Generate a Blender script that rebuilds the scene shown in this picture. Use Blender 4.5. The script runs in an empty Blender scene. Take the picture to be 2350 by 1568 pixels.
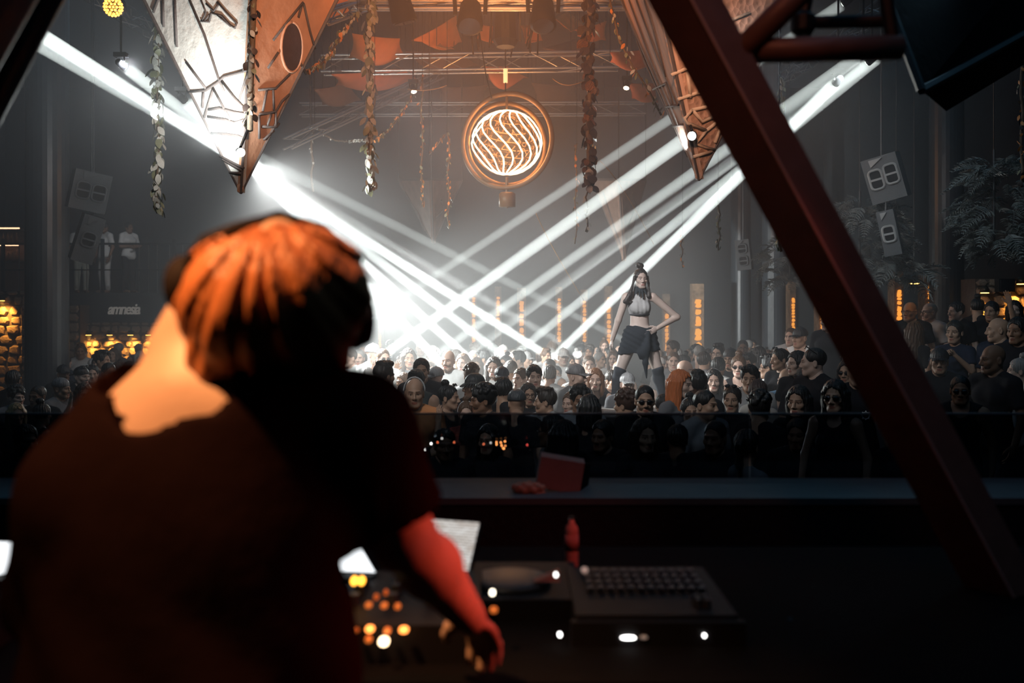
import bpy, math, random
import numpy as np
from mathutils import Vector, Matrix, Euler, noise as mnoise

sc = bpy.context.scene
COL = sc.collection
random.seed(7)
PI = math.pi

# ------------------------------------------------------------------ camera
# camera stands on the DJ stage, eye level 2.6 m over the dance floor, looking along +Y
FPX = 2285.0          # focal length in pixels of the 2350 x 1568 frame
CX, HY, CZ = 1175.0, 700.0, 2.6


def P(x, y, d):
    """point at distance d in front of the stage that the photograph shows at pixel x, y"""
    return Vector(((x - CX) / FPX * d, d, CZ - (y - HY) / FPX * d))


cd = bpy.data.cameras.new('camera')
cam = bpy.data.objects.new('camera', cd)
COL.objects.link(cam)
cd.sensor_width = 36.0
cd.lens = FPX / 2350 * 36
cd.shift_y = -(784 - HY) / 2350
cd.clip_end = 200
cd.dof.use_dof = True
cd.dof.focus_distance = 11.5
cd.dof.aperture_fstop = 2.1
cam.location = (0, 0, CZ)
cam.rotation_euler = (PI / 2, 0, 0)
sc.camera = cam

vs = sc.view_settings
vs.view_transform = 'Standard'
vs.look = 'None'
vs.gamma = 1.0
vs.use_curve_mapping = False
vs.exposure = 0.0

w = bpy.data.worlds.new('world')
sc.world = w
w.use_nodes = True
w.node_tree.nodes['Background'].inputs[0].default_value = (0.004, 0.012, 0.02, 1)
w.node_tree.nodes['Background'].inputs[1].default_value = 0.3

cy = sc.cycles
cy.max_bounces = 3
cy.diffuse_bounces = 1
cy.glossy_bounces = 1
cy.transmission_bounces = 3
cy.transparent_max_bounces = 8
cy.volume_bounces = 0
cy.sample_clamp_indirect = 1.5
cy.use_adaptive_sampling = True
cy.adaptive_threshold = 0.05
cy.adaptive_min_samples = 20
cy.caustics_reflective = False
cy.caustics_refractive = False


# ------------------------------------------------------------------ lights
def add_light(kind, name, loc, target, energy, color, **kw):
    if kind == 'SPOT':
        # focusing lamps are small discs with a limited spread
        kind = 'AREA'
        a = kw.pop('spot_size')
        kw.pop('spot_blend')
        energy = energy * math.tan(a / 2) ** 2 / 12
        kw.update(shape='DISK', size=2 * kw.pop('shadow_soft_size'), spread=a)
    l = bpy.data.lights.new(name, kind)
    l.energy = energy
    l.color = color
    for k, v in kw.items():
        setattr(l, k, v)
    o = bpy.data.objects.new(name, l)
    COL.objects.link(o)
    o.location = loc
    if target is not None:
        o.rotation_euler = (Vector(target) - Vector(loc)).to_track_quat('-Z', 'Y').to_euler()
    return o


# beam fixtures: (lamp pixel, depth) -> (aim pixel, depth), strength
BEAMS = [
    ((-70, 10, 9.0), (1290, 790, 18.5), 0.6),
    ((40, 45, 10.3), (1222, 795, 18.5), 1.35),
    ((293, 158, 11.6), (1130, 798, 18.0), 0.8),
    ((430, 236, 12.2), (1052, 802, 17.5), 1.15),
    ((563, 368, 12.0), (985, 806, 17.0), 1.35),
    ((575, 352, 12.6), (1250, 690, 20.0), 0.16),
    ((1930, 12, 12.0), (940, 672, 20.0), 0.3),
    ((1577, 316, 9.8), (880, 815, 17.0), 0.55),
    ((1965, 133, 11.0), (1050, 780, 17.5), 0.45),
    ((1985, 147, 11.2), (1088, 802, 18.0), 0.42),
    ((2010, 135, 11.4), (1205, 795, 18.5), 0.55),
    ((1912, 196, 11.6), (1288, 803, 18.8), 0.95),
]
BEAM_W = 44.0
beam_lamps = []
for a, b, s in BEAMS:
    beam_lamps.append(add_light('AREA', 'beam_light', P(*a), P(*b), BEAM_W * s, (0.90, 1.0, 0.965),
                                shape='DISK', size=0.15, spread=math.radians(0.35)))

# wide part of the two white fixtures on the hanging pyramids: glow in the haze
add_light('SPOT', 'left_flood', P(600, 392, 11.9), P(930, 760, 17), 1050, (0.95, 1, 0.99),
          spot_size=math.radians(104), spot_blend=1.0, shadow_soft_size=0.08)
add_light('SPOT', 'left_flood_front', P(490, 330, 9.0), P(470, 100, 10.0), 60, (0.95, 1, 0.99),
          spot_size=math.radians(140), spot_blend=1.0, shadow_soft_size=0.05)
add_light('AREA', 'left_haze_fill', P(296, 150, 11.5), P(200, 500, 16), 26, (0.9, 0.97, 1.0),
          shape='DISK', size=0.2, spread=math.radians(160))  # added dim fill for the left haze, set at a beam lamp
add_light('SPOT', 'right_flood', P(1575, 330, 9.6), P(1640, 200, 10.2), 8, (0.95, 1, 0.99),
          spot_size=math.radians(150), spot_blend=1.0, shadow_soft_size=0.05)
# added unseen lamps standing in for light bounced about the crowd
add_light('AREA', 'crowd_fill_left', P(690, 600, 16.0), P(1040, 870, 14.5), 260, (0.95, 1, 0.98),
          shape='DISK', size=0.4, spread=math.radians(46))
add_light('AREA', 'crowd_fill_back', P(690, 640, 24.5), (-0.6, 15.0, 1.4), 130, (0.92, 1, 0.98),
          shape='DISK', size=0.5, spread=math.radians(66))
add_light('AREA', 'haze_fill', P(740, 690, 15.0), P(1300, 660, 20.0), 150, (0.95, 1, 0.99),
          shape='DISK', size=0.3, spread=math.radians(52))  # added unseen lamp to brighten the middle haze
# added fills without fixtures for faces, right side, palms, balcony and front rows
add_light('SPOT', 'front_fill', (-2.5, 4.6, 6.6), (1.0, 12.0, 1.4), 800, (0.98, 0.96, 0.94),
          spot_size=math.radians(54), spot_blend=1.0, shadow_soft_size=0.4)
add_light('SPOT', 'dancer_key', (-2.4, 7.2, 5.6), (1.55, 12.2, 2.45), 3400, (0.98, 0.98, 1.0),
          spot_size=math.radians(20), spot_blend=0.9, shadow_soft_size=0.2)
add_light('SPOT', 'side_fill', (1.2, 6.0, 6.4), (5.6, 11.4, 2.0), 190, (0.8, 0.92, 1.0),
          spot_size=math.radians(42), spot_blend=1.0, shadow_soft_size=0.3)
add_light('SPOT', 'palm_fill', (1.6, 8.0, 5.4), P(2060, 540, 13), 330, (0.75, 0.9, 1.0),
          spot_size=math.radians(48), spot_blend=1.0, shadow_soft_size=0.2)
add_light('SPOT', 'balcony_fill', (-6.5, 19.0, 6.8), (-9.8, 24.6, 4.0), 420, (0.95, 0.97, 1.0),
          spot_size=math.radians(30), spot_blend=1.0, shadow_soft_size=0.2)
add_light('SPOT', 'near_fill', (1.2, 4.4, 6.2), (0.8, 7.2, 1.3), 110, (0.75, 0.88, 1.0),
          spot_size=math.radians(75), spot_blend=1.0, shadow_soft_size=0.2)
# added dim blue fills without fixtures for navy shadows, booth and ledge
add_light('AREA', 'blue_fill', (0, 14, 8.1), (0, 14, 0), 130, (0.2, 0.62, 1.0),
          shape='RECTANGLE', size=18, size_y=20)
add_light('AREA', 'blue_fill_booth', (1.5, 1.0, 6.5), (1.5, 2.5, 1), 8.0, (0.25, 0.6, 1.0),
          shape='RECTANGLE', size=3, size_y=3)
add_light('SPOT', 'blue_fill_ledge', (2.2, 5.2, 4.6), (0.9, 3.8, 1.9), 60, (0.4, 0.75, 1.0),
          spot_size=math.radians(45), spot_blend=1.0, shadow_soft_size=0.2)
# amber light on the canopies under the ceiling
add_light('SPOT', 'amber_canopy', (-0.5, 6.9, 5.3), (0.1, 17.5, 7.5), 2300, (1.0, 0.34, 0.11),
          spot_size=math.radians(62), spot_blend=1.0, shadow_soft_size=0.3)
add_light('SPOT', 'amber_pyramid', (-0.8, 5.8, 5.2), P(650, 120, 10), 800, (1.0, 0.48, 0.26),
          spot_size=math.radians(45), spot_blend=1.0, shadow_soft_size=0.2)
add_light('SPOT', 'amber_pyramid_far', (0.9, 6.0, 5.4), P(1600, 180, 10), 800, (1.0, 0.5, 0.3),
          spot_size=math.radians(45), spot_blend=1.0, shadow_soft_size=0.2)
# amber stage lamp behind and above the DJ, red lamp over the desk
add_light('SPOT', 'amber_key', (-1.45, 0.95, 4.7), P(520, 780, 1.5), 880, (1.0, 0.44, 0.165),
          spot_size=math.radians(24), spot_blend=0.6, shadow_soft_size=0.06)
add_light('SPOT', 'red_side', (1.9, 1.75, 3.1), P(985, 1330, 1.75), 250, (1.0, 0.1, 0.06),
          spot_size=math.radians(25), spot_blend=1.0, shadow_soft_size=0.1)
add_light('SPOT', 'red_desk', (0.9, 1.9, 3.2), P(1290, 1200, 3.0), 26, (1.0, 0.14, 0.09),
          spot_size=math.radians(40), spot_blend=1.0, shadow_soft_size=0.1)
add_light('SPOT', 'red_truss', (0.15, 1.5, 4.2), P(1740, 200, 2.5), 13, (1.0, 0.28, 0.13),
          spot_size=math.radians(60), spot_blend=1.0, shadow_soft_size=0.1)


# ------------------------------------------------------------------ materials
MATS = {}


def mat(name, color=(0.5, 0.5, 0.5), rough=0.6, metal=0.0, emit=None, estr=0.0, bump=0.0, bscale=20.0, var=0.0, spec=None,
        objcolor=False, tint=False, tex='noise', stretch=None):
    if name in MATS:
        return MATS[name]
    m = bpy.data.materials.new(name)
    m.use_nodes = True
    nt = m.node_tree
    b = nt.nodes['Principled BSDF']
    b.inputs['Base Color'].default_value = (*color, 1)
    b.inputs['Roughness'].default_value = rough
    b.inputs['Metallic'].default_value = metal
    if spec is not None:
        b.inputs['Specular IOR Level'].default_value = spec
    if emit is not None:
        b.inputs['Emission Color'].default_value = (*emit, 1)
        b.inputs['Emission Strength'].default_value = estr
        m.cycles.emission_sampling = 'NONE'
    src = None
    if objcolor:
        oi = nt.nodes.new('ShaderNodeObjectInfo')
        src = oi.outputs['Color']
    if tint:
        at = nt.nodes.new('ShaderNodeAttribute')
        at.attribute_name = 'tint'
        mx = nt.nodes.new('ShaderNodeMix')
        mx.data_type = 'RGBA'
        mx.blend_type = 'MULTIPLY'
        mx.inputs['Factor'].default_value = 1
        if src is not None:
            nt.links.new(src, mx.inputs['A'])
        else:
            mx.inputs['A'].default_value = (*color, 1)
        nt.links.new(at.outputs['Color'], mx.inputs['B'])
        src = mx.outputs['Result']
    if bump > 0 or var > 0:
        tc = nt.nodes.new('ShaderNodeTexCoord')
        if tex == 'voronoi':
            tx = nt.nodes.new('ShaderNodeTexVoronoi')
            fac = tx.outputs['Distance']
        elif tex == 'wave':
            tx = nt.nodes.new('ShaderNodeTexWave')
            tx.inputs['Distortion'].default_value = 6
            tx.inputs['Detail'].default_value = 3
            fac = tx.outputs['Fac']
        else:
            tx = nt.nodes.new('ShaderNodeTexNoise')
            tx.inputs['Detail'].default_value = 4
            fac = tx.outputs['Fac']
        tx.inputs['Scale'].default_value = bscale
        if stretch is not None:
            mp = nt.nodes.new('ShaderNodeMapping')
            mp.inputs['Scale'].default_value = stretch
            nt.links.new(tc.outputs['Object'], mp.inputs['Vector'])
            nt.links.new(mp.outputs['Vector'], tx.inputs['Vector'])
        else:
            nt.links.new(tc.outputs['Object'], tx.inputs['Vector'])
        if var > 0:
            hs = nt.nodes.new('ShaderNodeHueSaturation')
            mr = nt.nodes.new('ShaderNodeMapRange')
            mr.inputs['To Min'].default_value = 1 - var
            mr.inputs['To Max'].default_value = 1 + var
            nt.links.new(fac, mr.inputs['Value'])
            nt.links.new(mr.outputs['Result'], hs.inputs['Value'])
            if src is not None:
                nt.links.new(src, hs.inputs['Color'])
            else:
                hs.inputs['Color'].default_value = (*color, 1)
            src = hs.outputs['Color']
        if bump > 0:
            bp = nt.nodes.new('ShaderNodeBump')
            bp.inputs['Strength'].default_value = bump
            bp.inputs['Distance'].default_value = 0.02
            nt.links.new(fac, bp.inputs['Height'])
            nt.links.new(bp.outputs['Normal'], b.inputs['Normal'])
    if src is not None:
        nt.links.new(src, b.inputs['Base Color'])
    MATS[name] = m
    return m


# ------------------------------------------------------------------ mesh helpers
class MB:
    """collects simple solids and links them as ONE mesh object"""

    def __init__(s):
        s.v = []
        s.f = []

    def add(s, vs_, fs):
        n = len(s.v)
        s.v += [tuple(p) for p in vs_]
        s.f += [tuple(i + n for i in f) for f in fs]
        return s

    def box(s, c, size, R=None):
        hx, hy, hz = size[0] / 2, size[1] / 2, size[2] / 2
        vs_ = []
        for dx, dy, dz in ((-1, -1, -1), (1, -1, -1), (1, 1, -1), (-1, 1, -1), (-1, -1, 1), (1, -1, 1), (1, 1, 1), (-1, 1, 1)):
            p = Vector((dx * hx, dy * hy, dz * hz))
            if R is not None:
                p = R @ p
            vs_.append(p + Vector(c))
        return s.add(vs_, [(0, 3, 2, 1), (4, 5, 6, 7), (0, 1, 5, 4), (1, 2, 6, 5), (2, 3, 7, 6), (3, 0, 4, 7)])

    def tube(s, pts, r, n=8, cap=True):
        pts = [Vector(p) for p in pts]
        rs = r if isinstance(r, (list, tuple)) else [r] * len(pts)
        t0 = (pts[1] - pts[0]).normalized()
        up = Vector((0, 0, 1)) if abs(t0.z) < 0.9 else Vector((1, 0, 0))
        a = t0.cross(up).normalized()
        vs_, fs = [], []
        for i, p in enumerate(pts):
            t = (pts[min(i + 1, len(pts) - 1)] - pts[max(i - 1, 0)]).normalized()
            a = (a - t * a.dot(t)).normalized()
            b = t.cross(a)
            for k in range(n):
                q = 2 * PI * k / n
                vs_.append(p + (a * math.cos(q) + b * math.sin(q)) * rs[i])
        for i in range(len(pts) - 1):
            for k in range(n):
                k2 = (k + 1) % n
                fs.append((i * n + k, i * n + k2, (i + 1) * n + k2, (i + 1) * n + k))
        if cap:
            fs.append(tuple(range(n - 1, -1, -1)))
            m = (len(pts) - 1) * n
            fs.append(tuple(range(m, m + n)))
        return s.add(vs_, fs)

    def ring(s, c, r, rt, ax=(0, 1, 0), n=48, m=8, sx=1.0):
        c = Vector(c)
        ax = Vector(ax).normalized()
        u = ax.cross(Vector((0, 0, 1)))
        u = u.normalized() if u.length > 1e-4 else Vector((1, 0, 0))
        v = ax.cross(u)
        vs_, fs = [], []
        for i in range(n):
            q = 2 * PI * i / n
            d = u * math.cos(q) * sx + v * math.sin(q)
            for k in range(m):
                t = 2 * PI * k / m
                vs_.append(c + d * (r + rt * math.cos(t)) + ax * rt * math.sin(t))
        for i in range(n):
            for k in range(m):
                i2, k2 = (i + 1) % n, (k + 1) % m
                fs.append((i * m + k, i * m + k2, i2 * m + k2, i2 * m + k))
        return s.add(vs_, fs)

    def lathe(s, c, prof, n=16, R=None):
        vs_, fs = [], []
        for r, z in prof:
            for k in range(n):
                q = 2 * PI * k / n
                p = Vector((r * math.cos(q), r * math.sin(q), z))
                if R is not None:
                    p = R @ p
                vs_.append(p + Vector(c))
        for i in range(len(prof) - 1):
            for k in range(n):
                k2 = (k + 1) % n
                fs.append((i * n + k, i * n + k2, (i + 1) * n + k2, (i + 1) * n + k))
        fs.append(tuple(range(n - 1, -1, -1)))
        m = (len(prof) - 1) * n
        fs.append(tuple(range(m, m + n)))
        return s.add(vs_, fs)

    def slab(s, poly, off):
        """polygon (3D points) given a thickness by the vector off"""
        n = len(poly)
        vs_ = [Vector(p) for p in poly] + [Vector(p) + Vector(off) for p in poly]
        fs = [tuple(range(n)), tuple(range(2 * n - 1, n - 1, -1))]
        for i in range(n):
            j = (i + 1) % n
            fs.append((i, i + n, j + n, j))
        return s.add(vs_, fs)

    def mesh(s, name, m=None, smooth=False):
        me = bpy.data.meshes.new(name)
        me.from_pydata(s.v, [], s.f)
        if m is not None:
            me.materials.append(m)
        if smooth:
            me.shade_smooth()
        me.update()
        return me

    def build(s, name, m, parent=None, smooth=False, recenter=True):
        """ONE mesh object; with no parent its origin is put at the bottom middle of its bounds"""
        if parent is None and recenter and s.v:
            a = np.array(s.v)
            c = Vector(((a[:, 0].min() + a[:, 0].max()) / 2, (a[:, 1].min() + a[:, 1].max()) / 2, a[:, 2].min()))
        else:
            c = Vector((0, 0, 0))
            if parent is not None:
                c = world_loc(parent)
        s.v = [tuple(Vector(p) - c) for p in s.v]
        o = bpy.data.objects.new(name, s.mesh(name, m, smooth))
        COL.objects.link(o)
        if parent is not None:
            o.parent = parent
        else:
            o.location = c
        return o


def world_loc(o):
    """parts are only ever parented to unrotated, unscaled things, so their locations add up"""
    c = Vector((0, 0, 0))
    while o is not None:
        c += o.location
        o = o.parent
    return c


def tag(o, label=None, cat=None, group=None, kind=None):
    if label:
        o['label'] = label
    if cat:
        o['category'] = cat
    if group:
        o['group'] = group
    if kind:
        o['kind'] = kind
    return o


def thing(name, loc, label, cat, group=None):
    o = bpy.data.objects.new(name, None)
    o.empty_display_size = 0.1
    COL.objects.link(o)
    o.location = loc
    return tag(o, label, cat, group)


def inst(name, me, parent, loc=(0, 0, 0), rot=(0, 0, 0), scale=(1, 1, 1), color=None):
    """one object with shared mesh data"""
    o = bpy.data.objects.new(name, me)
    COL.objects.link(o)
    o.parent = parent
    o.location = loc
    if isinstance(rot, Matrix):
        o.rotation_euler = rot.to_euler()
    else:
        o.rotation_euler = rot
    o.scale = scale
    if color is not None:
        o.color = (*color, 1)
    return o


def struct(o):
    o['kind'] = 'structure'
    return o


# ------------------------------------------------------------------ smooth solids (signed distance grid + surface nets)
class Vox:
    def __init__(s, lo, hi, h):
        s.h = h
        s.ax = [np.arange(lo[i], hi[i] + h, h) for i in range(3)]
        s.D = np.full([len(a) for a in s.ax], 1.0, dtype=np.float32)

    def blk(s, lo, hi):
        sl, co = [], []
        for i in range(3):
            a = s.ax[i]
            i0 = max(0, int(np.searchsorted(a, lo[i])) - 1)
            i1 = min(len(a), int(np.searchsorted(a, hi[i])) + 1)
            if i1 <= i0:
                return None, None
            sl.append(slice(i0, i1))
            sh = [1, 1, 1]
            sh[i] = -1
            co.append(a[i0:i1].reshape(sh))
        return tuple(sl), co

    def comb(s, sl, d, k, sub):
        A = s.D[sl]
        if sub:
            d = -d
            if k > 0:
                hh = np.maximum(k - np.abs(A - d), 0) / k
                s.D[sl] = np.maximum(A, d) + hh * hh * k * 0.25
            else:
                s.D[sl] = np.maximum(A, d)
        else:
            if k > 0:
                hh = np.maximum(k - np.abs(A - d), 0) / k
                s.D[sl] = np.minimum(A, d) - hh * hh * k * 0.25
            else:
                s.D[sl] = np.minimum(A, d)

    def cap(s, a, b, ra, rb=None, k=0.03, sub=False):
        rb = ra if rb is None else rb
        a, b = np.array(a, float), np.array(b, float)
        pad = max(ra, rb) + k + 3 * s.h
        sl, co = s.blk(np.minimum(a, b) - pad, np.maximum(a, b) + pad)
        if sl is None:
            return s
        ab = b - a
        L = float(ab @ ab) + 1e-9
        px, py, pz = co[0] - a[0], co[1] - a[1], co[2] - a[2]
        t = np.clip((px * ab[0] + py * ab[1] + pz * ab[2]) / L, 0, 1)
        d = np.sqrt((px - t * ab[0]) ** 2 + (py - t * ab[1]) ** 2 + (pz - t * ab[2]) ** 2) - (ra + t * (rb - ra))
        s.comb(sl, d.astype(np.float32), k, sub)
        return s

    def chain(s, pts, rs, k=0.03):
        for i in range(len(pts) - 1):
            s.cap(pts[i], pts[i + 1], rs[i], rs[i + 1], k)
        return s

    def ell(s, c, r, k=0.03, R=None, sub=False):
        c, r = np.array(c, float), np.array(r, float)
        pad = (max(r) if R is not None else r) + k + 3 * s.h
        sl, co = s.blk(c - pad, c + pad)
        if sl is None:
            return s
        px, py, pz = co[0] - c[0], co[1] - c[1], co[2] - c[2]
        if R is not None:
            M = np.array(R.transposed())
            px, py, pz = (M[i][0] * px + M[i][1] * py + M[i][2] * pz for i in range(3))
        k0 = np.sqrt((px / r[0]) ** 2 + (py / r[1]) ** 2 + (pz / r[2]) ** 2)
        k1 = np.sqrt((px / r[0] ** 2) ** 2 + (py / r[1] ** 2) ** 2 + (pz / r[2] ** 2) ** 2) + 1e-6
        s.comb(sl, (k0 * (k0 - 1) / k1).astype(np.float32), k, sub)
        return s

    def plane(s, o, n, k=0.0):
        """keep only the side the normal n points away from"""
        n = np.array(n, float)
        n /= np.linalg.norm(n)
        X, Y, Z = (s.ax[i].reshape([-1 if j == i else 1 for j in range(3)]) for i in range(3))
        d = (X - o[0]) * n[0] + (Y - o[1]) * n[1] + (Z - o[2]) * n[2]
        s.D = np.maximum(s.D, d.astype(np.float32))
        return s

    def coords(s):
        return (s.ax[i].reshape([-1 if j == i else 1 for j in range(3)]) for i in range(3))

    def nets(s):
        D = s.D.copy()
        for i in range(3):          # close at the borders
            ix = [slice(None)] * 3
            for e in (0, -1):
                ix[i] = e
                D[tuple(ix)] = np.maximum(D[tuple(ix)], 1e-3)
        ins = D < 0
        c = [ins[i:ins.shape[0] - 1 + i, j:ins.shape[1] - 1 + j, k:ins.shape[2] - 1 + k]
             for i in (0, 1) for j in (0, 1) for k in (0, 1)]
        sm = sum(x.astype(np.int8) for x in c)
        I = np.argwhere((sm > 0) & (sm < 8))
        idx = np.full(sm.shape, -1, dtype=np.int64)
        idx[tuple(I.T)] = np.arange(len(I))
        acc = np.zeros((len(I), 3))
        cnt = np.zeros(len(I))
        corners = [(i, j, k) for i in (0, 1) for j in (0, 1) for k in (0, 1)]
        val = {q: D[I[:, 0] + q[0], I[:, 1] + q[1], I[:, 2] + q[2]] for q in corners}
        for q in corners:
            for ax in range(3):
                if q[ax] == 0:
                    q2 = list(q)
                    q2[ax] = 1
                    q2 = tuple(q2)
                    a, b = val[q], val[q2]
                    x = (a < 0) != (b < 0)
                    t = np.where(x, a / np.where(x, a - b, 1), 0)
                    pos = np.tile(np.array(q, float), (len(I), 1))
                    pos[:, ax] = t
                    acc[x] += pos[x]
                    cnt[x] += 1
        V = I + acc / cnt[:, None]
        for i in range(3):
            V[:, i] = s.ax[i][0] + V[:, i] * s.h
        quads = []
        for ax in range(3):
            o1, o2 = [(1, 2), (2, 0), (0, 1)][ax]
            a = [slice(1, -1)] * 3
            b = [slice(1, -1)] * 3
            a[ax] = slice(0, -1)
            b[ax] = slice(1, None)
            A, B = ins[tuple(a)], ins[tuple(b)]
            E = np.argwhere(A != B)
            off = np.array([1, 1, 1])
            off[ax] = 0
            G = E + off
            flip = A[tuple(E.T)]
            cells = []
            for d1, d2 in ((-1, -1), (0, -1), (0, 0), (-1, 0)):
                H = G.copy()
                H[:, o1] += d1
                H[:, o2] += d2
                cells.append(idx[tuple(H.T)])
            Q = np.stack(cells, 1)
            Q[~flip] = Q[~flip][:, ::-1]
            quads.append(Q)
        return V, np.concatenate(quads)


def np_mesh(name, V, Q, m, tint=None):
    me = bpy.data.meshes.new(name)
    me.vertices.add(len(V))
    me.vertices.foreach_set('co', np.asarray(V, np.float32).ravel())
    me.loops.add(len(Q) * 4)
    me.loops.foreach_set('vertex_index', np.asarray(Q, np.int32).ravel())
    me.polygons.add(len(Q))
    me.polygons.foreach_set('loop_start', np.arange(0, len(Q) * 4, 4, dtype=np.int32))
    me.polygons.foreach_set('loop_total', np.full(len(Q), 4, np.int32))
    me.update(calc_edges=True)
    me.materials.append(m)
    me.shade_smooth()
    if tint is not None:
        at = me.attributes.new('tint', 'FLOAT_COLOR', 'POINT')
        at.data.foreach_set('color', np.concatenate([tint, np.ones((len(V), 1))], 1).astype(np.float32).ravel())
    return me


def obj_from(name, me, parent=None, loc=(0, 0, 0), color=None):
    o = bpy.data.objects.new(name, me)
    COL.objects.link(o)
    o.parent = parent
    o.location = loc
    if color is not None:
        o.color = (*color, 1)
    return o


# ------------------------------------------------------------------ people
SKIN = mat('skin', rough=0.5, objcolor=True, tint=True, bump=0.05, bscale=60, spec=0.35)
CLOTH = mat('cloth', rough=0.9, spec=0.12, objcolor=True, bump=0.35, bscale=9, var=0.12)
HAIR = mat('hair', rough=0.45, objcolor=True, bump=0.6, bscale=60, var=0.35, stretch=(1, 1, 0.12))
PLASTIC = mat('dark_lens', (0.01, 0.01, 0.012), rough=0.12)

S_PALE, S_TAN, S_BROWN, S_DARK = (0.62, 0.42, 0.33), (0.46, 0.28, 0.19), (0.24, 0.125, 0.075), (0.10, 0.05, 0.034)


def head_vox(female, h):
    v = Vox((-0.11, -0.14, -0.20), (0.11, 0.13, 0.14), h)
    jw = 0.051 if female else 0.058
    v.ell((0, 0.012, 0.040), (0.074, 0.094, 0.084), 0.0)
    v.ell((0, -0.030, -0.035), (jw, 0.064, 0.080), 0.04)
    v.ell((0, -0.068, -0.098), (0.020, 0.018, 0.016) if female else (0.027, 0.021, 0.018), 0.03)
    for sx in (-1, 1):
        v.cap((sx * jw * 0.86, -0.01, -0.065), (sx * 0.025, -0.062, -0.098), 0.016, 0.014, 0.03)
        v.ell((sx * 0.044, -0.062, -0.024), (0.019, 0.016, 0.016), 0.03)
        v.ell((sx * 0.031, -0.102, 0.000), (0.021, 0.020, 0.013), 0.012, sub=True)
        v.ell((sx * 0.030, -0.0765, -0.001), (0.0135, 0.0125, 0.0115), 0.003)
        v.cap((sx * 0.010, -0.089, 0.018), (sx * 0.046, -0.076, 0.016), 0.009 if female else 0.012, 0.008, 0.014)
        v.ell((sx * 0.012, -0.098, -0.039), (0.009, 0.010, 0.008), 0.008)
        v.ell((sx * 0.077, 0.016, -0.006), (0.010, 0.019, 0.031), 0.008)
        v.ell((sx * 0.085, 0.010, -0.004), (0.006, 0.010, 0.019), 0.006, sub=True)
    v.cap((0, -0.089, 0.012), (0, -0.110, -0.032), 0.0075, 0.0115, 0.012)
    v.cap((-0.019, -0.085, -0.066), (0.019, -0.085, -0.066), 0.0055, k=0.008)
    v.cap((-0.006, -0.091, -0.064), (0.006, -0.091, -0.064), 0.0055, k=0.008)
    v.cap((-0.013, -0.0865, -0.077), (0.013, -0.0865, -0.077), 0.0075, k=0.008)
    v.cap((-0.020, -0.099, -0.0705), (0.020, -0.099, -0.0705), 0.0035, k=0.005, sub=True)
    nr = 0.044 if female else 0.054
    v.cap((0, 0.022, -0.05), (0, 0.040, -0.20), nr, nr * 1.05, 0.04)
    return v


def head_tint(V):
    t = np.ones((len(V), 3))
    ax, y, z = np.abs(V[:, 0]), V[:, 1], V[:, 2]
    lips = ((ax / 0.024) ** 2 + ((z + 0.071) / 0.0125) ** 2 < 1) & (y < -0.075)
    t[lips] = (0.72, 0.42, 0.42)
    brow = (np.abs(z - 0.021 - 0.06 * (ax - 0.03)) < 0.0055) & (ax > 0.009) & (ax < 0.050) & (y < -0.06)
    t[brow] = (0.22, 0.18, 0.16)
    d = np.sqrt((ax - 0.030) ** 2 + (z + 0.001) ** 2)
    eye = (((ax - 0.030) / 0.0135) ** 2 + ((z + 0.001) / 0.0075) ** 2 < 1) & (y < -0.07)
    t[eye] = (1.25, 1.45, 1.6)
    t[eye & (d < 0.0062)] = (0.06, 0.05, 0.05)
    lid = (((ax - 0.030) / 0.0155) ** 2 + ((z - 0.004) / 0.0085) ** 2 < 1) & (y < -0.07) & ~eye & (z > 0.002)
    t[lid] = (0.45, 0.35, 0.33)
    nost = (((ax - 0.009) / 0.004) ** 2 + ((z + 0.046) / 0.004) ** 2 < 1) & (y < -0.09)
    t[nost] = (0.35, 0.25, 0.22)
    return t


HEAD_CACHE = {}


def head_geo(female, h):
    if (female, h) not in HEAD_CACHE:
        V, Q = head_vox(female, h).nets()
        HEAD_CACHE[(female, h)] = (V, Q, head_tint(V))
    return HEAD_CACHE[(female, h)]


# hands: wrist at the origin, fingers along -Z, palm facing -Y, thumb to +X (mirror for the other side)
HAND_CACHE = {}


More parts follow.
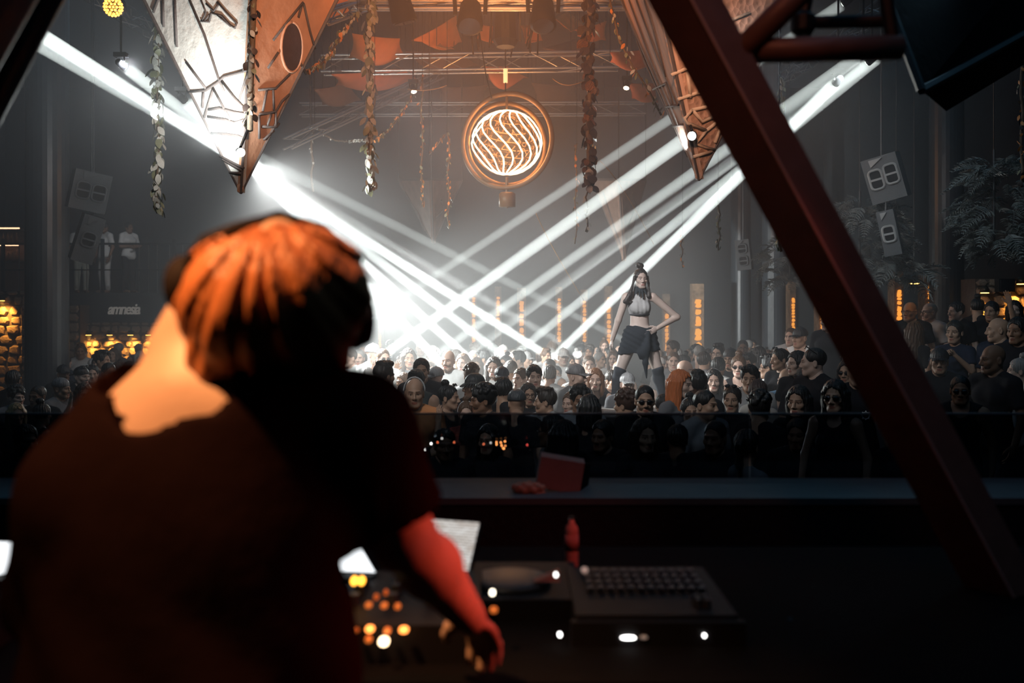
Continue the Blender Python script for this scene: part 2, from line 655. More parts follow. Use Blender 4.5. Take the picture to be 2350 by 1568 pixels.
def hand_geo(kind, h=0.0055):
    if (kind, h) in HAND_CACHE:
        return HAND_CACHE[(kind, h)]
    v = Vox((-0.09, -0.11, -0.22), (0.10, 0.06, 0.05), h)
    v.cap((0, 0, 0.035), (0, 0, 0), 0.027, 0.024, 0.02)
    v.ell((0, 0, -0.05), (0.040, 0.017, 0.052), 0.02)
    curl = {'relaxed': (14, 26, 22), 'open': (-2, 5, 5), 'grip': (50, 70, 45), 'flat': (6, 8, 6)}[kind]
    spread = {'open': 1.0, 'flat': 0.5}.get(kind, 0.35)
    L = ((0.040, 0.027, 0.021), (0.046, 0.030, 0.023), (0.042, 0.028, 0.022), (0.033, 0.021, 0.018))
    for i in range(4):
        x = (0.028, 0.0095, -0.0095, -0.027)[i]
        p = np.array((x, 0.0, -0.088 - (0, 0.004, 0.001, -0.008)[i]))
        sp = math.radians((8, 2, -4, -11)[i] * spread)
        a = 0.0
        pts = [p + np.array((0, 0, 0.03)), p]
        for j in range(3):
            a += math.radians(curl[j])
            d = np.array((math.sin(sp), -math.sin(a) * math.cos(sp), -math.cos(a) * math.cos(sp)))
            p = p + d * L[i][j]
            pts.append(p)
        r0 = (0.0095, 0.0097, 0.0092, 0.0082)[i]
        v.chain(pts, [r0 * 1.05, r0, r0 * 0.95, r0 * 0.88, r0 * 0.78], 0.007)
    if kind == 'grip':
        v.chain([(0.028, -0.005, -0.025), (0.047, -0.024, -0.052), (0.030, -0.048, -0.070), (0.012, -0.054, -0.078)],
                [0.016, 0.0125, 0.011, 0.009], 0.012)
    else:
        v.chain([(0.026, -0.004, -0.022), (0.050, -0.012, -0.050), (0.064, -0.020, -0.078), (0.070, -0.027, -0.100)],
                [0.016, 0.0125, 0.0105, 0.0085], 0.012)
    V, Q = v.nets()
    HAND_CACHE[(kind, h)] = (V, Q)
    return V, Q


def place(V, M):
    M = np.array(M)
    return V @ M[:3, :3].T + M[:3, 3]


def hand_matrix(elbow, wrist, side, palm=None):
    """hand continues the forearm; palm = direction the palm faces"""
    z = (Vector(elbow) - Vector(wrist)).normalized()
    palm = Vector(palm if palm is not None else (-side, 0, 0))
    y = -(palm - z * palm.dot(z)).normalized()
    x = y.cross(z)
    M = Matrix((x, y, z)).transposed().to_4x4()
    M.translation = Vector(wrist)
    # thumb sits on +X; for the other hand mirror it
    want = Vector((0, -1, 0.3)) if abs(palm.x) > 0.5 else Vector((-side, 0, 0))
    if x.dot(want) < 0:
        M = M @ Matrix.Diagonal((-1, 1, 1, 1))
    return M


# arm poses: side -> (elbow, wrist), torso frame in metres for a 1.75 m figure
ARMS = {
    'down': {-1: ((-0.27, 0.03, 1.13), (-0.26, -0.06, 0.89)), 1: ((0.27, 0.03, 1.13), (0.26, -0.06, 0.89))},
    'bent': {-1: ((-0.26, 0.02, 1.14), (-0.13, -0.22, 1.18)), 1: ((0.27, 0.03, 1.13), (0.25, -0.08, 0.90))},
    'cross': {-1: ((-0.26, -0.02, 1.14), (0.02, -0.20, 1.16)), 1: ((0.26, -0.02, 1.14), (-0.02, -0.23, 1.12))},
    'up': {-1: ((-0.33, -0.10, 1.46), (-0.27, -0.18, 1.72)), 1: ((0.27, 0.03, 1.13), (0.25, -0.07, 0.90))},
    'upr': {-1: ((-0.27, 0.03, 1.13), (-0.25, -0.07, 0.90)), 1: ((0.33, -0.10, 1.46), (0.30, -0.18, 1.72))},
    'phone': {-1: ((-0.24, -0.10, 1.20), (-0.11, -0.30, 1.38)), 1: ((0.24, -0.10, 1.20), (0.11, -0.30, 1.38))},
    'wave': {-1: ((-0.28, -0.08, 1.22), (-0.22, -0.18, 1.46)), 1: ((0.27, 0.03, 1.13), (0.25, -0.07, 0.90))},
}
HANDK = {('up', -1): 'open', ('upr', 1): 'open', ('phone', -1): 'grip', ('phone', 1): 'grip', ('wave', -1): 'open'}
BH = 0.016


def torso(v, female, grow=0.0, k=0.06):
    g = grow
    if female:
        v.ell((0, 0.01, 1.25), (0.142 + g, 0.095 + g, 0.19 + g), 0)
        v.ell((0, 0.01, 1.06), (0.122 + g, 0.085 + g, 0.15), k)
        v.ell((0, 0.015, 0.92), (0.168 + g, 0.115 + g, 0.13), k)
        for sx in (-1, 1):
            v.ell((sx * 0.068, -0.075, 1.255), (0.056 + g, 0.052 + g, 0.056 + g), 0.03)
            v.cap((sx * 0.045, 0.03, 1.45), (sx * 0.158, 0.015, 1.40), 0.032 + g, 0.046 + g, 0.05)
    else:
        v.ell((0, 0.01, 1.25), (0.158 + g, 0.100 + g, 0.20 + g), 0)
        v.ell((0, 0.005, 1.06), (0.136 + g, 0.092 + g, 0.17), k)
        v.ell((0, 0.015, 0.92), (0.156 + g, 0.105 + g, 0.13), k)
        for sx in (-1, 1):
            v.ell((sx * 0.075, -0.045, 1.30), (0.085 + g, 0.060 + g, 0.065 + g), 0.05)
            v.cap((sx * 0.05, 0.03, 1.475), (sx * 0.185, 0.015, 1.415), 0.042 + g, 0.055 + g, 0.06)


BODY_CACHE = {}


def body_geo(female, pose, h=BH):
    """body, shirt, tank top and trousers of a standing figure 1.75 m tall, facing -Y"""
    key = (female, pose, h)
    if key in BODY_CACHE:
        return BODY_CACHE[key]
    sw = 0.165 if female else 0.195
    ar = 0.85 if female else 1.0
    lo, hi = (-0.46, -0.44, -0.02), (0.46, 0.24, 1.80)
    v = Vox(lo, hi, h)
    torso(v, female)
    v.cap((0, 0.035, 1.56), (0, 0.035, 1.40), 0.042 if female else 0.052, 0.055, 0.05)
    for sx in (-1, 1):
        e, wr = ARMS[pose][sx]
        e = (e[0] * (0.93 if female else 1), e[1], e[2])
        v.cap((sx * sw, 0.01, 1.40), e, 0.054 * ar, 0.041 * ar, 0.04)
        v.cap(e, wr, 0.042 * ar, 0.029 * ar, 0.02)
        v.cap((sx * 0.09, 0.01, 0.88), (sx * 0.10, -0.01, 0.48), 0.082, 0.056, 0.04)
        v.cap((sx * 0.10, -0.01, 0.48), (sx * 0.105, 0.02, 0.08), 0.056, 0.036, 0.03)
        v.cap((sx * 0.105, 0.03, 0.045), (sx * 0.115, -0.14, 0.035), 0.042, 0.034, 0.03)
    V, Q = v.nets()
    # T-shirt
    s = Vox((lo[0], lo[1], 0.78), (hi[0], hi[1], 1.62), h)
    torso(s, female, 0.016)
    s.ell((0, 0.01, 0.93), (0.172, 0.122, 0.20), 0.08)
    for sx in (-1, 1):
        e, wr = ARMS[pose][sx]
        a, b = Vector((sx * sw, 0.01, 1.405)), Vector(e)
        s.cap(a, a.lerp(b, 0.72), 0.066 * ar, 0.068 * ar, 0.04)
    for sx in (-1, 1):
        e, wr = ARMS[pose][sx]
        a, b = Vector((sx * sw, 0.01, 1.405)), Vector(e)
        d = (b - a).normalized()
        c = a.lerp(b, 0.72)
        X, Y, Z = s.coords()
        cut = (X - c.x) * d.x + (Y - c.y) * d.y + (Z - c.z) * d.z
        near = np.sqrt((X - c.x) ** 2 + (Y - c.y) ** 2 + (Z - c.z) ** 2) - 0.12
        s.D = np.maximum(s.D, np.where(near < 0, cut, -1).astype(np.float32))
    s.plane((0, 0, 0.83), (0, 0, -1))
    s.ell((0, -0.01, 1.545), (0.080, 0.105, 0.085), 0.0, sub=True)
    SH = s.nets()
    # tank top
    s = Vox((lo[0], lo[1], 0.78), (hi[0], hi[1], 1.62), h)
    torso(s, female, 0.013)
    s.ell((0, 0.01, 0.93), (0.168, 0.118, 0.20), 0.08)
    for sx in (-1, 1):
        s.cap((sx * 0.235, -0.2, 1.38), (sx * 0.235, 0.2, 1.38), 0.105, k=0.0, sub=True)
    s.plane((0, 0, 0.83), (0, 0, -1))
    s.ell((0, -0.06, 1.50), (0.085, 0.13, 0.13), 0.0, sub=True)
    s.ell((0, 0.04, 1.56), (0.085, 0.13, 0.13), 0.0, sub=True)
    TK = s.nets()
    # trousers
    s = Vox((-0.3, -0.25, 0.02), (0.3, 0.25, 1.02), h)
    s.ell((0, 0.015, 0.91), (0.180, 0.128, 0.13), 0)
    for sx in (-1, 1):
        s.cap((sx * 0.09, 0.01, 0.88), (sx * 0.10, -0.01, 0.48), 0.098, 0.075, 0.04)
        s.cap((sx * 0.10, -0.01, 0.48), (sx * 0.105, 0.02, 0.10), 0.075, 0.062, 0.03)
    s.plane((0, 0, 0.99), (0, 0, 1))
    s.plane((0, 0, 0.06), (0, 0, -1))
    TR = s.nets()
    BODY_CACHE[key] = (V, Q, SH, TK, TR)
    return BODY_CACHE[key]


NECK = Vector((0, 0.03, 1.47))          # the head turns about this point
HEADC = Vector((0, 0.0, 1.615))
HSC = 1.06


def head_matrix(yaw, pitch, roll=0):
    R = (Matrix.Rotation(math.radians(yaw), 4, 'Z') @ Matrix.Rotation(math.radians(roll), 4, 'Y')
         @ Matrix.Rotation(math.radians(pitch), 4, 'X'))
    return Matrix.Translation(NECK) @ R @ Matrix.Translation(HEADC - NECK) @ Matrix.Scale(HSC, 4)


FIG_CACHE = {}


def figure_meshes(female, pose, yaw, pitch, lod):
    """shared mesh of the whole body with its head and hands, plus the clothes"""
    key = (female, pose, yaw, pitch, lod)
    if key in FIG_CACHE:
        return FIG_CACHE[key]
    V, Q, SH, TK, TR = body_geo(female, pose)
    Vs, Qs, Ts, n = [V], [Q], [np.ones((len(V), 3))], len(V)
    hV, hQ, hT = head_geo(female, 0.0048 if lod == 0 else 0.0085)
    Vs.append(place(hV, head_matrix(yaw, pitch)))
    Qs.append(hQ + n)
    Ts.append(hT)
    n += len(hV)
    for sx in (-1, 1):
        e, wr = ARMS[pose][sx]
        kind = HANDK.get((pose, sx), 'relaxed')
        pv, pq = hand_geo(kind, 0.0055 if lod == 0 else 0.008)
        palm = (0, -1, 0) if kind in ('open', 'grip') else (-sx, 0, 0)
        M = hand_matrix(e, wr, sx, palm)
        sc_ = 0.88 if female else 0.98
        Vs.append(place(pv * sc_, M))
        Qs.append((pq if M.determinant() > 0 else pq[:, ::-1]) + n)
        Ts.append(np.ones((len(pv), 3)))
        n += len(pv)
    body = np_mesh('body', np.concatenate(Vs), np.concatenate(Qs), SKIN, np.concatenate(Ts))
    ck = ('clothes', female, pose)
    if ck not in FIG_CACHE:
        FIG_CACHE[ck] = (np_mesh('t_shirt', *SH, CLOTH), np_mesh('tank_top', *TK, CLOTH), np_mesh('trousers', *TR, CLOTH))
    FIG_CACHE[key] = (body,) + FIG_CACHE[ck]
    return FIG_CACHE[key]


# hair styles in the head frame
HAIR_CACHE = {}


def hair_mesh(style):
    if style in HAIR_CACHE:
        return HAIR_CACHE[style]
    h = 0.007
    v = Vox((-0.17, -0.17, -0.36), (0.17, 0.19, 0.26), h)
    rnd = random.Random(hash(len(style)) + ord(style[0]))
    if style in ('short', 'crop', 'quiff', 'long', 'bun', 'pony', 'curly', 'bob', 'part', 'headband'):
        g = {'crop': 0.006, 'short': 0.012, 'quiff': 0.012, 'curly': 0.016, 'bun': 0.009, 'pony': 0.009, 'part': 0.013}.get(style, 0.014)
        v.ell((0, 0.016, 0.042), (0.075 + g, 0.094 + g, 0.084 + g), 0)
        # hairline: open the face and the ears
        v.ell((0, -0.124, -0.006), (0.090, 0.090, 0.094), 0.006, sub=True)
        if style in ('crop', 'short', 'quiff', 'curly', 'part', 'headband'):
            v.plane((0, 0.075, -0.055), (0, -0.30, -1))
            for sx in (-1, 1):
                v.ell((sx * 0.095, -0.005, -0.03), (0.035, 0.05, 0.05), 0.008, sub=True)
    if style == 'quiff':
        v.ell((0, -0.045, 0.118), (0.058, 0.055, 0.030), 0.02)
        v.ell((0.01, 0.02, 0.128), (0.060, 0.065, 0.022), 0.02)
    if style == 'part':
        v.ell((-0.015, -0.06, 0.100), (0.062, 0.045, 0.028), 0.02)
        v.ell((0.03, -0.085, 0.075), (0.03, 0.02, 0.03), 0.015)
    if style == 'curly':
        for i in range(60):
            a, b = rnd.uniform(0, 2 * PI), rnd.uniform(0.05, 1.45)
            p = (0.088 * math.cos(a) * math.cos(b), 0.02 + 0.105 * math.sin(a) * math.cos(b), 0.05 + 0.10 * math.sin(b))
            if p[1] > -0.085 or p[2] > 0.085:
                v.ell(p, (0.022, 0.022, 0.022), 0.006)
    if style in ('long', 'bob'):
        zb = -0.30 if style == 'long' else -0.13
        for i in range(15):
            a = math.radians(-35 + 250 * i / 14)
            x, y = 0.082 * math.cos(a), 0.028 + 0.088 * math.sin(a)
            v.cap((x, y, 0.03), (x * 1.12, y * 1.02 + 0.012, zb + 0.02 * rnd.random()), 0.026, 0.020, 0.014)
        v.ell((0, -0.118, -0.030), (0.074, 0.086, 0.118), 0.006, sub=True)
        v.cap((0, 0.0, -0.02), (0, 0.01, -0.36), 0.052, 0.060, 0.01, sub=True)
    if style == 'bun':
        v.ell((0, 0.045, 0.155), (0.042, 0.042, 0.034), 0.012)
    if style == 'pony':
        v.chain([(0, 0.10, 0.075), (0, 0.150, 0.03), (0, 0.150, -0.10), (0, 0.125, -0.22)], [0.022, 0.030, 0.026, 0.010], 0.02)
    if style == 'beard':
        v.ell((0, -0.032, -0.048), (0.0595, 0.0635, 0.072), 0)
        v.ell((0, -0.068, -0.100), (0.030, 0.024, 0.023), 0.02)
        v.plane((0, -0.09, -0.046), (0, -0.25, 1))
        v.ell((0, -0.110, -0.069), (0.027, 0.05, 0.0145), 0.006, sub=True)
        v.ell((0, 0.02, -0.14), (0.06, 0.06, 0.09), 0.01, sub=True)
    if style in ('cap', 'capback', 'bucket', 'beanie'):
        v.ell((0, 0.014, 0.050), (0.088, 0.106, 0.090), 0)
        v.plane((0, 0, 0.030), (0, 0.06, -1))
        if style in ('cap', 'capback'):
            sy = -1 if style == 'cap' else 1
            y0 = 0.014 + sy * 0.085
            for i in range(9):
                x = -0.062 + 0.124 * i / 8
                L = 0.075 * math.sqrt(max(0, 1 - (x / 0.075) ** 2)) + 0.02
                v.cap((x, y0 - sy * 0.03, 0.040 - x * x * 2), (x, y0 + sy * L, 0.028 - x * x * 3.5), 0.0075, 0.006, 0.006)
            v.ell((0, 0.014, 0.143), (0.010, 0.010, 0.008), 0.004)
        if style == 'bucket':
            for i in range(28):
                a = 2 * PI * i / 28
                v.cap((0.085 * math.cos(a), 0.014 + 0.10 * math.sin(a), 0.040),
                      (0.135 * math.cos(a), 0.014 + 0.152 * math.sin(a), 0.005), 0.008, 0.007, 0.006)
    if style in ('long', 'bob', 'short', 'part', 'bun', 'pony', 'headband'):
        X, Y, Z = v.coords()
        an = np.arctan2(X, Y + 0.0 * Z)
        v.D = v.D + (0.0034 * np.sin(an * 24 + Z * 9 + 1.2 * np.sin(Z * 40))).astype(np.float32)
    if style in ('short', 'part', 'quiff', 'crop', 'long', 'bob'):
        X, Y, Z = v.coords()
        am = {'crop': 0.0012, 'short': 0.0035, 'long': 0.004, 'bob': 0.003}.get(style, 0.005)
        v.D = v.D + (am * (np.sin(X * 95 + 3 * np.sin(Y * 40)) * np.sin(Y * 80 + 2) * np.sin(Z * 60 + X * 50) + 0.6 * np.sin(X * 160 + Z * 30) * np.sin(Y * 150))).astype(np.float32)
    V, Q = v.nets()
    HAIR_CACHE[style] = np_mesh(style + '_hair', V, Q, HAIR)
    return HAIR_CACHE[style]


def glasses_mesh(kind):
    key = 'g_' + kind
    if key in HAIR_CACHE:
        return HAIR_CACHE[key]
    b = MB()
    for sx in (-1, 1):
        c = Vector((sx * 0.031, -0.100, -0.002))
        if kind == 'sun':
            pts = [Vector((0.027 * math.cos(q), 0, 0.019 * math.sin(q))) for q in (2 * PI * i / 12 for i in range(12))]
            b.slab([c + p + Vector((0, abs(p.x + sx * 0.02) * 0.12, 0)) for p in pts], (0, 0.004, 0))
        else:
            b.ring(c, 0.021, 0.0022, n=16, m=5)
        b.tube([(sx * 0.055, -0.096, 0.004), (sx * 0.079, -0.06, 0.004), (sx * 0.083, 0.012, 0.004)], 0.0025, 5)
    b.tube([(-0.012, -0.102, 0.004), (0.012, -0.102, 0.004)], 0.0025, 5)
    HAIR_CACHE[key] = b.mesh(kind + '_glasses', PLASTIC, True)
    return HAIR_CACHE[key]


def headband_mesh():
    if 'hb' not in HAIR_CACHE:
        b = MB()
        b.tube([(0.090 * math.cos(q), 0.02 + 0.0 * q, 0.02 + 0.118 * math.sin(q)) for q in (PI * i / 14 for i in range(15))], 0.007, 6)
        HAIR_CACHE['hb'] = b.mesh('headband', CLOTH, True)
    return HAIR_CACHE['hb']


H_BLACK, H_DARK, H_BROWN, H_GREY, H_RED, H_BLOND = ((0.012, 0.011, 0.011), (0.03, 0.02, 0.015), (0.09, 0.045, 0.022),
                                                    (0.28, 0.27, 0.26), (0.50, 0.11, 0.03), (0.42, 0.28, 0.13))
PHONE = None


def person(loc, rz, scale, label, female=False, pose='down', hyaw=0, hpitch=0, lod=0, skin=S_TAN, hair='short', hcol=H_DARK,
           top='tee', tcol=(0.03, 0.03, 0.035), pcol=(0.02, 0.022, 0.03), extra=(), group=None, cat='person'):
    body, tee, tank, trs = figure_meshes(female, pose, hyaw, hpitch, lod)
    o = bpy.data.objects.new('person', body)
    COL.objects.link(o)
    o.location = loc
    o.rotation_euler = (0, 0, math.radians(rz))
    o.scale = (scale, scale, scale)
    o.color = (*skin, 1)
    tag(o, label, cat, group)
    inst('t_shirt' if top == 'tee' else 'tank_top', tee if top == 'tee' else tank, o, color=tcol)
    inst('trousers', trs, o, color=pcol)
    M = head_matrix(hyaw, hpitch)
    items = []
    if hair and hair != 'bald':
        items.append((('cap' if hair in ('cap', 'capback') else 'bucket_hat' if hair == 'bucket' else 'beanie' if hair == 'beanie' else 'hair'),
                      hair_mesh(hair), hcol))
    for e in extra:
        if e == 'beard':
            items.append(('beard', hair_mesh('beard'), tuple(0.3 * a for a in skin) if hcol != H_GREY else tuple(0.55 * a for a in skin)))
        elif e in ('sun', 'glasses'):
            items.append(('sunglasses' if e == 'sun' else 'glasses', glasses_mesh(e), None))
        elif e == 'sunup':
            q = inst('sunglasses', glasses_mesh('sun'), o, color=None)
            q.matrix_local = M @ Matrix.Translation((0, 0.018, 0.082)) @ Matrix.Rotation(math.radians(-35), 4, 'X')
        elif e == 'headband':
            items.append(('headband', headband_mesh(), (0.5, 0.5, 0.5)))
        elif e == 'hairtoo':
            items.append(('hair', hair_mesh('crop'), H_DARK))
    for nm, me, c in items:
        q = inst(nm, me, o, color=c)
        q.matrix_local = M
    return o


# ------------------------------------------------------------------ the room
DARKWALL = mat('dark_wall', (0.016, 0.020, 0.024), rough=0.85, bump=0.3, bscale=6, var=0.25)
FLOOR = mat('dance_floor', (0.03, 0.03, 0.033), rough=0.35, bump=0.1, bscale=15, var=0.2)
STAGE = mat('stage_black', (0.012, 0.012, 0.014), rough=0.6, bump=0.2, bscale=30, var=0.2)
BLACKM = mat('black_metal', (0.012, 0.013, 0.016), rough=0.45, metal=0.0, bump=0.05, bscale=40)
REDM = mat('painted_truss', (0.20, 0.12, 0.10), rough=0.5, metal=0.1, bump=0.25, bscale=12, var=0.2)
ALU = mat('aluminium', (0.55, 0.52, 0.48), rough=0.3, metal=0.9, bump=0.05, bscale=30)
STONE = mat('stone', (0.34, 0.24, 0.17), rough=0.9, bump=0.8, bscale=9, var=0.35, tex='noise')
MORTAR = mat('mortar', (0.10, 0.075, 0.06), rough=0.95, bump=0.5, bscale=14, var=0.3)


def slabobj(name, c, size, m):
    b = MB()
    b.box((0, 0, size[2] / 2), size)
    o = b.build(name, m, recenter=False)
    o.location = (c[0], c[1], c[2] - size[2] / 2)
    return struct(o)


XL, XR, YB, ZC = -14.0, 8.6, 27.5, 8.6
slabobj('floor', ((XL + XR) / 2, 12, -0.1), (XR - XL + 0.4, 32, 0.2), FLOOR)
slabobj('wall_back', ((XL + XR) / 2, YB + 0.1, ZC / 2), (XR - XL, 0.2, ZC), DARKWALL)
slabobj('wall_left', (XL - 0.1, 12, ZC / 2), (0.2, 31.2, ZC), DARKWALL)
slabobj('wall_right', (XR + 0.1, 12, ZC / 2), (0.2, 31.2, ZC), DARKWALL)
slabobj('wall_booth', ((XL + XR) / 2, -3.7, ZC / 2), (XR - XL, 0.2, ZC), DARKWALL)
slabobj('ceiling', ((XL + XR) / 2, 12, ZC + 0.1), (XR - XL + 0.4, 32, 0.2), DARKWALL)
slabobj('trim_1', (0, 0.4, 0.5), (10, 7.2, 1.0), STAGE)              # the DJ stage, 1 m over the floor
# stepped platform at the right of the dance floor
slabobj('trim_2', (6.5, 15.3, 0.375), (4.1, 3.0, 0.75), STAGE)
slabobj('trim_3', (5.75, 13.8, 0.18), (5.6, 6.0, 0.36), STAGE)
slabobj('trim_4', (5.9, 9.6, 0.18), (5.3, 2.4, 0.36), STAGE)

# haze that fills the hall beyond the booth
hz = MB()
HZ0 = 8.8
HX1 = 4.7
hz.box(((XL + HX1) / 2, (HZ0 + YB - 0.05) / 2, (ZC) / 2), (HX1 - XL - 0.1, YB - 0.05 - HZ0, ZC - 0.1))
ho = hz.build('haze', None)
hm = bpy.data.materials.new('haze')
hm.use_nodes = True
hnt = hm.node_tree
hnt.nodes.clear()
ho_ = hnt.nodes.new('ShaderNodeOutputMaterial')
hv = hnt.nodes.new('ShaderNodeVolumeScatter')
hv.inputs['Density'].default_value = 0.036
hv.inputs['Color'].default_value = (1, 1, 1, 1)
hnt.links.new(hv.outputs[0], ho_.inputs['Volume'])
hm.cycles.homogeneous_volume = True
hm.cycles.volume_sampling = 'EQUIANGULAR'
ho.data.materials.append(hm)
tag(ho, 'thin smoke haze filling the hall beyond the booth', 'haze', kind='stuff')

# ------------------------------------------------------------------ stone walls
ROCKS = []
for i in range(6):
    rr = random.Random(i)
    pts = []
    n = rr.choice((6, 7, 8))
    for k in range(n):
        q = 2 * PI * k / n + rr.uniform(-0.2, 0.2)
        r = rr.uniform(0.43, 0.52)
        s_ = 1 / max(abs(math.cos(q)), abs(math.sin(q))) ** 0.7
        pts.append((r * s_ * math.cos(q) * 0.98, r * s_ * math.sin(q) * 0.98))
    b = MB()
    ring0 = [Vector((x, 0.0, z)) for x, z in pts]
    ring1 = [Vector((x * 0.96, -0.6, z * 0.96)) for x, z in pts]
    ring2 = [Vector((x * 0.72 + rr.uniform(-.05, .05), -1.0 + rr.uniform(-.15, .1), z * 0.72)) for x, z in pts]
    vs_ = ring0 + ring1 + ring2 + [Vector((0, -1.1, 0))]
    fs = []
    for k in range(n):
        j = (k + 1) % n
        fs += [(k, j, n + j, n + k), (n + k, n + j, 2 * n + j, 2 * n + k), (2 * n + k, 2 * n + j, 3 * n)]
    fs.append(tuple(range(n - 1, -1, -1)))
    b.add(vs_, fs)
    ROCKS.append(b.mesh('stone', STONE))


def stone_wall(name, x0, y0, x1, y1, d, size, ang=0.0, depth=0.5, cut=None, thick=0.05):
    """wall piece seen at pixels x0,y0..x1,y1 at distance d, built of single stones on a mortar core"""
    a, b_ = P(x0, y1, d), P(x1, y0, d)
    cx, cz = (a.x + b_.x) / 2, (a.z + b_.z) / 2
    W, H = b_.x - a.x, b_.z - a.z
    zb = 0.0
    core = MB()
    core.box((0, depth / 2, (b_.z - zb) / 2), (W, depth, b_.z - zb))
    o = core.build(name, MORTAR, recenter=False)
    o.location = (cx, d, zb)
    o.rotation_euler = (0, 0, ang)
    struct(o)
    rnd = random.Random(int(x0 + y0))
    z = a.z - 0.1
    while z < b_.z - 0.02:
        hgt = min(size * rnd.uniform(0.75, 1.15), b_.z - z)
        x = -W / 2
        while x < W / 2 - 0.03:
            wd = size * rnd.uniform(0.8, 1.6)
            if x + wd > W / 2 - 0.06:
                wd = W / 2 - x
            q = inst('stone', rnd.choice(ROCKS), o, (x + wd / 2, -0.002, z + hgt / 2),
                     (0, rnd.choice((0, 0, PI)) + rnd.uniform(-0.05, 0.05), 0), (wd * 0.93, thick * rnd.uniform(0.7, 1.5), hgt * 0.93))
            x += wd
        z += hgt
    return o



# ------------------------------------------------------------------ lamps on walls
SCONCE = mat('sconce_metal', (0.05, 0.035, 0.02), rough=0.4, metal=0.6)
AMBERGLOW = mat('amber_bulb', (1, 0.6, 0.2), emit=(1.0, 0.45, 0.08), estr=9.0)


def sconce(px, ytop, ybot, d, label, power, off=0.22, wid=0.10, group=None, up=False, spot=70):
    """small wall lamp that throws a streak of amber light along the wall"""
    yy = ybot if up else ytop
    p = P(px, yy, d)
    p.y = d - off
    t = thing('wall_lamp', p, label, 'lamp', group)
    sg = -1 if up else 1
    b = MB()
    b.lathe(p + Vector((0, 0, 0.0)), [(wid * 0.35, 0.10 * sg), (wid * 0.5, 0.06 * sg), (wid * 0.62, 0.0)], 12)
    b.build('lamp_shade', SCONCE, t, True)
    b = MB()
    b.box(p + Vector((0, off * 0.5, 0.07 * sg)), (0.03, off, 0.03))
    b.build('bracket', SCONCE, t)
    b = MB()
    b.lathe(p + Vector((0, 0, -0.012 * sg)), [(wid * 0.50, 0.0), (wid * 0.50, 0.012)], 12)
    b.build('bulb', AMBERGLOW, t)
    tgt = p + Vector((0, off, -0.42 * sg))
    l = add_light('SPOT', 'lamp_light', p + Vector((0, 0, -0.03 * sg)), tgt, power, (1.0, 0.46, 0.08),
                  spot_size=math.radians(spot), spot_blend=0.5, shadow_soft_size=0.03)
    l.location = l.location - world_loc(t)
    l.parent = t
    return t


# left: stone walls under the balcony
stone_wall('wall_stone_corner', -40, 668, 62, 900, 21.0, 0.22)
stone_wall('wall_stone_niche', 186, 740, 366, 900, 23.0, 0.20)
stone_wall('wall_stone_pier', 154, 700, 184, 900, 22.6, 0.20)
stone_wall('wall_stone_left', 50, 700, 70, 900, 20.8, 0.2)
for px, nm in ((18, 'at the far left edge'), (214, 'first from the left in the niche under the balcony'),
               (262, 'second from the left in the niche under the balcony'),
               (309, 'third from the left in the niche under the balcony'), (350, 'rightmost in the niche under the balcony')):
    sconce(px, 690 if px < 50 else 768, 860, 21.0 if px < 50 else 23.0, 'amber wall lamp lighting the stones ' + nm, 170 if px < 50 else 130,
           off=0.26, wid=0.12, spot=80)
# back wall: rough pillars, the amber lamplight on their stones put in as emission
PILLAR = mat('rough_pillar', (0.28, 0.18, 0.11), rough=0.9, bump=1.0, bscale=10, var=0.4, tex='voronoi')
AMBLIGHT = mat('amber_light_paint', (0.5, 0.25, 0.05), emit=(1.0, 0.36, 0.05), estr=1.1)


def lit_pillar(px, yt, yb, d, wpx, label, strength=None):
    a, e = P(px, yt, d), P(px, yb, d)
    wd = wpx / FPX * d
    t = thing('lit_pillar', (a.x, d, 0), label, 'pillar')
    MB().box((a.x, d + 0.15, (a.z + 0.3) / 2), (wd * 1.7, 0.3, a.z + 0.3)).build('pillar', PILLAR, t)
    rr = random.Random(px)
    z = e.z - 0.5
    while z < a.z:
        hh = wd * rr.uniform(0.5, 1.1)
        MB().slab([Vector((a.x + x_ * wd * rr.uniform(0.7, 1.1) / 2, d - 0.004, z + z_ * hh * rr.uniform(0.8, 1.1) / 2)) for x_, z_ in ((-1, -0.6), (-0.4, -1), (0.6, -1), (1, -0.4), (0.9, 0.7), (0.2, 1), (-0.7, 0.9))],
                  (0, -0.02, 0)).build('lamplit_patch', AMBLIGHT, t)
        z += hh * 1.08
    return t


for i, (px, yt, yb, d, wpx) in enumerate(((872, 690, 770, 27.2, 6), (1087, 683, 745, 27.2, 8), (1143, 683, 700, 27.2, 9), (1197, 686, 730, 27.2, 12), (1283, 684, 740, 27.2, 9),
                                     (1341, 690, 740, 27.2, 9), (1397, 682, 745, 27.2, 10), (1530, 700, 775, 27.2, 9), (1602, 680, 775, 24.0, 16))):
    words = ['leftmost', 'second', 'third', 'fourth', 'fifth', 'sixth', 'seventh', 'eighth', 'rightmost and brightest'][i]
    lit_pillar(px, yt, yb, d, wpx, 'stone pillar with painted amber light on the back wall, %s of the row' % words)
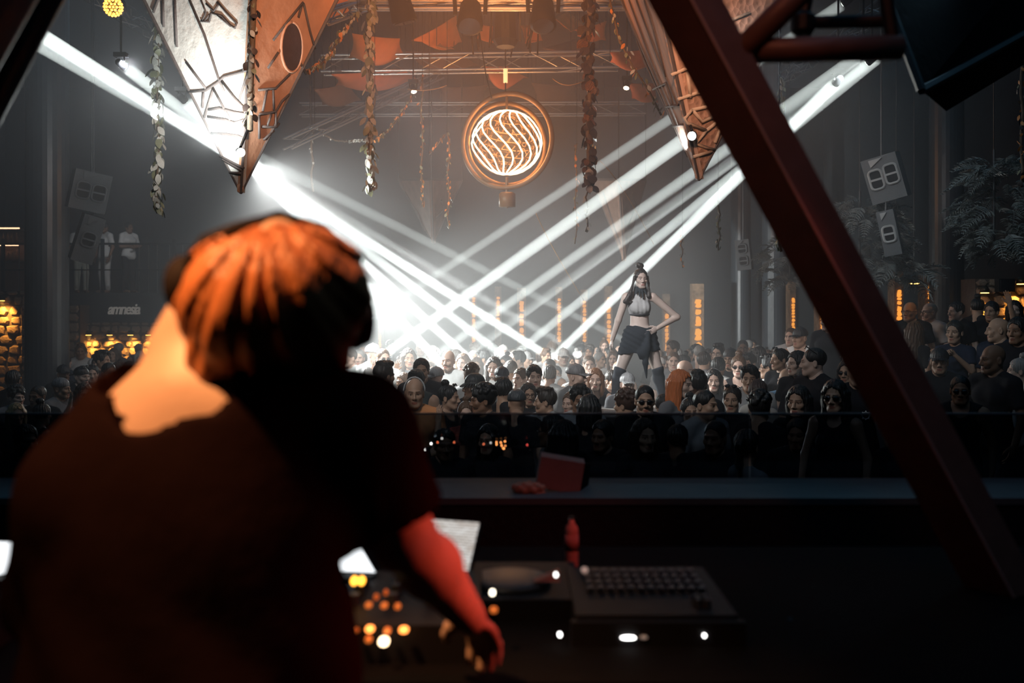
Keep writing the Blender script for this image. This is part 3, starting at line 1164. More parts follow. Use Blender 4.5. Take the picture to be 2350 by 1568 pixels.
# right wall: stone and lit strips
stone_wall('wall_stone_right', 2238, 640, 2420, 900, 15.6, 0.17)
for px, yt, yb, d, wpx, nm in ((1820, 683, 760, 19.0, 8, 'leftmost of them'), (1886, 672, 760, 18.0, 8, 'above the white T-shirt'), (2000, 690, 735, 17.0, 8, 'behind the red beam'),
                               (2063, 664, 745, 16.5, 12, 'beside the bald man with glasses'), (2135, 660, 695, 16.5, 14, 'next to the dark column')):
    lit_pillar(px, yt, yb, d, wpx, 'pillar with painted amber light by the right wall, ' + nm)
sconce(2246, 672, 720, 15.55, 'amber lamp on the right stone wall, left of the dark box', 90, off=0.2, wid=0.12, spot=70)
sconce(2330, 652, 735, 15.55, 'amber lamp on the right stone wall by the right edge', 130, off=0.2, wid=0.14, spot=60)
b = MB()
p = P(2306, 655, 15.4)
b.box(p, (0.25, 0.14, 0.20)).box(p + Vector((0, -0.08, 0)), (0.21, 0.03, 0.16)).box(p + Vector((0, 0.12, 0.0)), (0.06, 0.14, 0.06))
tag(b.build('wall_speaker', BLACKM), 'small black box mounted on the amber stone wall', 'speaker')

# pendant lamp at right
p = P(2098, 650, 14.0)
t = thing('pendant_lamp', p, 'small amber pendant lamp above the bald man with glasses', 'lamp')
b = MB().lathe(p, [(0.02, 0.16), (0.035, 0.08), (0.075, 0.02), (0.08, 0.0)], 14)
b.build('lamp_shade', SCONCE, t, True)
MB().lathe(p + Vector((0, 0, -0.012)), [(0.068, 0.0), (0.068, 0.01)], 14).build('bulb', AMBERGLOW, t)
MB().tube([p + Vector((0, 0, 0.15)), Vector((p.x, p.y, ZC))], 0.006, 5).build('cable', BLACKM, t)

# ------------------------------------------------------------------ columns
COLUMN = mat('column_paint', (0.045, 0.055, 0.065), rough=0.35, bump=0.15, bscale=8, var=0.2)
for px, d, r, nm in ((108, 16.0, 0.33, 'left'), (2172, 16.4, 0.27, 'right')):
    p = P(px, 700, d)
    b = MB().lathe((p.x, p.y, 0), [(r * 1.15, 0), (r * 1.15, 0.25), (r, 0.3), (r, ZC)], 28)
    struct(b.build('wall_column_' + nm, COLUMN, smooth=False))
for px, d, r in ((1776, 24.0, 0.28), (1700, 25.5, 0.25)):
    p = P(px, 700, d)
    struct(MB().lathe((p.x, p.y, 0), [(r * 1.1, 0), (r * 1.1, 0.25), (r, 0.3), (r, ZC)], 24).build('wall_column_back', COLUMN))

# ------------------------------------------------------------------ balcony at the left
BALF = mat('balcony_fascia', (0.05, 0.06, 0.065), rough=0.6, bump=0.15, bscale=10, var=0.15)
yb_ = 24.0
p0, p1 = P(-60, 672, yb_), P(440, 760, yb_)
zf = p0.z
b = MB()
b.box(((XL + p1.x) / 2, (yb_ + YB) / 2, zf - 0.06), (p1.x - XL, YB - yb_, 0.12))
struct(b.build('trim_balcony_floor', BALF))
b = MB()
b.box(((XL + p1.x) / 2, yb_ - 0.06, (zf + 1.95) / 2), (p1.x - XL, 0.12, zf - 1.95))
struct(b.build('trim_balcony_fascia', BALF))
rail = thing('balcony_railing', (P(250, 672, yb_).x, yb_ - 0.02, zf), 'dark metal railing with thin bars along the left balcony', 'railing')
zt = P(0, 560, yb_).z
MB().box(((XL + p1.x) / 2, yb_ - 0.02, zt), (p1.x - XL, 0.06, 0.05)).build('handrail', BLACKM, rail)
MB().box(((XL + p1.x) / 2, yb_ - 0.02, zf + 0.55), (p1.x - XL, 0.03, 0.03)).build('rail_bar', BLACKM, rail)
for px in (8, 236, 400):
    q = P(px, 600, yb_)
    MB().box((q.x, yb_ - 0.02, (zf + zt + 0.12) / 2), (0.07, 0.07, zt + 0.12 - zf)).build('post', BLACKM, rail)
for px in (45, 120, 150, 200, 320, 342, 362, 390, 420):
    q = P(px, 600, yb_)
    MB().box((q.x, yb_ - 0.02, (zf + zt) / 2), (0.018, 0.018, zt - zf)).build('baluster', ALU, rail)

# the lettering on the fascia
tc_ = bpy.data.curves.new('lettering', 'FONT')
tc_.body = 'amnesia'
tc_.size = 0.30
tc_.shear = 0.25
tc_.extrude = 0.015
tc_.offset = 0.006
tc_.space_character = 0.82
tc_.align_x = 'CENTER'
to = bpy.data.objects.new('lettering_curve', tc_)
COL.objects.link(to)
bpy.context.view_layer.update()
dg = bpy.context.evaluated_depsgraph_get()
tm = bpy.data.meshes.new_from_object(to.evaluated_get(dg))
bpy.data.objects.remove(to)
xs_ = [v.co.x for v in tm.vertices]
q = P(284, 721, yb_ - 0.14)
so = obj_from('wall_lettering', tm, None, q)
so.rotation_euler = (PI / 2, 0, 0)
k_ = (P(321, 0, yb_).x - P(247, 0, yb_).x) / (max(xs_) - min(xs_))
so.scale = (k_, k_ * 1.25, k_)
tm.materials.clear()
tm.materials.append(mat('pale_letters', (0.75, 0.70, 0.64), rough=0.5, emit=(1, 0.9, 0.8), estr=0.10))
tag(so, 'pale slanted lettering on the dark balcony fascia', 'sign')

# bar shelf behind the balcony at the far left
q = P(20, 545, 25.5)
t = thing('bar_shelf', (q.x, q.y, zf), 'bar shelf with a warm light strip at the far left of the balcony', 'shelf')
ql, qr = P(-40, 525, 25.5), P(61, 525, 25.5)
MB().box(((ql.x + qr.x) / 2, 25.5, (ql.z + zf) / 2), (qr.x - ql.x, 0.12, ql.z - zf)).build('back_panel', mat('bar_wood', (0.22, 0.11, 0.07), 0.7, bump=0.3, bscale=8, var=0.3), t)
for yy in (526, 560, 600):
    z_ = P(0, yy, 25.3).z
    MB().box(((ql.x + qr.x) / 2, 25.3, z_), (qr.x - ql.x, 0.3, 0.04)).build('shelf_board', mat('bar_board', (0.12, 0.07, 0.05), 0.5), t)
STRIP = mat('warm_strip', (1, 0.8, 0.6), emit=(1.0, 0.62, 0.36), estr=3.0)
for yy in (524, 563):
    z_ = P(0, yy, 25.14).z
    MB().box(((ql.x + qr.x) / 2, 25.13, z_), (qr.x - ql.x, 0.02, 0.035)).build('light_strip', STRIP, t)
BOT = mat('bar_bottle', (0.25, 0.12, 0.05), rough=0.15)
for i in range(9):
    x = ql.x + 0.08 + (qr.x - ql.x - 0.1) * i / 9
    for j, yy in enumerate((560, 600)):
        z_ = P(0, yy, 25.3).z + 0.02
        b = MB().lathe((x, 25.26, z_), [(0.034, 0), (0.036, 0.15), (0.012, 0.2), (0.012, 0.26)], 8)
        o = b.build('bottle', BOT, None, True)
        tag(o, 'small bottle standing on the lit bar shelf at the far left', 'bottle', 'bottles on the bar shelf')

# ------------------------------------------------------------------ loudspeakers
SPK = mat('speaker_grey', (0.10, 0.11, 0.115), rough=0.6, bump=0.15, bscale=50, var=0.15)
SPK_DIM = mat('speaker_dim', (0.05, 0.055, 0.06), rough=0.6, bump=0.15, bscale=50, var=0.15)  # speaker grey darkened for cabinets hanging in dim light
GRILLE = mat('speaker_mouth', (0.006, 0.006, 0.007), rough=0.9)


def rbox(px, py, d, wpx, hpx, dep, roll, yaw, name, label, m, horns, cat='speaker'):
    dim = m is SPK_DIM
    """hanging speaker cabinet: body, horn mouths with frames and cross bars, bracket, cable"""
    c = P(px, py, d)
    W, H = wpx / FPX * d, hpx / FPX * d
    R = Matrix.Rotation(roll, 3, 'Y') @ Matrix.Rotation(yaw, 3, 'Z')
    t = thing(name, c - Vector((0, 0, H / 2)), label, cat)
    b = MB()
    b.box(c + R @ Vector((0, dep / 2, 0)), (W, dep, H), R)
    b.build('cabinet', m, t)
    FR = mat('horn_frame_dim', (0.07, 0.075, 0.08), rough=0.6) if dim else mat('horn_frame', (0.36, 0.37, 0.36), rough=0.5)  # dimness of the far and left speakers put into the frame colour
    for (hx, hz_, hw, hh) in horns:
        o = c + R @ Vector((hx * W, -0.006, hz_ * H))
        ww, hh2 = hw * W, hh * H

        def rr(w2, h2, n=4):
            pts = []
            rad = min(w2, h2) * 0.3
            for (sx, sz, q0) in ((1, 1, 0), (-1, 1, 90), (-1, -1, 180), (1, -1, 270)):
                for i in range(n + 1):
                    q = math.radians(q0 + 90 * i / n)
                    pts.append(Vector((sx * (w2 / 2 - rad) + rad * math.cos(q), 0, sz * (h2 / 2 - rad) + rad * math.sin(q))))
            return pts
        b = MB()
        b.slab([o + R @ p_ for p_ in rr(ww, hh2)], R @ Vector((0, -0.006, 0)))
        mo = b.build('horn_mouth', GRILLE, t)
        b = MB()
        pts = [o + R @ (p_ + Vector((0, -0.012, 0))) for p_ in rr(ww, hh2)]
        b.tube(pts + [pts[0], pts[1]], 0.016, 6)
        b.build('horn_frame', FR, t)
        b = MB()
        b.box(o + R @ Vector((0, -0.014, 0)), (ww, 0.02, 0.025), R)
        b.build('cross_bar', FR, t)
    b = MB()
    b.slab([c + R @ Vector(p_) for p_ in ((-0.28 * W, -0.012, 0.46 * H), (0.12 * W, -0.012, 0.46 * H), (-0.26 * W, -0.012, 0.30 * H))], R @ Vector((0, -0.02, 0)))
    b.build('mounting_plate', FR, t)
    b = MB()
    hx_ = c + R @ Vector((0, dep * 0.7, H / 2))
    b.tube([hx_, Vector((hx_.x, hx_.y, ZC if horns[0][2] != 0.66 else hx_.z + 0.25))], 0.012, 6)
    b.build('hanging_cable', BLACKM, t)
    return t


rbox(2028, 410, 12.5, 78, 105, 0.55, math.radians(-16), math.radians(-28), 'loudspeaker', 'grey hanging loudspeaker with two barred horn mouths at right', SPK,
     [(-0.20, 0.02, 0.36, 0.42), (0.24, 0.06, 0.36, 0.42)])
rbox(2040, 535, 12.3, 38, 105, 0.40, math.radians(-12), math.radians(-25), 'loudspeaker', 'narrow pale grey loudspeaker with one horn mouth hanging below the other', SPK,
     [(0.0, -0.02, 0.66, 0.34)])
rbox(208, 440, 15.0, 80, 90, 0.5, math.radians(12), math.radians(30), 'loudspeaker', 'dark hanging loudspeaker above the balcony at left', SPK_DIM,
     [(-0.2, 0.0, 0.36, 0.42), (0.22, 0.0, 0.36, 0.42)])
rbox(203, 550, 15.0, 48, 110, 0.4, math.radians(18), math.radians(30), 'loudspeaker', 'narrow dark loudspeaker hanging in front of the balcony', SPK_DIM,
     [(0.0, 0.0, 0.6, 0.3)])
rbox(1705, 585, 20.0, 32, 70, 0.4, math.radians(-6), math.radians(-20), 'loudspeaker', 'faint dark loudspeaker hanging near the back at right of the dancer', SPK_DIM,
     [(0.0, 0.2, 0.6, 0.3), (0.0, -0.2, 0.6, 0.3)])
# big dark cabinet close to the booth, upper right
c0 = P(2115, 208, 4.6)
t = thing('hanging_cabinet', c0, 'big dark cabinet hanging over the booth in the upper right corner', 'speaker')
A_, B_, C_, D_ = P(2115, 208, 4.6), P(2030, -20, 4.7), P(2420, -160, 5.6), P(2420, 40, 5.6)
bk = Vector((0.55, 1.0, 0.1))
MB().slab([A_, B_, C_, D_], bk).build('cabinet', mat('navy_panel', (0.004, 0.005, 0.007), 0.8, bump=0.1, bscale=20, spec=0.1), t)
EDGE = mat('panel_edge', (0.035, 0.05, 0.06), 0.45)
for a_, b_ in ((A_, B_), (A_, D_)):
    MB().tube([a_ - bk * 0.01, b_ - bk * 0.01], 0.022, 6).build('edge_trim', EDGE, t)
MB().tube([B_.lerp(C_, 0.5) + bk * 0.5, Vector((B_.lerp(C_, 0.5).x + 0.3, 5.4, ZC))], 0.015, 6).build('hanging_cable', BLACKM, t)

# ------------------------------------------------------------------ ceiling trusses
BRACEM = mat('brace_steel', (0.35, 0.32, 0.30), rough=0.35, metal=0.85)


def truss(a, b_, w_, label, r=0.025, step=0.5, m=ALU, hang=True):
    a, b_ = Vector(a), Vector(b_)
    t = thing('lighting_truss', (a + b_) / 2, label, 'truss')
    d = (b_ - a)
    L = d.length
    d.normalize()
    s1 = d.cross(Vector((0, 0, 1))).normalized() * w_ / 2
    s2 = Vector((0, 0, w_ / 2))
    off = [s1 + s2, -s1 + s2, -s1 - s2, s1 - s2]
    for o in off:
        MB().tube([a + o, b_ + o], r, 8).build('chord', m, t)
    n = max(2, int(L / step))
    for f in range(4):
        o1, o2 = off[f], off[(f + 1) % 4]
        br = MB()
        for i in range(n):
            p_, q_ = a + d * L * i / n, a + d * L * (i + 1) / n
            u, v_ = (o1, o2) if i % 2 == 0 else (o2, o1)
            br.tube([p_ + u, q_ + v_], r * 0.45, 5)
        br.build('brace', BRACEM, t)
    if hang:
        for f in (0.12, 0.88):
            q_ = a.lerp(b_, f)
            MB().tube([q_ + s2, Vector((q_.x, q_.y, ZC))], 0.008, 5).build('hanging_cable', BLACKM, t)
    return t


truss(P(800, 12, 14.5), P(1520, 12, 14.5), 0.10, 'long silver truss crossing the top edge above the moving lights', 0.025)
truss(P(740, 150, 17.5), P(1420, 140, 17.5), 0.28, 'silver truss below the canopies above the glowing ball', 0.02)
truss(P(690, 252, 21.0), P(1480, 250, 21.0), 0.24, 'thin silver truss behind the glowing ball', 0.016)
truss(P(660, 330, 15.0), P(1010, 170, 19.0), 0.16, 'slanting truss behind the long central garland at left', 0.016)
truss(P(740, 42, 12.5), P(830, 12, 15.0), 0.16, 'short bright truss beside the left hanging pyramid', 0.022)
truss(Vector((-6.9, 8.6, 7.4)), Vector((-6.4, 21.0, 7.6)), 0.22, 'dark lamp truss running back along the left side', 0.02, m=BLACKM)
truss(Vector((6.3, 9.6, 7.4)), Vector((6.0, 22.0, 7.6)), 0.22, 'dark lamp truss running back along the right side', 0.02, m=BLACKM)

# ------------------------------------------------------------------ stage fixtures
LENS = mat('white_lens', (1, 1, 1), emit=(0.93, 1.0, 0.98), estr=30.0)


FIXM = mat('fixture_black', (0.004, 0.004, 0.005), rough=0.6, spec=0.2)


def fixture(p, aim, label, lens, s=1.0, group=None, name='moving_light', hang=None):
    """moving head lamp: base, yoke arms, head, lens"""
    p, aim = Vector(p), Vector(aim)
    d = (aim - p).normalized()
    t = thing(name, p - d * 0.2 * s + Vector((0, 0, 0.3 * s)), label, 'stage light', group)
    q = d.to_track_quat('Z', 'Y').to_matrix()
    c = p - d * 0.17 * s
    MB().lathe(c, [(0.05 * s, -0.17 * s), (0.10 * s, -0.12 * s), (0.115 * s, 0.05 * s), (0.125 * s, 0.15 * s)], 16, q).build('lamp_head', FIXM, t, True)
    MB().lathe(p - d * 0.018 * s, [(0.10 * s, 0), (0.10 * s, 0.012 * s)], 16, q).build('lens', lens, t)
    side = d.cross(Vector((0, 0, 1))).normalized()
    for sg in (-1, 1):
        MB().tube([c + side * sg * 0.14 * s, c + side * sg * 0.15 * s + Vector((0, 0, 0.2 * s))], 0.022 * s, 6).build('yoke_arm', FIXM, t)
    MB().box(c + Vector((0, 0, 0.25 * s)), (0.36 * s, 0.26 * s, 0.12 * s)).build('base', FIXM, t)
    if hang is None:
        hang = ZC
    MB().tube([c + Vector((0, 0, 0.30 * s)), Vector((c.x, c.y, hang))], 0.012, 6).build('hanging_pipe', FIXM, t)
    return t


DARKLENS = mat('dark_lens_glass', (0.02, 0.02, 0.025), rough=0.08)
names = ['nearest of the left beam lamps, outside the top left corner', 'at the start of the thick white beam, top left corner',
         'left beam lamp at the middle of the upper left beam', 'left beam lamp just left of the hanging pyramid', None, None,
         'right beam lamp highest behind the red truss', None, 'right beam lamp with the upper of the grey beams',
         'right beam lamp with the middle of the three beams', 'right beam lamp farthest to the right',
         'right beam lamp whose bright beam starts below the red truss']
for (a, b_, s_), nm, lo in zip(BEAMS, names, beam_lamps):
    if nm is None:
        continue
    p_, q_ = P(*a), P(*b_)
    d_ = (q_ - p_).normalized()
    fixture(p_ - d_ * 0.03, q_, 'black moving head lamp, ' + nm, LENS, 0.4)
fixture(P(1078, 62, 14.0), P(1078, 140, 14.0) + Vector((0, -0.6, -0.4)), 'dark unlit moving light left of centre under the top truss', DARKLENS, 1.5)
fixture(P(1247, 62, 14.0), P(1247, 140, 14.0) + Vector((0, -0.5, -0.5)), 'dark unlit moving light right of centre under the top truss', DARKLENS, 1.5)
fixture(P(930, 55, 14.2), P(930, 140, 14.2) + Vector((0.3, 0.2, -0.7)), 'dark unlit moving light at left under the top truss', DARKLENS, 1.5)
AMBLENS = mat('amber_lens', (1, 0.6, 0.3), emit=(1.0, 0.50, 0.16), estr=14.0)
WARMLENS = mat('warm_lens', (1, 0.8, 0.6), emit=(1.0, 0.72, 0.42), estr=22.0)
for px, py, tx, ty, nm in ((950, 211, 1010, 330, 'left of the glowing ball'), (1437, 203, 1390, 300, 'right of the glowing ball')):
    p_, q_ = P(px, py, 16.5), P(tx, ty, 16.3)
    fixture(p_, p_ + Vector((0.25 if px < 1000 else -0.25, -0.5, -1)), 'small warm spotlight with an amber beam ' + nm, WARMLENS, 0.45, name='spotlight')
    add_light('SPOT', 'warm_spot', p_ + (q_ - p_).normalized() * 0.06, q_, 60, (1.0, 0.42, 0.14), spot_size=math.radians(17), spot_blend=0.6, shadow_soft_size=0.03)
# round amber LED par in the upper left
p_ = P(260, 16, 9.5)
t = thing('led_par', p_, 'round amber LED lamp with a honeycomb of bulbs at upper left', 'stage light')
dd_ = Vector((0.15, -1, -0.35)).normalized()
q_ = dd_.to_track_quat('Z', 'Y').to_matrix()
MB().lathe(p_, [(0.05, -0.2), (0.095, -0.14), (0.095, 0.0)], 18, q_).build('lamp_head', BLACKM, t, True)
u_, v_ = q_ @ Vector((1, 0, 0)), q_ @ Vector((0, 1, 0))
LEDA = mat('amber_led', (1, 0.5, 0.1), emit=(1.0, 0.33, 0.05), estr=3.2)
bulb_me = MB().lathe((0, 0, 0), [(0.004, 0.012), (0.013, 0.008), (0.015, 0.0)], 8).mesh('led', LEDA, True)
for rr_, n_ in ((0.0, 1), (0.032, 6), (0.062, 12), (0.082, 18)):
    for i in range(n_):
        a_ = 2 * PI * i / n_
        inst('led', bulb_me, t, (u_ * math.cos(a_) + v_ * math.sin(a_)) * rr_ + dd_ * 0.004, q_, (0.95, 0.95, 0.95))
MB().tube([p_ - dd_ * 0.1, Vector((p_.x, p_.y + 0.1, ZC))], 0.012, 6).build('hanging_pipe', BLACKM, t)

# ------------------------------------------------------------------ glowing ball in its rings
BD = 16.0
bc = P(1163, 328, BD)
GOLD = mat('gold_ring', (0.16, 0.085, 0.035), rough=0.5, metal=0.1, bump=0.1, bscale=15)
NEON = mat('neon_tube', (0.06, 0.05, 0.04), emit=(1.0, 0.70, 0.42), estr=3.2)
NEON2 = mat('inner_neon', (0.06, 0.03, 0.015), emit=(1.0, 0.34, 0.06), estr=0.22)
u = FPX / BD
t = thing('neon_ball_lamp', bc - Vector((0, 0, 147 / u)), 'glowing ball of curved neon tubes inside two golden rings', 'lamp')
MB().ring(bc + Vector((0.3 / u, 0, 5 / u)), 108 / u, 0.042, (0.35, 1, 0.0), 64, 8, 1.0).build('ring', GOLD, t, True)
MB().ring(bc + Vector((0.0, 0.15, 0)), 94 / u, 0.04, (-0.30, 1, 0.05), 64, 8).build('ring', GOLD, t, True)
rb = 79 / u
for i in range(18):
    a0 = 2 * PI * i / 18
    pts = []
    for j in range(15):
        f = j / 14
        th = 0.12 + (PI - 0.2) * f
        a = a0 - 0.42 * math.sin(2 * PI * f)
        pts.append(bc + Vector((rb * 1.02 * math.sin(th) * math.cos(a), rb * math.sin(th) * math.sin(a), rb * 0.93 * math.cos(th))))
    MB().tube(pts, 0.0145, 6).build('neon_tube', NEON if math.sin(a0) < 0.12 else NEON2, t, True)
for i in range(7):
    z = rb * 0.8 * (1 - 2 * (i + 0.5) / 7)
    MB().ring(bc + Vector((0, 0, z)), math.sqrt(max(0.01, (rb * 0.82) ** 2 - z * z)), 0.012, (0.15, 0.1, 1), 28, 5).build('inner_hoop', NEON2, t, True)
for i in range(10):
    a = 2 * PI * i / 10
    pts = [bc + Vector((rb * 0.84 * math.sin(th) * math.cos(a - th * 0.6), rb * 0.84 * math.sin(th) * math.sin(a - th * 0.6), rb * 0.84 * math.cos(th))) for th in (PI * (k + 0.3) / 10.6 for k in range(11))]
    MB().tube(pts, 0.010, 5).build('inner_wire', NEON2, t, True)
MB().tube([bc + Vector((0, 0, rb)), bc + Vector((0, 0, 112 / u))], 0.02, 8).build('stem', GOLD, t)
MB().tube([bc + Vector((0, 0, -rb)), bc + Vector((0, 0, -116 / u))], 0.025, 8).build('stem', GOLD, t)
MB().lathe(P(1164, 475, BD), [(19 / u, 0), (19 / u, 30 / u), (15 / u, 33 / u)], 20).build('base_drum', GOLD, t, True)
MB().lathe(P(1164, 478, BD), [(0.006, 0), (0.02, 0.02)], 8).build('finial', GOLD, t)
MB().tube([bc + Vector((-0.02, 0, 118 / u)), Vector((bc.x - 0.02, bc.y, ZC))], 0.012, 6).build('hanging_cable', BLACKM, t)
MB().tube([P(1160, 190, BD), P(1160, 158, BD)], 0.035, 8).build('glow_rod', mat('rod_glow', (1, 0.8, 0.6), emit=(1.0, 0.5, 0.2), estr=1.6), t)
MB().tube([P(1128, 225, BD - 0.4), P(1115, 170, BD - 0.5), P(1098, 60, BD - 0.6), P(1090, -60, BD - 0.6)], 0.010, 6).build('power_cable', BLACKM, t)
bl = add_light('POINT', 'ball_light', (0, 0, 147 / u), None, 190, (1.0, 0.42, 0.14), shadow_soft_size=0.25)
bl.parent = t

# dark chandelier of ropes over the ball
p_ = P(1160, 20, 15.0)
t = thing('rope_chandelier', p_, 'dark bundle of ropes and rods hanging above the glowing ball', 'chandelier')
rr = random.Random(3)
MB().lathe(P(1160, 108, 15.0), [(0.14, 0.0), (0.2, 0.1), (0.17, 0.75), (0.1, 0.85)], 10).build('core', BLACKM, t)
for i in range(16):
    a = 2 * PI * i / 16
    q_ = p_ + Vector((0.55 * math.cos(a), 0.3 * math.sin(a), 0.1))
    q2 = p_ + Vector(((0.2 + 0.45 * rr.random()) * math.cos(a), 0.2 * math.sin(a), -0.35 - 0.4 * rr.random()))
    MB().tube([p_ + Vector((0.08 * math.cos(a), 0.08 * math.sin(a), 0.35)), q_, q2], 0.013, 5).build('rope', BLACKM, t)
MB().tube([p_, Vector((p_.x, p_.y, ZC))], 0.03, 6).build('hanging_pipe', BLACKM, t)

# ------------------------------------------------------------------ canopies: sagging orange sails under the ceiling
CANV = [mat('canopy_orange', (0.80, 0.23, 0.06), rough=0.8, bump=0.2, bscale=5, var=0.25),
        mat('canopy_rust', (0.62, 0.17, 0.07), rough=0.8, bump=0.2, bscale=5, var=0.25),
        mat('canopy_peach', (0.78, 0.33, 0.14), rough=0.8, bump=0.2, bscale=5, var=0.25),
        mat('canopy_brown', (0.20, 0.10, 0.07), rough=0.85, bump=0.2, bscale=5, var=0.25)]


def sail(corners, m, label, sag=0.25):
    """three or four cornered cloth, sagging, with thickness and corner ropes to the ceiling"""
    c = [Vector(q) for q in corners]
    if len(c) == 3:
        c = [c[0], c[1], c[2], c[0].lerp(c[2], 0.5)]
    N = 8
    top, fs = [], []
    for i in range(N + 1):
        for j in range(N + 1):
            a, b_ = i / N, j / N
            p_ = c[0] * (1 - a) * (1 - b_) + c[1] * a * (1 - b_) + c[2] * a * b_ + c[3] * (1 - a) * b_
            e = 16 * a * (1 - a) * b_ * (1 - b_)
            pull = 0.10 * (4 * a * (1 - a) * (1 if b_ in (0, 1) else 0) + 4 * b_ * (1 - b_) * (1 if a in (0, 1) else 0))
            ctr = (c[0] + c[1] + c[2] + c[3]) / 4
            p_ = p_.lerp(ctr, pull) - Vector((0, 0, sag * e))
            top.append(p_)
    n = len(top)
    vs_ = top + [q - Vector((0, 0, 0.012)) for q in top]
    for i in range(N):
        for j in range(N):
            k = i * (N + 1) + j
            fs.append((k, k + 1, k + N + 2, k + N + 1))
            fs.append((n + k, n + k + N + 1, n + k + N + 2, n + k + 1))
    for i in range(N):
        for (k, k2) in ((i, i + 1), (N * (N + 1) + i + 1, N * (N + 1) + i), ((i + 1) * (N + 1), i * (N + 1)), (i * (N + 1) + N, (i + 1) * (N + 1) + N)):
            fs.append((k, k + n, k2 + n, k2))
    t = thing('canopy', (c[0] + c[1] + c[2]) / 3, label, 'canopy')
    MB().add(vs_, fs).build('cloth', CANV[m], t, True)
    for q in corners:
        q = Vector(q)
        MB().tube([q, Vector((q.x, q.y, ZC))], 0.006, 4).build('corner_rope', BLACKM, t)
    return t


sail([P(700, -20, 15), P(825, -20, 15), P(815, 14, 15.6), P(725, 24, 15)], 0, 'bright orange canopy at the top edge beside the left pyramid')
sail([P(808, 76, 16.5), P(918, 88, 17), P(930, 128, 18), P(800, 132, 17.2)], 0, 'orange canopy just right of the left pyramid', 0.3)
sail([P(945, 92, 17), P(1048, 34, 18), P(1060, 95, 18.6), P(1020, 110, 18)], 0, 'orange triangular canopy pointing up left of the central lamps', 0.2)
sail([P(1002, 106, 17.5), P(1018, 88, 18), P(1042, 112, 18.2)], 2, 'small peach triangle canopy under the left moving light', 0.05)
sail([P(1100, 55, 17), P(1140, 60, 17.5), P(1135, 98, 17.5), P(1095, 88, 17)], 0, 'orange canopy panel between the ropes left of centre', 0.1)
sail([P(1195, 58, 17), P(1235, 55, 17.4), P(1245, 92, 17.6), P(1205, 98, 17)], 0, 'orange canopy panel between the ropes right of centre', 0.1)
sail([P(1270, 40, 17), P(1302, 24, 17.6), P(1348, 60, 18), P(1310, 72, 17.4)], 0, 'orange diamond canopy left of the dark central garland', 0.1)
sail([P(1320, 68, 17), P(1392, 48, 17.6), P(1390, 92, 18), P(1325, 82, 17.4)], 0, 'orange canopy behind the dark garland right of centre', 0.15)
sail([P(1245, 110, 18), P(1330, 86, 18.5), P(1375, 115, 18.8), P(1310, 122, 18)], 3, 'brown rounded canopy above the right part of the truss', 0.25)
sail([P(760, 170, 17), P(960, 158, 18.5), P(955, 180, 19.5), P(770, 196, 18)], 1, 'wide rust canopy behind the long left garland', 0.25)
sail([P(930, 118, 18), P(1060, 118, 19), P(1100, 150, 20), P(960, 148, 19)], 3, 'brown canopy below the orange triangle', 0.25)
sail([P(1112, 152, 18), P(1165, 152, 18.4), P(1212, 178, 19), P(1120, 182, 18.4)], 1, 'rust dome shaped canopy right above the glowing ball', 0.3)
sail([P(1400, 120, 15.5), P(1492, 112, 16), P(1500, 150, 16.6), P(1400, 142, 16)], 1, 'rust canopy left of the right hanging pyramid', 0.2)
sail([P(1440, 190, 18), P(1505, 190, 18.5), P(1510, 235, 19), P(1450, 225, 18.5)], 1, 'rust canopy beside the right warm spotlight', 0.15)
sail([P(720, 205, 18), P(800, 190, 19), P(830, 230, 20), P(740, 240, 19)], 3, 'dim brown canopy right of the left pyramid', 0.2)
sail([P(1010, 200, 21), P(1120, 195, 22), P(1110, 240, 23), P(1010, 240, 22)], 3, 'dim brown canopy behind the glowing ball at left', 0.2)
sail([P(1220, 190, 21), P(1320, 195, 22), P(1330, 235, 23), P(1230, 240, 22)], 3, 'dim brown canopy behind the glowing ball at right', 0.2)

# ------------------------------------------------------------------ hanging pyramids
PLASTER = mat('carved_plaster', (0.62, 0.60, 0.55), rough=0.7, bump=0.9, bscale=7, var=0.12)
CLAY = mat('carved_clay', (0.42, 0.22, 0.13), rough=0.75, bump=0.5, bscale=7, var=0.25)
RIBM = mat('rib_dark', (0.07, 0.055, 0.05), rough=0.7, bump=0.4, bscale=20)
RIBL = mat('rib_light', (0.5, 0.38, 0.28), rough=0.7, bump=0.4, bscale=20)


def hit(px, py, o, n):
    """point of the plane (o, n) seen at a pixel"""
    r = P(px, py, 1.0) - Vector((0, 0, CZ))
    c = Vector((0, 0, CZ))
    return c + r * ((o - c).dot(n) / r.dot(n))


def pyramid(apex, corners, mats, label, ribs=(), ridge_m=None, drum=None):
    """upside down four sided pyramid hanging by its base; corners run round"""
    ap = Vector(apex)
    cs = [Vector(c) for c in corners]
    ctr = sum(cs, Vector()) / 4
    t = thing('hanging_pyramid', ap, label, 'pyramid decoration')
    planes = []
    for i in range(4):
        a, b_ = cs[i], cs[(i + 1) % 4]
        n = (a - ap).cross(b_ - ap).normalized()
        if n.dot(ctr - (a + b_) / 2) > 0:
            n = -n
        planes.append(n)
        MB().slab([ap, a, b_], -n * 0.05).build('face_panel', mats[i], t)
        MB().tube([ap, a], [0.012, 0.024], 6).build('edge_ridge', ridge_m or RIBM, t)
    MB().slab(cs, Vector((0, 0, 0.05))).build('base_board', RIBM, t)
    for c in cs:
        MB().tube([c, Vector((c.x, c.y, ZC))], 0.012, 5).build('hanging_cable', BLACKM, t)
    for face, r, m, pl in ribs:
        n = planes[face]
        pts = [hit(x, y, ap, n) + n * r * 0.35 for x, y in pl]
        MB().tube(pts, r, 6).build('carved_rib', m, t, True)
    return t, planes


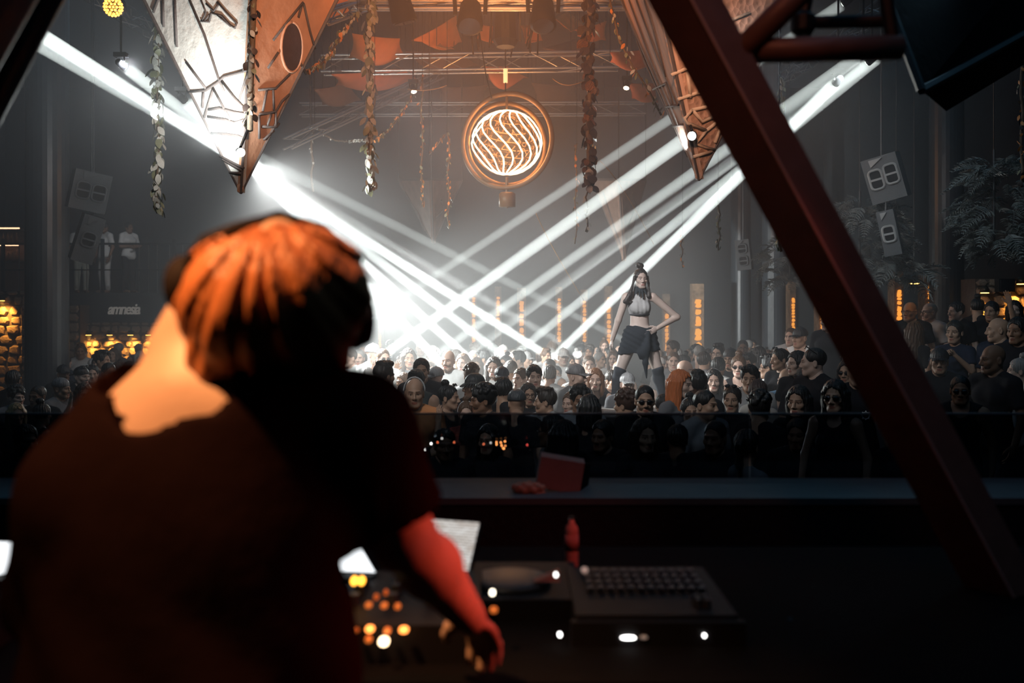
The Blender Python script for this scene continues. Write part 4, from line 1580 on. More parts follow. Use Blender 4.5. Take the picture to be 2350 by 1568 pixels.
# left one: white lit left face, clay right face
apL = P(553, 444, 9.6)
cL = [P(296, -70, 9.9), P(582, -70, 8.9), P(806, -70, 9.9), P(560, -70, 11.2)]
ribsL = [(0, 0.014, RIBM, pl) for pl in (
    [(372, -20), (353, 28)], [(375, 0), (377, 62)], [(402, -10), (407, 108)], [(436, 0), (470, 80), (502, 178), (515, 210)],
    [(428, 142), (474, 204)], [(432, 211), (472, 208), (500, 190), (515, 176), (560, 164), (572, 158)], [(490, 205), (470, 270)], [(468, 212), (466, 248)],
    [(490, 202), (515, 248), (530, 276)], [(510, 186), (540, 225), (565, 252)], [(572, 160), (550, 228)], [(576, 118), (560, 162)],
    [(480, 252), (505, 248), (540, 258), (568, 262)], [(478, 268), (520, 275), (540, 282), (562, 275)], [(486, 306), (520, 308), (548, 312), (560, 318)],
    [(506, 358), (540, 376), (560, 386)], [(512, 366), (556, 392)], [(528, 396), (556, 398)])]
ribsL += [(0, 0.011, RIBM, pl) for pl in (      # the carved hand shape near the top
    [(462, 48), (482, 50)], [(466, 46), (474, 30), (462, 0)], [(482, 48), (486, 30), (510, 36), (530, 58), (540, 64), (545, 54), (520, 28), (500, 4)], [(474, 8), (492, 26), (502, 10)],
    [(472, 48), (480, 34)], [(500, 34), (530, 60)])]
ribsL += [(1, 0.013, RIBM, pl) for pl in (
    [(695, 5), (660, 48), (626, 92)], [(692, 10), (684, 40)], [(696, 8), (710, 70), (722, 112)], [(592, 206), (632, 202), (664, 170)],
    [(612, 206), (602, 255)], [(626, 206), (628, 252)], [(594, 262), (632, 256), (646, 232), (664, 216)], [(632, 256), (632, 292)], [(600, 290), (634, 292), (640, 282)],
    [(622, 262), (612, 290)], [(594, 264), (594, 318)], [(604, 320), (628, 300)], [(638, 120), (614, 156)], [(684, 135), (702, 170)])]
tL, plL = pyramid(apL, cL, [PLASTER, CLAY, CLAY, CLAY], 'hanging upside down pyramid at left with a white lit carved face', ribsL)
# dark oval hollow on the right face
o_ = hit(668, 108, apL, plL[1])
uu = (hit(668, 50, apL, plL[1]) - o_)
vv = (hit(692, 108, apL, plL[1]) - o_)
MB().slab([o_ + uu * math.cos(q) + vv * math.sin(q) + plL[1] * 0.004 for q in (2 * PI * i / 24 for i in range(24))], plL[1] * 0.012).build(
    'oval_hollow', mat('hollow_dark', (0.05, 0.03, 0.03), 0.9, bump=0.3, bscale=10, var=0.3), tL)
ring_pts = [o_ + uu * math.cos(q) + vv * math.sin(q) + plL[1] * 0.012 for q in (2 * PI * i / 24 for i in range(25))]
MB().tube(ring_pts, 0.014, 6).build('oval_rim', CLAY, tL, True)
# white lamp at the tip of each pyramid
for (px, py, d), aim, nm in (((552, 350, 9.05), BEAMS[4][1], 'left'), ((1588, 312, 9.35), BEAMS[7][1], 'right')):
    p_ = P(px, py, d)
    d_ = (P(*aim) - p_).normalized()
    b = thing('beam_lamp', p_, 'dazzling white beam lamp on the tip of the %s hanging pyramid' % nm, 'stage light')
    q_ = Vector((0.45 if nm == 'left' else -0.45, -0.8, -0.35)).normalized().to_track_quat('Z', 'Y').to_matrix()
    MB().lathe(p_, [(0.02, -0.08), (0.035, -0.05), (0.045, 0.0)], 14, q_).build('lamp_head', BLACKM, b, True)
    MB().lathe(p_, [(0.04, 0.0), (0.04, 0.008)], 14, q_).build('lens', LENS, b)
    MB().tube([p_ - Vector((0, 0, -0.05)), p_ + Vector((0, 0.25, 0.25))], 0.015, 6).build('bracket', BLACKM, b)

# right one: rough brown bark left face, scaly front
SCALE = mat('scaly_clay', (0.40, 0.25, 0.18), rough=0.6, bump=1.0, bscale=16, var=0.3, tex='voronoi')
BARK = mat('bark_clay', (0.42, 0.27, 0.20), rough=0.8, bump=0.8, bscale=8, var=0.3, stretch=(1, 1, 0.2))
apR = P(1604, 414, 9.6)
cR = [P(1398, -70, 10.3), P(1500, -70, 8.95), P(1850, -70, 9.8), P(1700, -70, 11.2)]
ribsR = [(0, 0.012, RIBM, pl) for pl in (
    [(1430, 0), (1480, 140), (1540, 270), (1580, 360)], [(1445, 0), (1500, 150), (1560, 290)], [(1462, 0), (1510, 130), (1555, 240)],
    [(1500, 205), (1530, 190), (1545, 240)], [(1530, 245), (1560, 240)], [(1545, 290), (1570, 285)], [(1480, 0), (1500, 60), (1530, 180)])]
ribsR += [(1, 0.018, RIBL, pl) for pl in (
    [(1540, 172), (1610, 142), (1700, 120)], [(1576, 160), (1584, 225)], [(1555, 228), (1640, 200), (1720, 190)], [(1588, 252), (1668, 236)],
    [(1588, 252), (1610, 280), (1650, 262), (1668, 240)], [(1588, 252), (1570, 272), (1575, 282), (1620, 300)], [(1625, 240), (1642, 205)],
    [(1620, 300), (1668, 262)], [(1620, 300), (1596, 330), (1640, 345)], [(1640, 328), (1665, 260)], [(1590, 360), (1632, 348)], [(1640, 60), (1720, 30)], [(1650, 0), (1690, 110)])]
tR, plR = pyramid(apR, cR, [BARK, SCALE, SCALE, BARK], 'hanging upside down pyramid at right with scaly brown carving', ribsR)
# two far ones in the haze
FARC = mat('dim_clay', (0.16, 0.10, 0.075), rough=0.8, bump=0.5, bscale=5, var=0.35, tex='voronoi')
pyramid(P(995, 560, 21), [P(915, 415, 21.5), P(990, 415, 20), P(1060, 415, 21.5), P(990, 415, 23)], [FARC] * 4, 'faint far hanging pyramid left below the glowing ball',
        [(0, 0.02, RIBM, [(930, 440), (960, 490), (975, 530)]), (1, 0.02, RIBM, [(1000, 500), (1020, 480), (1012, 460)])])
pyramid(P(1432, 600, 21), [P(1360, 415, 21.5), P(1420, 415, 20), P(1482, 415, 21.5), P(1420, 415, 23)], [FARC] * 4, 'faint far hanging pyramid behind the right beams',
        [(0, 0.02, RIBM, [(1385, 440), (1410, 520), (1425, 560)]), (1, 0.02, RIBM, [(1440, 520), (1460, 470), (1450, 440)])])

# ------------------------------------------------------------------ garlands
STEM = mat('vine_stem', (0.10, 0.07, 0.045), rough=0.8, bump=0.4, bscale=30)
LEAFC = {'pale': mat('leaf_pale', (0.40, 0.40, 0.36), rough=0.55, var=0.3, bscale=12),
         'green': mat('leaf_green', (0.16, 0.17, 0.10), rough=0.5, var=0.3, bscale=12),
         'amber': mat('leaf_amber', (0.55, 0.22, 0.06), rough=0.5, var=0.3, bscale=12),
         'dark': mat('leaf_dark', (0.05, 0.035, 0.03), rough=0.4, var=0.3, bscale=12),
         'stripe': mat('leaf_bronze', (0.20, 0.09, 0.045), rough=0.4, bump=0.8, bscale=3, var=0.8, tex='wave')}


def leaf_mesh(kind, m):
    b = MB()
    n = 5
    vs_, fs = [], []
    for i in range(n + 1):
        f = i / n
        wd = 0.5 * math.sin(PI * min(0.98, f * 0.92 + 0.06)) ** 0.8 * (0.62 if kind != 'round' else 0.95)
        y = 0.25 * f * f
        for sx in (-1, 0, 1):
            vs_.append(Vector((sx * wd, y + abs(sx) * 0.10 * wd, -f)))
    m2 = len(vs_)
    vs_ += [v_ + Vector((0, 0.02, 0)) for v_ in vs_]
    for i in range(n):
        for j in range(2):
            k = i * 3 + j
            fs += [(k, k + 1, k + 4, k + 3), (m2 + k, m2 + k + 3, m2 + k + 4, m2 + k + 1)]
    b.add(vs_, fs)
    return b.mesh('leaf', m, True)


LEAF = {k: leaf_mesh('round' if k in ('stripe', 'dark') else 'x', m) for k, m in LEAFC.items()}


def garland(pts, label, kinds, step, size, spread, stem=0.012, seed=1):
    rr = random.Random(seed)
    pts = [Vector(p_) for p_ in pts]
    t = thing('leaf_garland', pts[-1], label, 'garland')
    MB().tube(pts, stem, 6).build('stem', STEM, t, True)
    MB().tube([pts[0], Vector((pts[0].x, pts[0].y, ZC))], 0.004, 4).build('hanging_wire', BLACKM, t)
    base = world_loc(t)
    acc = 0.0
    for i in range(len(pts) - 1):
        a, b_ = pts[i], pts[i + 1]
        L = (b_ - a).length
        n = max(1, int(L / step))
        for k in range(n):
            p_ = a.lerp(b_, (k + rr.random()) / n)
            q = rr.uniform(0, 2 * PI)
            s_ = size * rr.uniform(0.65, 1.25)
            off = Vector((math.cos(q), math.sin(q), 0)) * spread * rr.uniform(0.3, 1.0)
            inst('leaf', LEAF[rr.choice(kinds)], t, p_ + off - base + Vector((0, 0, s_ * 0.4)),
                 (rr.uniform(-0.9, 0.5), rr.uniform(-0.6, 0.6), q + PI / 2), (s_, s_, s_))
    return t


def vine(px, y0, y1, d, wob=3):
    n = 7
    pts = [P(px + wob * math.sin(i * 2.1 + px), y0 + (y1 - y0) * i / n, d) for i in range(n + 1)]
    return pts


garland(vine(362, -60, 490, 10.8), 'pale leafy garland hanging left of the left pyramid', ['pale', 'pale', 'green'], 0.013, 0.10, 0.06, seed=1)
garland(vine(848, -60, 440, 13.0), 'long pale flower garland hanging between the left pyramid and the ball', ['pale', 'pale', 'green'], 0.013, 0.115, 0.07, seed=2)
garland(vine(1351, -40, 440, 12.5), 'thick dark garland of striped bronze leaves right of the glowing ball', ['stripe', 'dark', 'dark', 'dark'], 0.017, 0.115, 0.095, stem=0.03, seed=3)
garland(vine(1347, 440, 532, 12.6), 'pale leaf tip hanging under the dark bronze garland', ['pale'], 0.03, 0.06, 0.035, seed=4)
garland(vine(716, 290, 440, 16.0), 'thin grey vine hanging right of the left pyramid', ['pale'], 0.05, 0.05, 0.03, stem=0.02, seed=5)
garland(vine(968, 170, 475, 17.0), 'amber lit vine hanging left of the glowing ball', ['amber', 'green'], 0.04, 0.06, 0.04, stem=0.016, seed=6)
garland(vine(1029, 305, 525, 17.0), 'short orange vine beside the ring of the glowing ball', ['amber', 'amber', 'green'], 0.035, 0.06, 0.05, seed=7)
garland([P(985, 355, 17), P(1005, 330, 17), P(1022, 308, 17)], 'short slanting orange twig left of the glowing ball', ['amber'], 0.03, 0.06, 0.04, seed=8)
garland(vine(1322, 330, 560, 17.0), 'thin amber vine behind the dark bronze garland', ['amber', 'green'], 0.06, 0.06, 0.04, seed=9)
garland(vine(1650, 460, 575, 15.0), 'short pale green garland hanging right of the right pyramid tip', ['pale', 'green'], 0.025, 0.065, 0.05, seed=10)
garland(vine(1565, 540, 615, 18.0), 'small dim vine above and right of the dancer', ['amber', 'green'], 0.04, 0.06, 0.04, seed=11)
garland(vine(1795, 180, 260, 12.0), 'short leafy tuft hanging between the right beams', ['pale', 'green'], 0.02, 0.06, 0.05, seed=12)
garland(vine(1790, 470, 578, 9.0), 'pale leafy garland hanging beside the red truss at right', ['pale', 'green'], 0.018, 0.06, 0.06, seed=13)
garland(vine(2345, 130, 430, 9.0), 'brown leafy vine hanging at the right edge', ['amber', 'dark', 'green'], 0.03, 0.05, 0.04, seed=14)
garland([P(820, 30, 12.5), P(790, 70, 12.3), P(760, 120, 12.0), P(735, 150, 11.6), P(700, 165, 11.2)], 'leafy vine draped from the top truss to the left pyramid', ['pale', 'green', 'amber'], 0.02, 0.07, 0.06, seed=15)
garland([P(1395, -20, 11), P(1420, 90, 11), P(1450, 150, 11), P(1490, 210, 11), P(1520, 270, 11.2)], 'leafy vine hanging beside the right pyramid', ['pale', 'green', 'amber'], 0.025, 0.06, 0.05, seed=16)
garland([P(722, 290, 16), P(745, 310, 16), P(770, 323, 16), P(800, 325, 16), P(835, 322, 15)], 'drooping vine swag left of the pale flower garland', ['pale'], 0.04, 0.05, 0.03, seed=17)
garland([P(860, 325, 15), P(890, 300, 16), P(915, 270, 16.6), P(945, 225, 17), P(955, 185, 17.4)], 'vine swag rising from the pale garland to the warm spotlight', ['green', 'amber'], 0.04, 0.06, 0.05, seed=18)
garland([P(583, -40, 8.75), P(580, 60, 8.85), P(578, 130, 8.95), P(575, 200, 9.1), P(574, 300, 9.3)], 'dark leafy rope along the front edge of the left pyramid', ['dark', 'dark', 'green', 'pale'], 0.022, 0.07, 0.05, stem=0.028, seed=19)

# slack cables between the trusses
for a_, m_, b_, nm in (((935, 205, 16), (985, 213, 16), (1025, 196, 16), 'left of the ball'), ((1268, 180, 16), (1295, 206, 16), (1335, 188, 16), 'right of the ball'),
                       ((1378, 370, 16), (1430, 420, 17), (1500, 560, 18), 'behind the right beams'),
                       ((1230, 490, 17), (1260, 560, 18), (1340, 690, 20), 'below the ball drum at right')):
    A_, M_, B_ = P(*a_), P(*m_), P(*b_)
    pts = [A_ * (1 - f) ** 2 + M_ * 2 * f * (1 - f) + B_ * f * f for f in (i / 10 for i in range(11))]
    tag(MB().tube(pts, 0.008, 6).build('slack_cable', mat('warm_cable', (0.3, 0.17, 0.08), 0.5), smooth=True), 'thin slack cable hanging ' + nm, 'cable')

# ------------------------------------------------------------------ palm foliage at right
FROND = {'blue': mat('frond_cool', (0.20, 0.22, 0.21), rough=0.45, var=0.3, bscale=8), 'green': mat('frond_green', (0.10, 0.13, 0.08), rough=0.5, var=0.3, bscale=8)}


def frond_mesh(m, seed):
    rr = random.Random(seed)
    b = MB()
    n = 11
    spine = [Vector((0, -f * 0.75, 0.30 * f - 0.75 * f * f)) for f in (i / n for i in range(n + 1))]
    b.tube(spine, [0.022 * (1 - 0.8 * i / n) for i in range(n + 1)], 4)
    for i in range(1, n + 1):
        for sx in (-1, 1):
            p_ = spine[i]
            L = (0.34 * math.sin(PI * (0.2 + 0.75 * i / n)) + 0.06) * rr.uniform(0.8, 1.15)
            q = p_ + Vector((sx * L * 0.8, -L * 0.55, -L * 0.35 * rr.uniform(0.3, 1.2)))
            wd = Vector((0, 0.028, 0.012))
            mid = p_.lerp(q, 0.5) + Vector((0, 0, 0.03))
            b.add([p_ - wd * 0.5, mid - wd, q, mid + wd, p_ + wd * 0.5, mid + Vector((0, 0, -0.012))], [(0, 1, 5, 4), (4, 5, 3), (1, 2, 5), (5, 2, 3), (0, 4, 3, 2, 1)])
    return b.mesh('frond', m)


FR_ = {k: [frond_mesh(m, i) for i in range(4)] for k, m in FROND.items()}


def palm(px, py, d, rx, rz, n, label, kind, size, seed):
    rr = random.Random(seed)
    c = P(px, py, d)
    t = thing('palm_plant', c - Vector((0, 0, rz)), label, 'plant')
    MB().tube([c - Vector((0, -0.2, rz * 0.5)), c + Vector((0, 0.2, 0)), Vector((c.x, c.y + 0.2, c.z + rz))], 0.015, 6).build('stem', BLACKM, t)
    MB().tube([Vector((c.x, c.y + 0.2, c.z + rz)), Vector((c.x, c.y + 0.2, ZC))], 0.006, 5).build('hanging_cable', BLACKM, t)
    for i in range(n):
        a, b_ = rr.uniform(0, 2 * PI), rr.uniform(-1.2, 1.2)
        q = Vector((rx * math.cos(a) * math.cos(b_) * 0.75, rx * 0.7 * math.sin(a) * math.cos(b_), rz * math.sin(b_) * 0.8))
        s_ = size * rr.uniform(0.7, 1.2)
        inst('frond', rr.choice(FR_[kind]), t, q + Vector((0, 0, rz)), (rr.uniform(-0.8, 0.5), rr.uniform(-0.6, 0.6), a + PI / 2), (s_, s_, s_))
    return t


palm(1985, 545, 13.5, 0.55, 0.65, 170, 'bushy palm foliage hanging behind the red truss at right', 'blue', 0.33, 1)
palm(2070, 620, 13.3, 0.30, 0.16, 22, 'drooping palm tips below the narrow pale loudspeaker', 'blue', 0.42, 5)
palm(2300, 480, 11.5, 0.48, 0.72, 190, 'large dark palm plant at the right edge', 'blue', 0.33, 2)
palm(1820, 600, 17.0, 0.55, 0.5, 60, 'dim leafy plant left of the red truss', 'blue', 0.42, 3)

# ------------------------------------------------------------------ the dancer on the podium
def dancer(base, label, arms, h, flip=1, full=True):
    """figure 1.70 m tall, legs apart; one continuous body, clothes and hair as parts. arms: side -> (elbow, wrist, hand kind, palm)"""
    lo, hi = (-0.66, -0.34, -0.03), (0.66, 0.32, 1.80 if arms.get('top') is None else arms['top'])
    v = Vox(lo, hi, h)
    f = flip
    hipL, hipR = (-0.075 * f, 0.01, 0.87), (0.10 * f, 0.01, 0.87)
    kneeL, kneeR = (-0.235 * f, -0.05, 0.46), (0.225 * f, -0.03, 0.47)
    ankL, ankR = (-0.290 * f, 0.03, 0.10), (0.290 * f, 0.03, 0.10)

    def legs(g, z0=None):
        for a, k_, n in ((hipL, kneeL, ankL), (hipR, kneeR, ankR)):
            yield a, k_, n
    v.ell((0.01 * f, 0.01, 1.22), (0.128, 0.090, 0.16), 0)
    v.ell((0.01 * f, 0.01, 1.05), (0.114, 0.082, 0.13), 0.05)
    v.ell((0.015 * f, 0.02, 0.90), (0.165, 0.112, 0.115), 0.06)
    for sx in (-1, 1):
        v.ell((0.01 * f + sx * 0.066, -0.078, 1.215), (0.054, 0.050, 0.052), 0.025)
        v.ell((0.015 * f + sx * 0.08, 0.085, 0.87), (0.085, 0.065, 0.085), 0.04)
        v.cap((0.01 * f + sx * 0.03, 0.02, 1.40), (0.01 * f + sx * 0.165, 0.01, 1.345), 0.030, 0.040, 0.05)
    v.cap((0.01 * f, 0.02, 1.36), (0.02 * f, 0.012, 1.50), 0.048, 0.043, 0.05)
    for a, k_, n in legs(0):
        v.cap(a, k_, 0.104, 0.064, 0.05)
        m = Vector(k_).lerp(Vector(n), 0.32) + Vector((0, 0.03, 0))
        v.cap(k_, m, 0.058, 0.063, 0.03)
        v.cap(m, n, 0.062, 0.036, 0.03)
        s_ = -1 if n[0] < 0 else 1
        v.cap((n[0], n[1] + 0.02, 0.045), (n[0] + s_ * 0.03, n[1] - 0.13, 0.028), 0.036, 0.026, 0.025)
    for sx in (-1, 1):
        e, wr = arms[sx][0], arms[sx][1]
        sh = (0.01 * f + sx * 0.165, 0.01, 1.345)
        v.cap(sh, e, 0.050, 0.040, 0.035)
        v.cap(e, wr, 0.041, 0.027, 0.02)
    V, Q = v.nets()
    Vs, Qs, Ts, n = [V], [Q], [np.ones((len(V), 3))], len(V)
    hV, hQ, hT = head_geo(True, 0.004 if full else 0.007)
    HM = Matrix.Translation((0.025 * f, 0.0, 1.565)) @ Matrix.Rotation(math.radians(8 * f), 4, 'Z') @ Matrix.Scale(1.0, 4)
    Vs.append(place(hV, HM))
    Qs.append(hQ + n)
    Ts.append(hT)
    n += len(hV)
    for sx in (-1, 1):
        e, wr, kind, pm = arms[sx]
        pv, pq = hand_geo(kind, 0.0055)
        M = hand_matrix(e, wr, sx, pm)
        Vs.append(place(pv * 0.88, M))
        Qs.append((pq if M.determinant() > 0 else pq[:, ::-1]) + n)
        Ts.append(np.ones((len(pv), 3)))
        n += len(pv)
    me = np_mesh('dancer_body', np.concatenate(Vs), np.concatenate(Qs), SKIN, np.concatenate(Ts))
    o = obj_from('person', me, None, base, (0.42, 0.34, 0.30))
    tag(o, label, 'person')
    # grey crop top
    s = Vox((-0.25, -0.2, 1.02), (0.28, 0.16, 1.50), h)
    s.ell((0.01 * f, 0.01, 1.22), (0.139, 0.100, 0.18), 0)
    s.ell((0.01 * f, -0.070, 1.215), (0.105, 0.060, 0.070), 0.06)
    for sx in (-1, 1):
        s.ell((0.01 * f + sx * 0.060, -0.078, 1.215), (0.060, 0.056, 0.060), 0.04)
        s.cap((0.01 * f + sx * 0.03, 0.02, 1.40), (0.01 * f + sx * 0.12, 0.01, 1.36), 0.034, 0.040, 0.05)
        s.cap((0.01 * f + sx * 0.20, -0.2, 1.30), (0.01 * f + sx * 0.20, 0.2, 1.30), 0.055, k=0.0, sub=True)
    s.cap((0.01 * f, 0.02, 1.36), (0.02 * f, 0.015, 1.46), 0.056, 0.050, 0.04)
    s.plane((0, 0, 1.125), (0, 0, -1))
    X, Y, Z = s.coords()
    s.D = s.D + (0.002 * np.sin(X * 130 + 8 * Z)).astype(np.float32)
    obj_from('crop_top', np_mesh('crop_top', *s.nets(), CLOTH), o, color=(0.30, 0.30, 0.30))
    s = Vox((-0.25, -0.2, 1.08), (0.28, 0.16, 1.17), h * 0.7)
    s.ell((0.01 * f, 0.01, 1.22), (0.142, 0.104, 0.18), 0)
    s.ell((0.01 * f, -0.070, 1.215), (0.108, 0.062, 0.10), 0.06)
    s.plane((0, 0, 1.118), (0, 0, -1))
    s.plane((0, 0, 1.140), (0, 0, 1))
    obj_from('hem_shade', np_mesh('hem_shade', *s.nets(), CLOTH), o, color=(0.07, 0.07, 0.075))  # shade under the crop top put in as a dark band
    # dark choker scarf with fringe
    s = Vox((-0.2, -0.2, 1.2), (0.24, 0.16, 1.56), h)
    for i in range(14):
        q = 2 * PI * i / 14
        c_ = Vector((0.02 * f + 0.064 * math.cos(q), 0.008 + 0.062 * math.sin(q), 1.435))
        s.cap(c_, c_ + Vector((0.03 * math.cos(q), 0.03 * math.sin(q) - 0.01, -0.05 - 0.03 * (i % 3))), 0.017, 0.009, 0.012)
        s.cap(c_, c_ + Vector((0, 0, 0.035)), 0.014, 0.010, 0.012)
    obj_from('choker_scarf', np_mesh('choker_scarf', *s.nets(), CLOTH), o, color=(0.025, 0.03, 0.035))
    # draped wrap skirt with a hanging sash
    s = Vox((-0.36, -0.26, 0.30), (0.36, 0.26, 1.06), h)
    s.ell((0.015 * f, 0.02, 0.90), (0.180, 0.128, 0.135), 0)
    s.cap(hipL, Vector(hipL).lerp(Vector(kneeL), 0.62), 0.120, 0.102, 0.06)
    s.cap(hipR, Vector(hipR).lerp(Vector(kneeR), 0.42), 0.120, 0.108, 0.06)
    s.cap((0.0, -0.03, 0.86), (-0.02 * f, -0.04, 0.68), 0.10, 0.09, 0.06)
    X, Y, Z = s.coords()
    s.D = np.maximum(s.D, (Z - (0.985 - 0.16 * (X * f))).astype(np.float32) * 0.98)
    s.D = np.maximum(s.D, ((0.660 + 0.10 * (X * f + 0.1)) - Z).astype(np.float32) * 0.95)
    s.D = s.D + (0.006 * np.sin((Z * 1.0 + X * f * 0.55) * 95) * np.clip((Z - 0.6) * 6, 0, 1)).astype(np.float32)
    s.chain([(0.10 * f, -0.125, 0.92), (0.085 * f, -0.145, 0.74), (0.06 * f, -0.15, 0.55), (0.075 * f, -0.145, 0.36)], [0.022, 0.038, 0.034, 0.008], 0.02)
    s.chain([(0.085 * f, -0.13, 0.80), (0.03 * f, -0.14, 0.66), (-0.0, -0.14, 0.60)], [0.03, 0.06, 0.012], 0.03)
    sk = obj_from('wrap_skirt', np_mesh('wrap_skirt', *s.nets(), CLOTH), o, color=(0.022, 0.026, 0.032))
    b = MB()
    for i in range(9):
        q = Vector((0.03 * f + 0.012 * i * f, -0.128 - 0.001 * i, 0.885 + 0.006 * i))
        b.lathe(q, [(0.002, -0.006), (0.007, 0), (0.002, 0.006)], 6)
    inst('beads', b.mesh('beads', mat('silver_bead', (0.8, 0.8, 0.8), 0.2, 0.9)), sk)
    # dark shells round the lower legs
    for a, k_, n_ in legs(0):
        s = Vox((min(k_[0], n_[0]) - 0.12, -0.26, -0.03), (max(k_[0], n_[0]) + 0.12, 0.2, 0.66), h)
        t0 = Vector(a).lerp(Vector(k_), 0.90)
        s.cap(t0, k_, 0.080, 0.072, 0.03)
        m = Vector(k_).lerp(Vector(n_), 0.32) + Vector((0, 0.03, 0))
        s.cap(k_, m, 0.067, 0.071, 0.03)
        s.cap(m, Vector(n_) + Vector((0, 0, 0.03)), 0.070, 0.046, 0.03)
        dd = (Vector(k_) - Vector(a)).normalized()
        s.plane(t0 + dd * 0.03, -dd)
        s.plane((0, 0, 0.12), (0, 0, -1))
        obj_from('dark_leg_shell', np_mesh('dark_leg_shell', *s.nets(), CLOTH), o, color=(0.05, 0.055, 0.065))
        s_ = -1 if n_[0] < 0 else 1
        s = Vox((n_[0] - 0.1, -0.24, -0.005), (n_[0] + 0.12, 0.14, 0.18), h)
        s.cap((n_[0], n_[1] + 0.02, 0.06), (n_[0] + s_ * 0.03, n_[1] - 0.135, 0.036), 0.048, 0.036, 0.03)
        s.cap((n_[0], n_[1] + 0.01, 0.05), (n_[0], n_[1] + 0.01, 0.13), 0.044, 0.042, 0.02)
        s.plane((0, 0, 0.002), (0, 0, -1))
        obj_from('shoe', np_mesh('shoe', *s.nets(), CLOTH), o, color=(0.5, 0.48, 0.45))
    # hair: tight braids, top knot, two long tails
    s = Vox((-0.30, -0.16, -0.36), (0.24, 0.2, 0.30), 0.006)
    s.ell((0, 0.016, 0.042), (0.083, 0.102, 0.092), 0)
    s.ell((0, -0.124, -0.006), (0.092, 0.090, 0.096), 0.005, sub=True)
    X, Y, Z = s.coords()
    s.D = s.D + (0.0025 * np.sin(np.arctan2(X, Z + 0.05 + 0 * Y) * 22)).astype(np.float32)
    s.ell((-0.008, 0.01, 0.165), (0.050, 0.044, 0.036), 0.012)
    s.ell((-0.03, 0.0, 0.185), (0.026, 0.026, 0.02), 0.008)
    s.cap((0, 0.01, 0.12), (-0.004, 0.01, 0.15), 0.026, 0.03, 0.01)
    hr = obj_from('hair', np_mesh('dancer_hair', *s.nets(), HAIR), o, color=(0.018, 0.014, 0.012))
    hr.matrix_local = HM
    for sx, tail in ((-1, [(-0.082, 0.0, 0.03), (-0.098, -0.02, -0.03), (-0.125, -0.04, -0.11), (-0.150, -0.05, -0.19), (-0.20, -0.05, -0.27)]),
                     (1, [(0.084, 0.0, 0.03), (0.090, -0.02, -0.05), (0.088, -0.04, -0.13), (0.086, -0.05, -0.21)])):
        s = Vox((-0.34, -0.16, -0.36), (0.24, 0.1, 0.12), 0.006)
        s.chain(tail, [0.016, 0.014, 0.015, 0.030, 0.022][:len(tail)], 0.012)
        if sx < 0:
            s.chain([(-0.15, -0.05, -0.19), (-0.215, -0.05, -0.275), (-0.13, -0.05, -0.285)], [0.02, 0.02, 0.02], 0.02)
        br = obj_from('braid', np_mesh('braid', *s.nets(), HAIR), o, color=(0.018, 0.014, 0.012))
        br.matrix_local = HM
    return o


PD = 12.2
pz = P(0, 934, PD).z
PODM = mat('podium_top', (0.30, 0.27, 0.25), rough=0.6, bump=0.15, bscale=12, var=0.15)


def podium(px, label):
    c = P(px, 934, PD)
    t = thing('podium', (c.x, PD, 0), label, 'podium')
    MB().box((c.x, PD, pz - 0.04), (0.95, 0.9, 0.08)).build('top_board', PODM, t)
    MB().box((c.x, PD, (pz - 0.08) / 2), (0.84, 0.8, pz - 0.08)).build('body', STAGE, t)
    for sx in (-1, 1):
        MB().box((c.x + sx * 0.43, PD - 0.41, (pz - 0.08) / 2), (0.05, 0.05, pz - 0.08)).build('corner_post', BLACKM, t)
    return c


c = podium(1466, 'grey topped podium under the dancer with the top knot')
dancer((c.x, PD, pz), 'dancer in a dark wrap skirt and crop top, hand on her hip, on a podium',
       {-1: ((-0.245, 0.06, 1.06), (-0.315, 0.10, 0.82), 'relaxed', (1, 0, 0)), 1: ((0.475, 0.04, 1.10), (0.215, -0.085, 0.965), 'relaxed', (-0.4, 0.6, 0))}, 0.0085)
c = podium(715, 'podium hidden behind the DJ, under the dancer with a raised hand')
dancer((c.x, PD, pz), 'dancer behind the DJ, only her raised hand seen over the hair',
       {-1: ((-0.26, 0.03, 1.08), (-0.28, -0.04, 0.84), 'relaxed', (1, 0, 0)), 1: ((0.36, -0.02, 1.56), (0.475, -0.06, 1.80), 'relaxed', (0, -1, 0)), 'top': 2.1}, 0.013, flip=1, full=False)

# ------------------------------------------------------------------ the crowd
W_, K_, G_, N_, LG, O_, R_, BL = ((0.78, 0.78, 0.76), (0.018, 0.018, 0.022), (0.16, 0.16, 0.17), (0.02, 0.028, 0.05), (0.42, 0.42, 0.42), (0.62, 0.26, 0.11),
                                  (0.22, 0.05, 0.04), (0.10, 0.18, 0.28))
PA, TA, BR, DK = S_PALE, S_TAN, S_BROWN, S_DARK
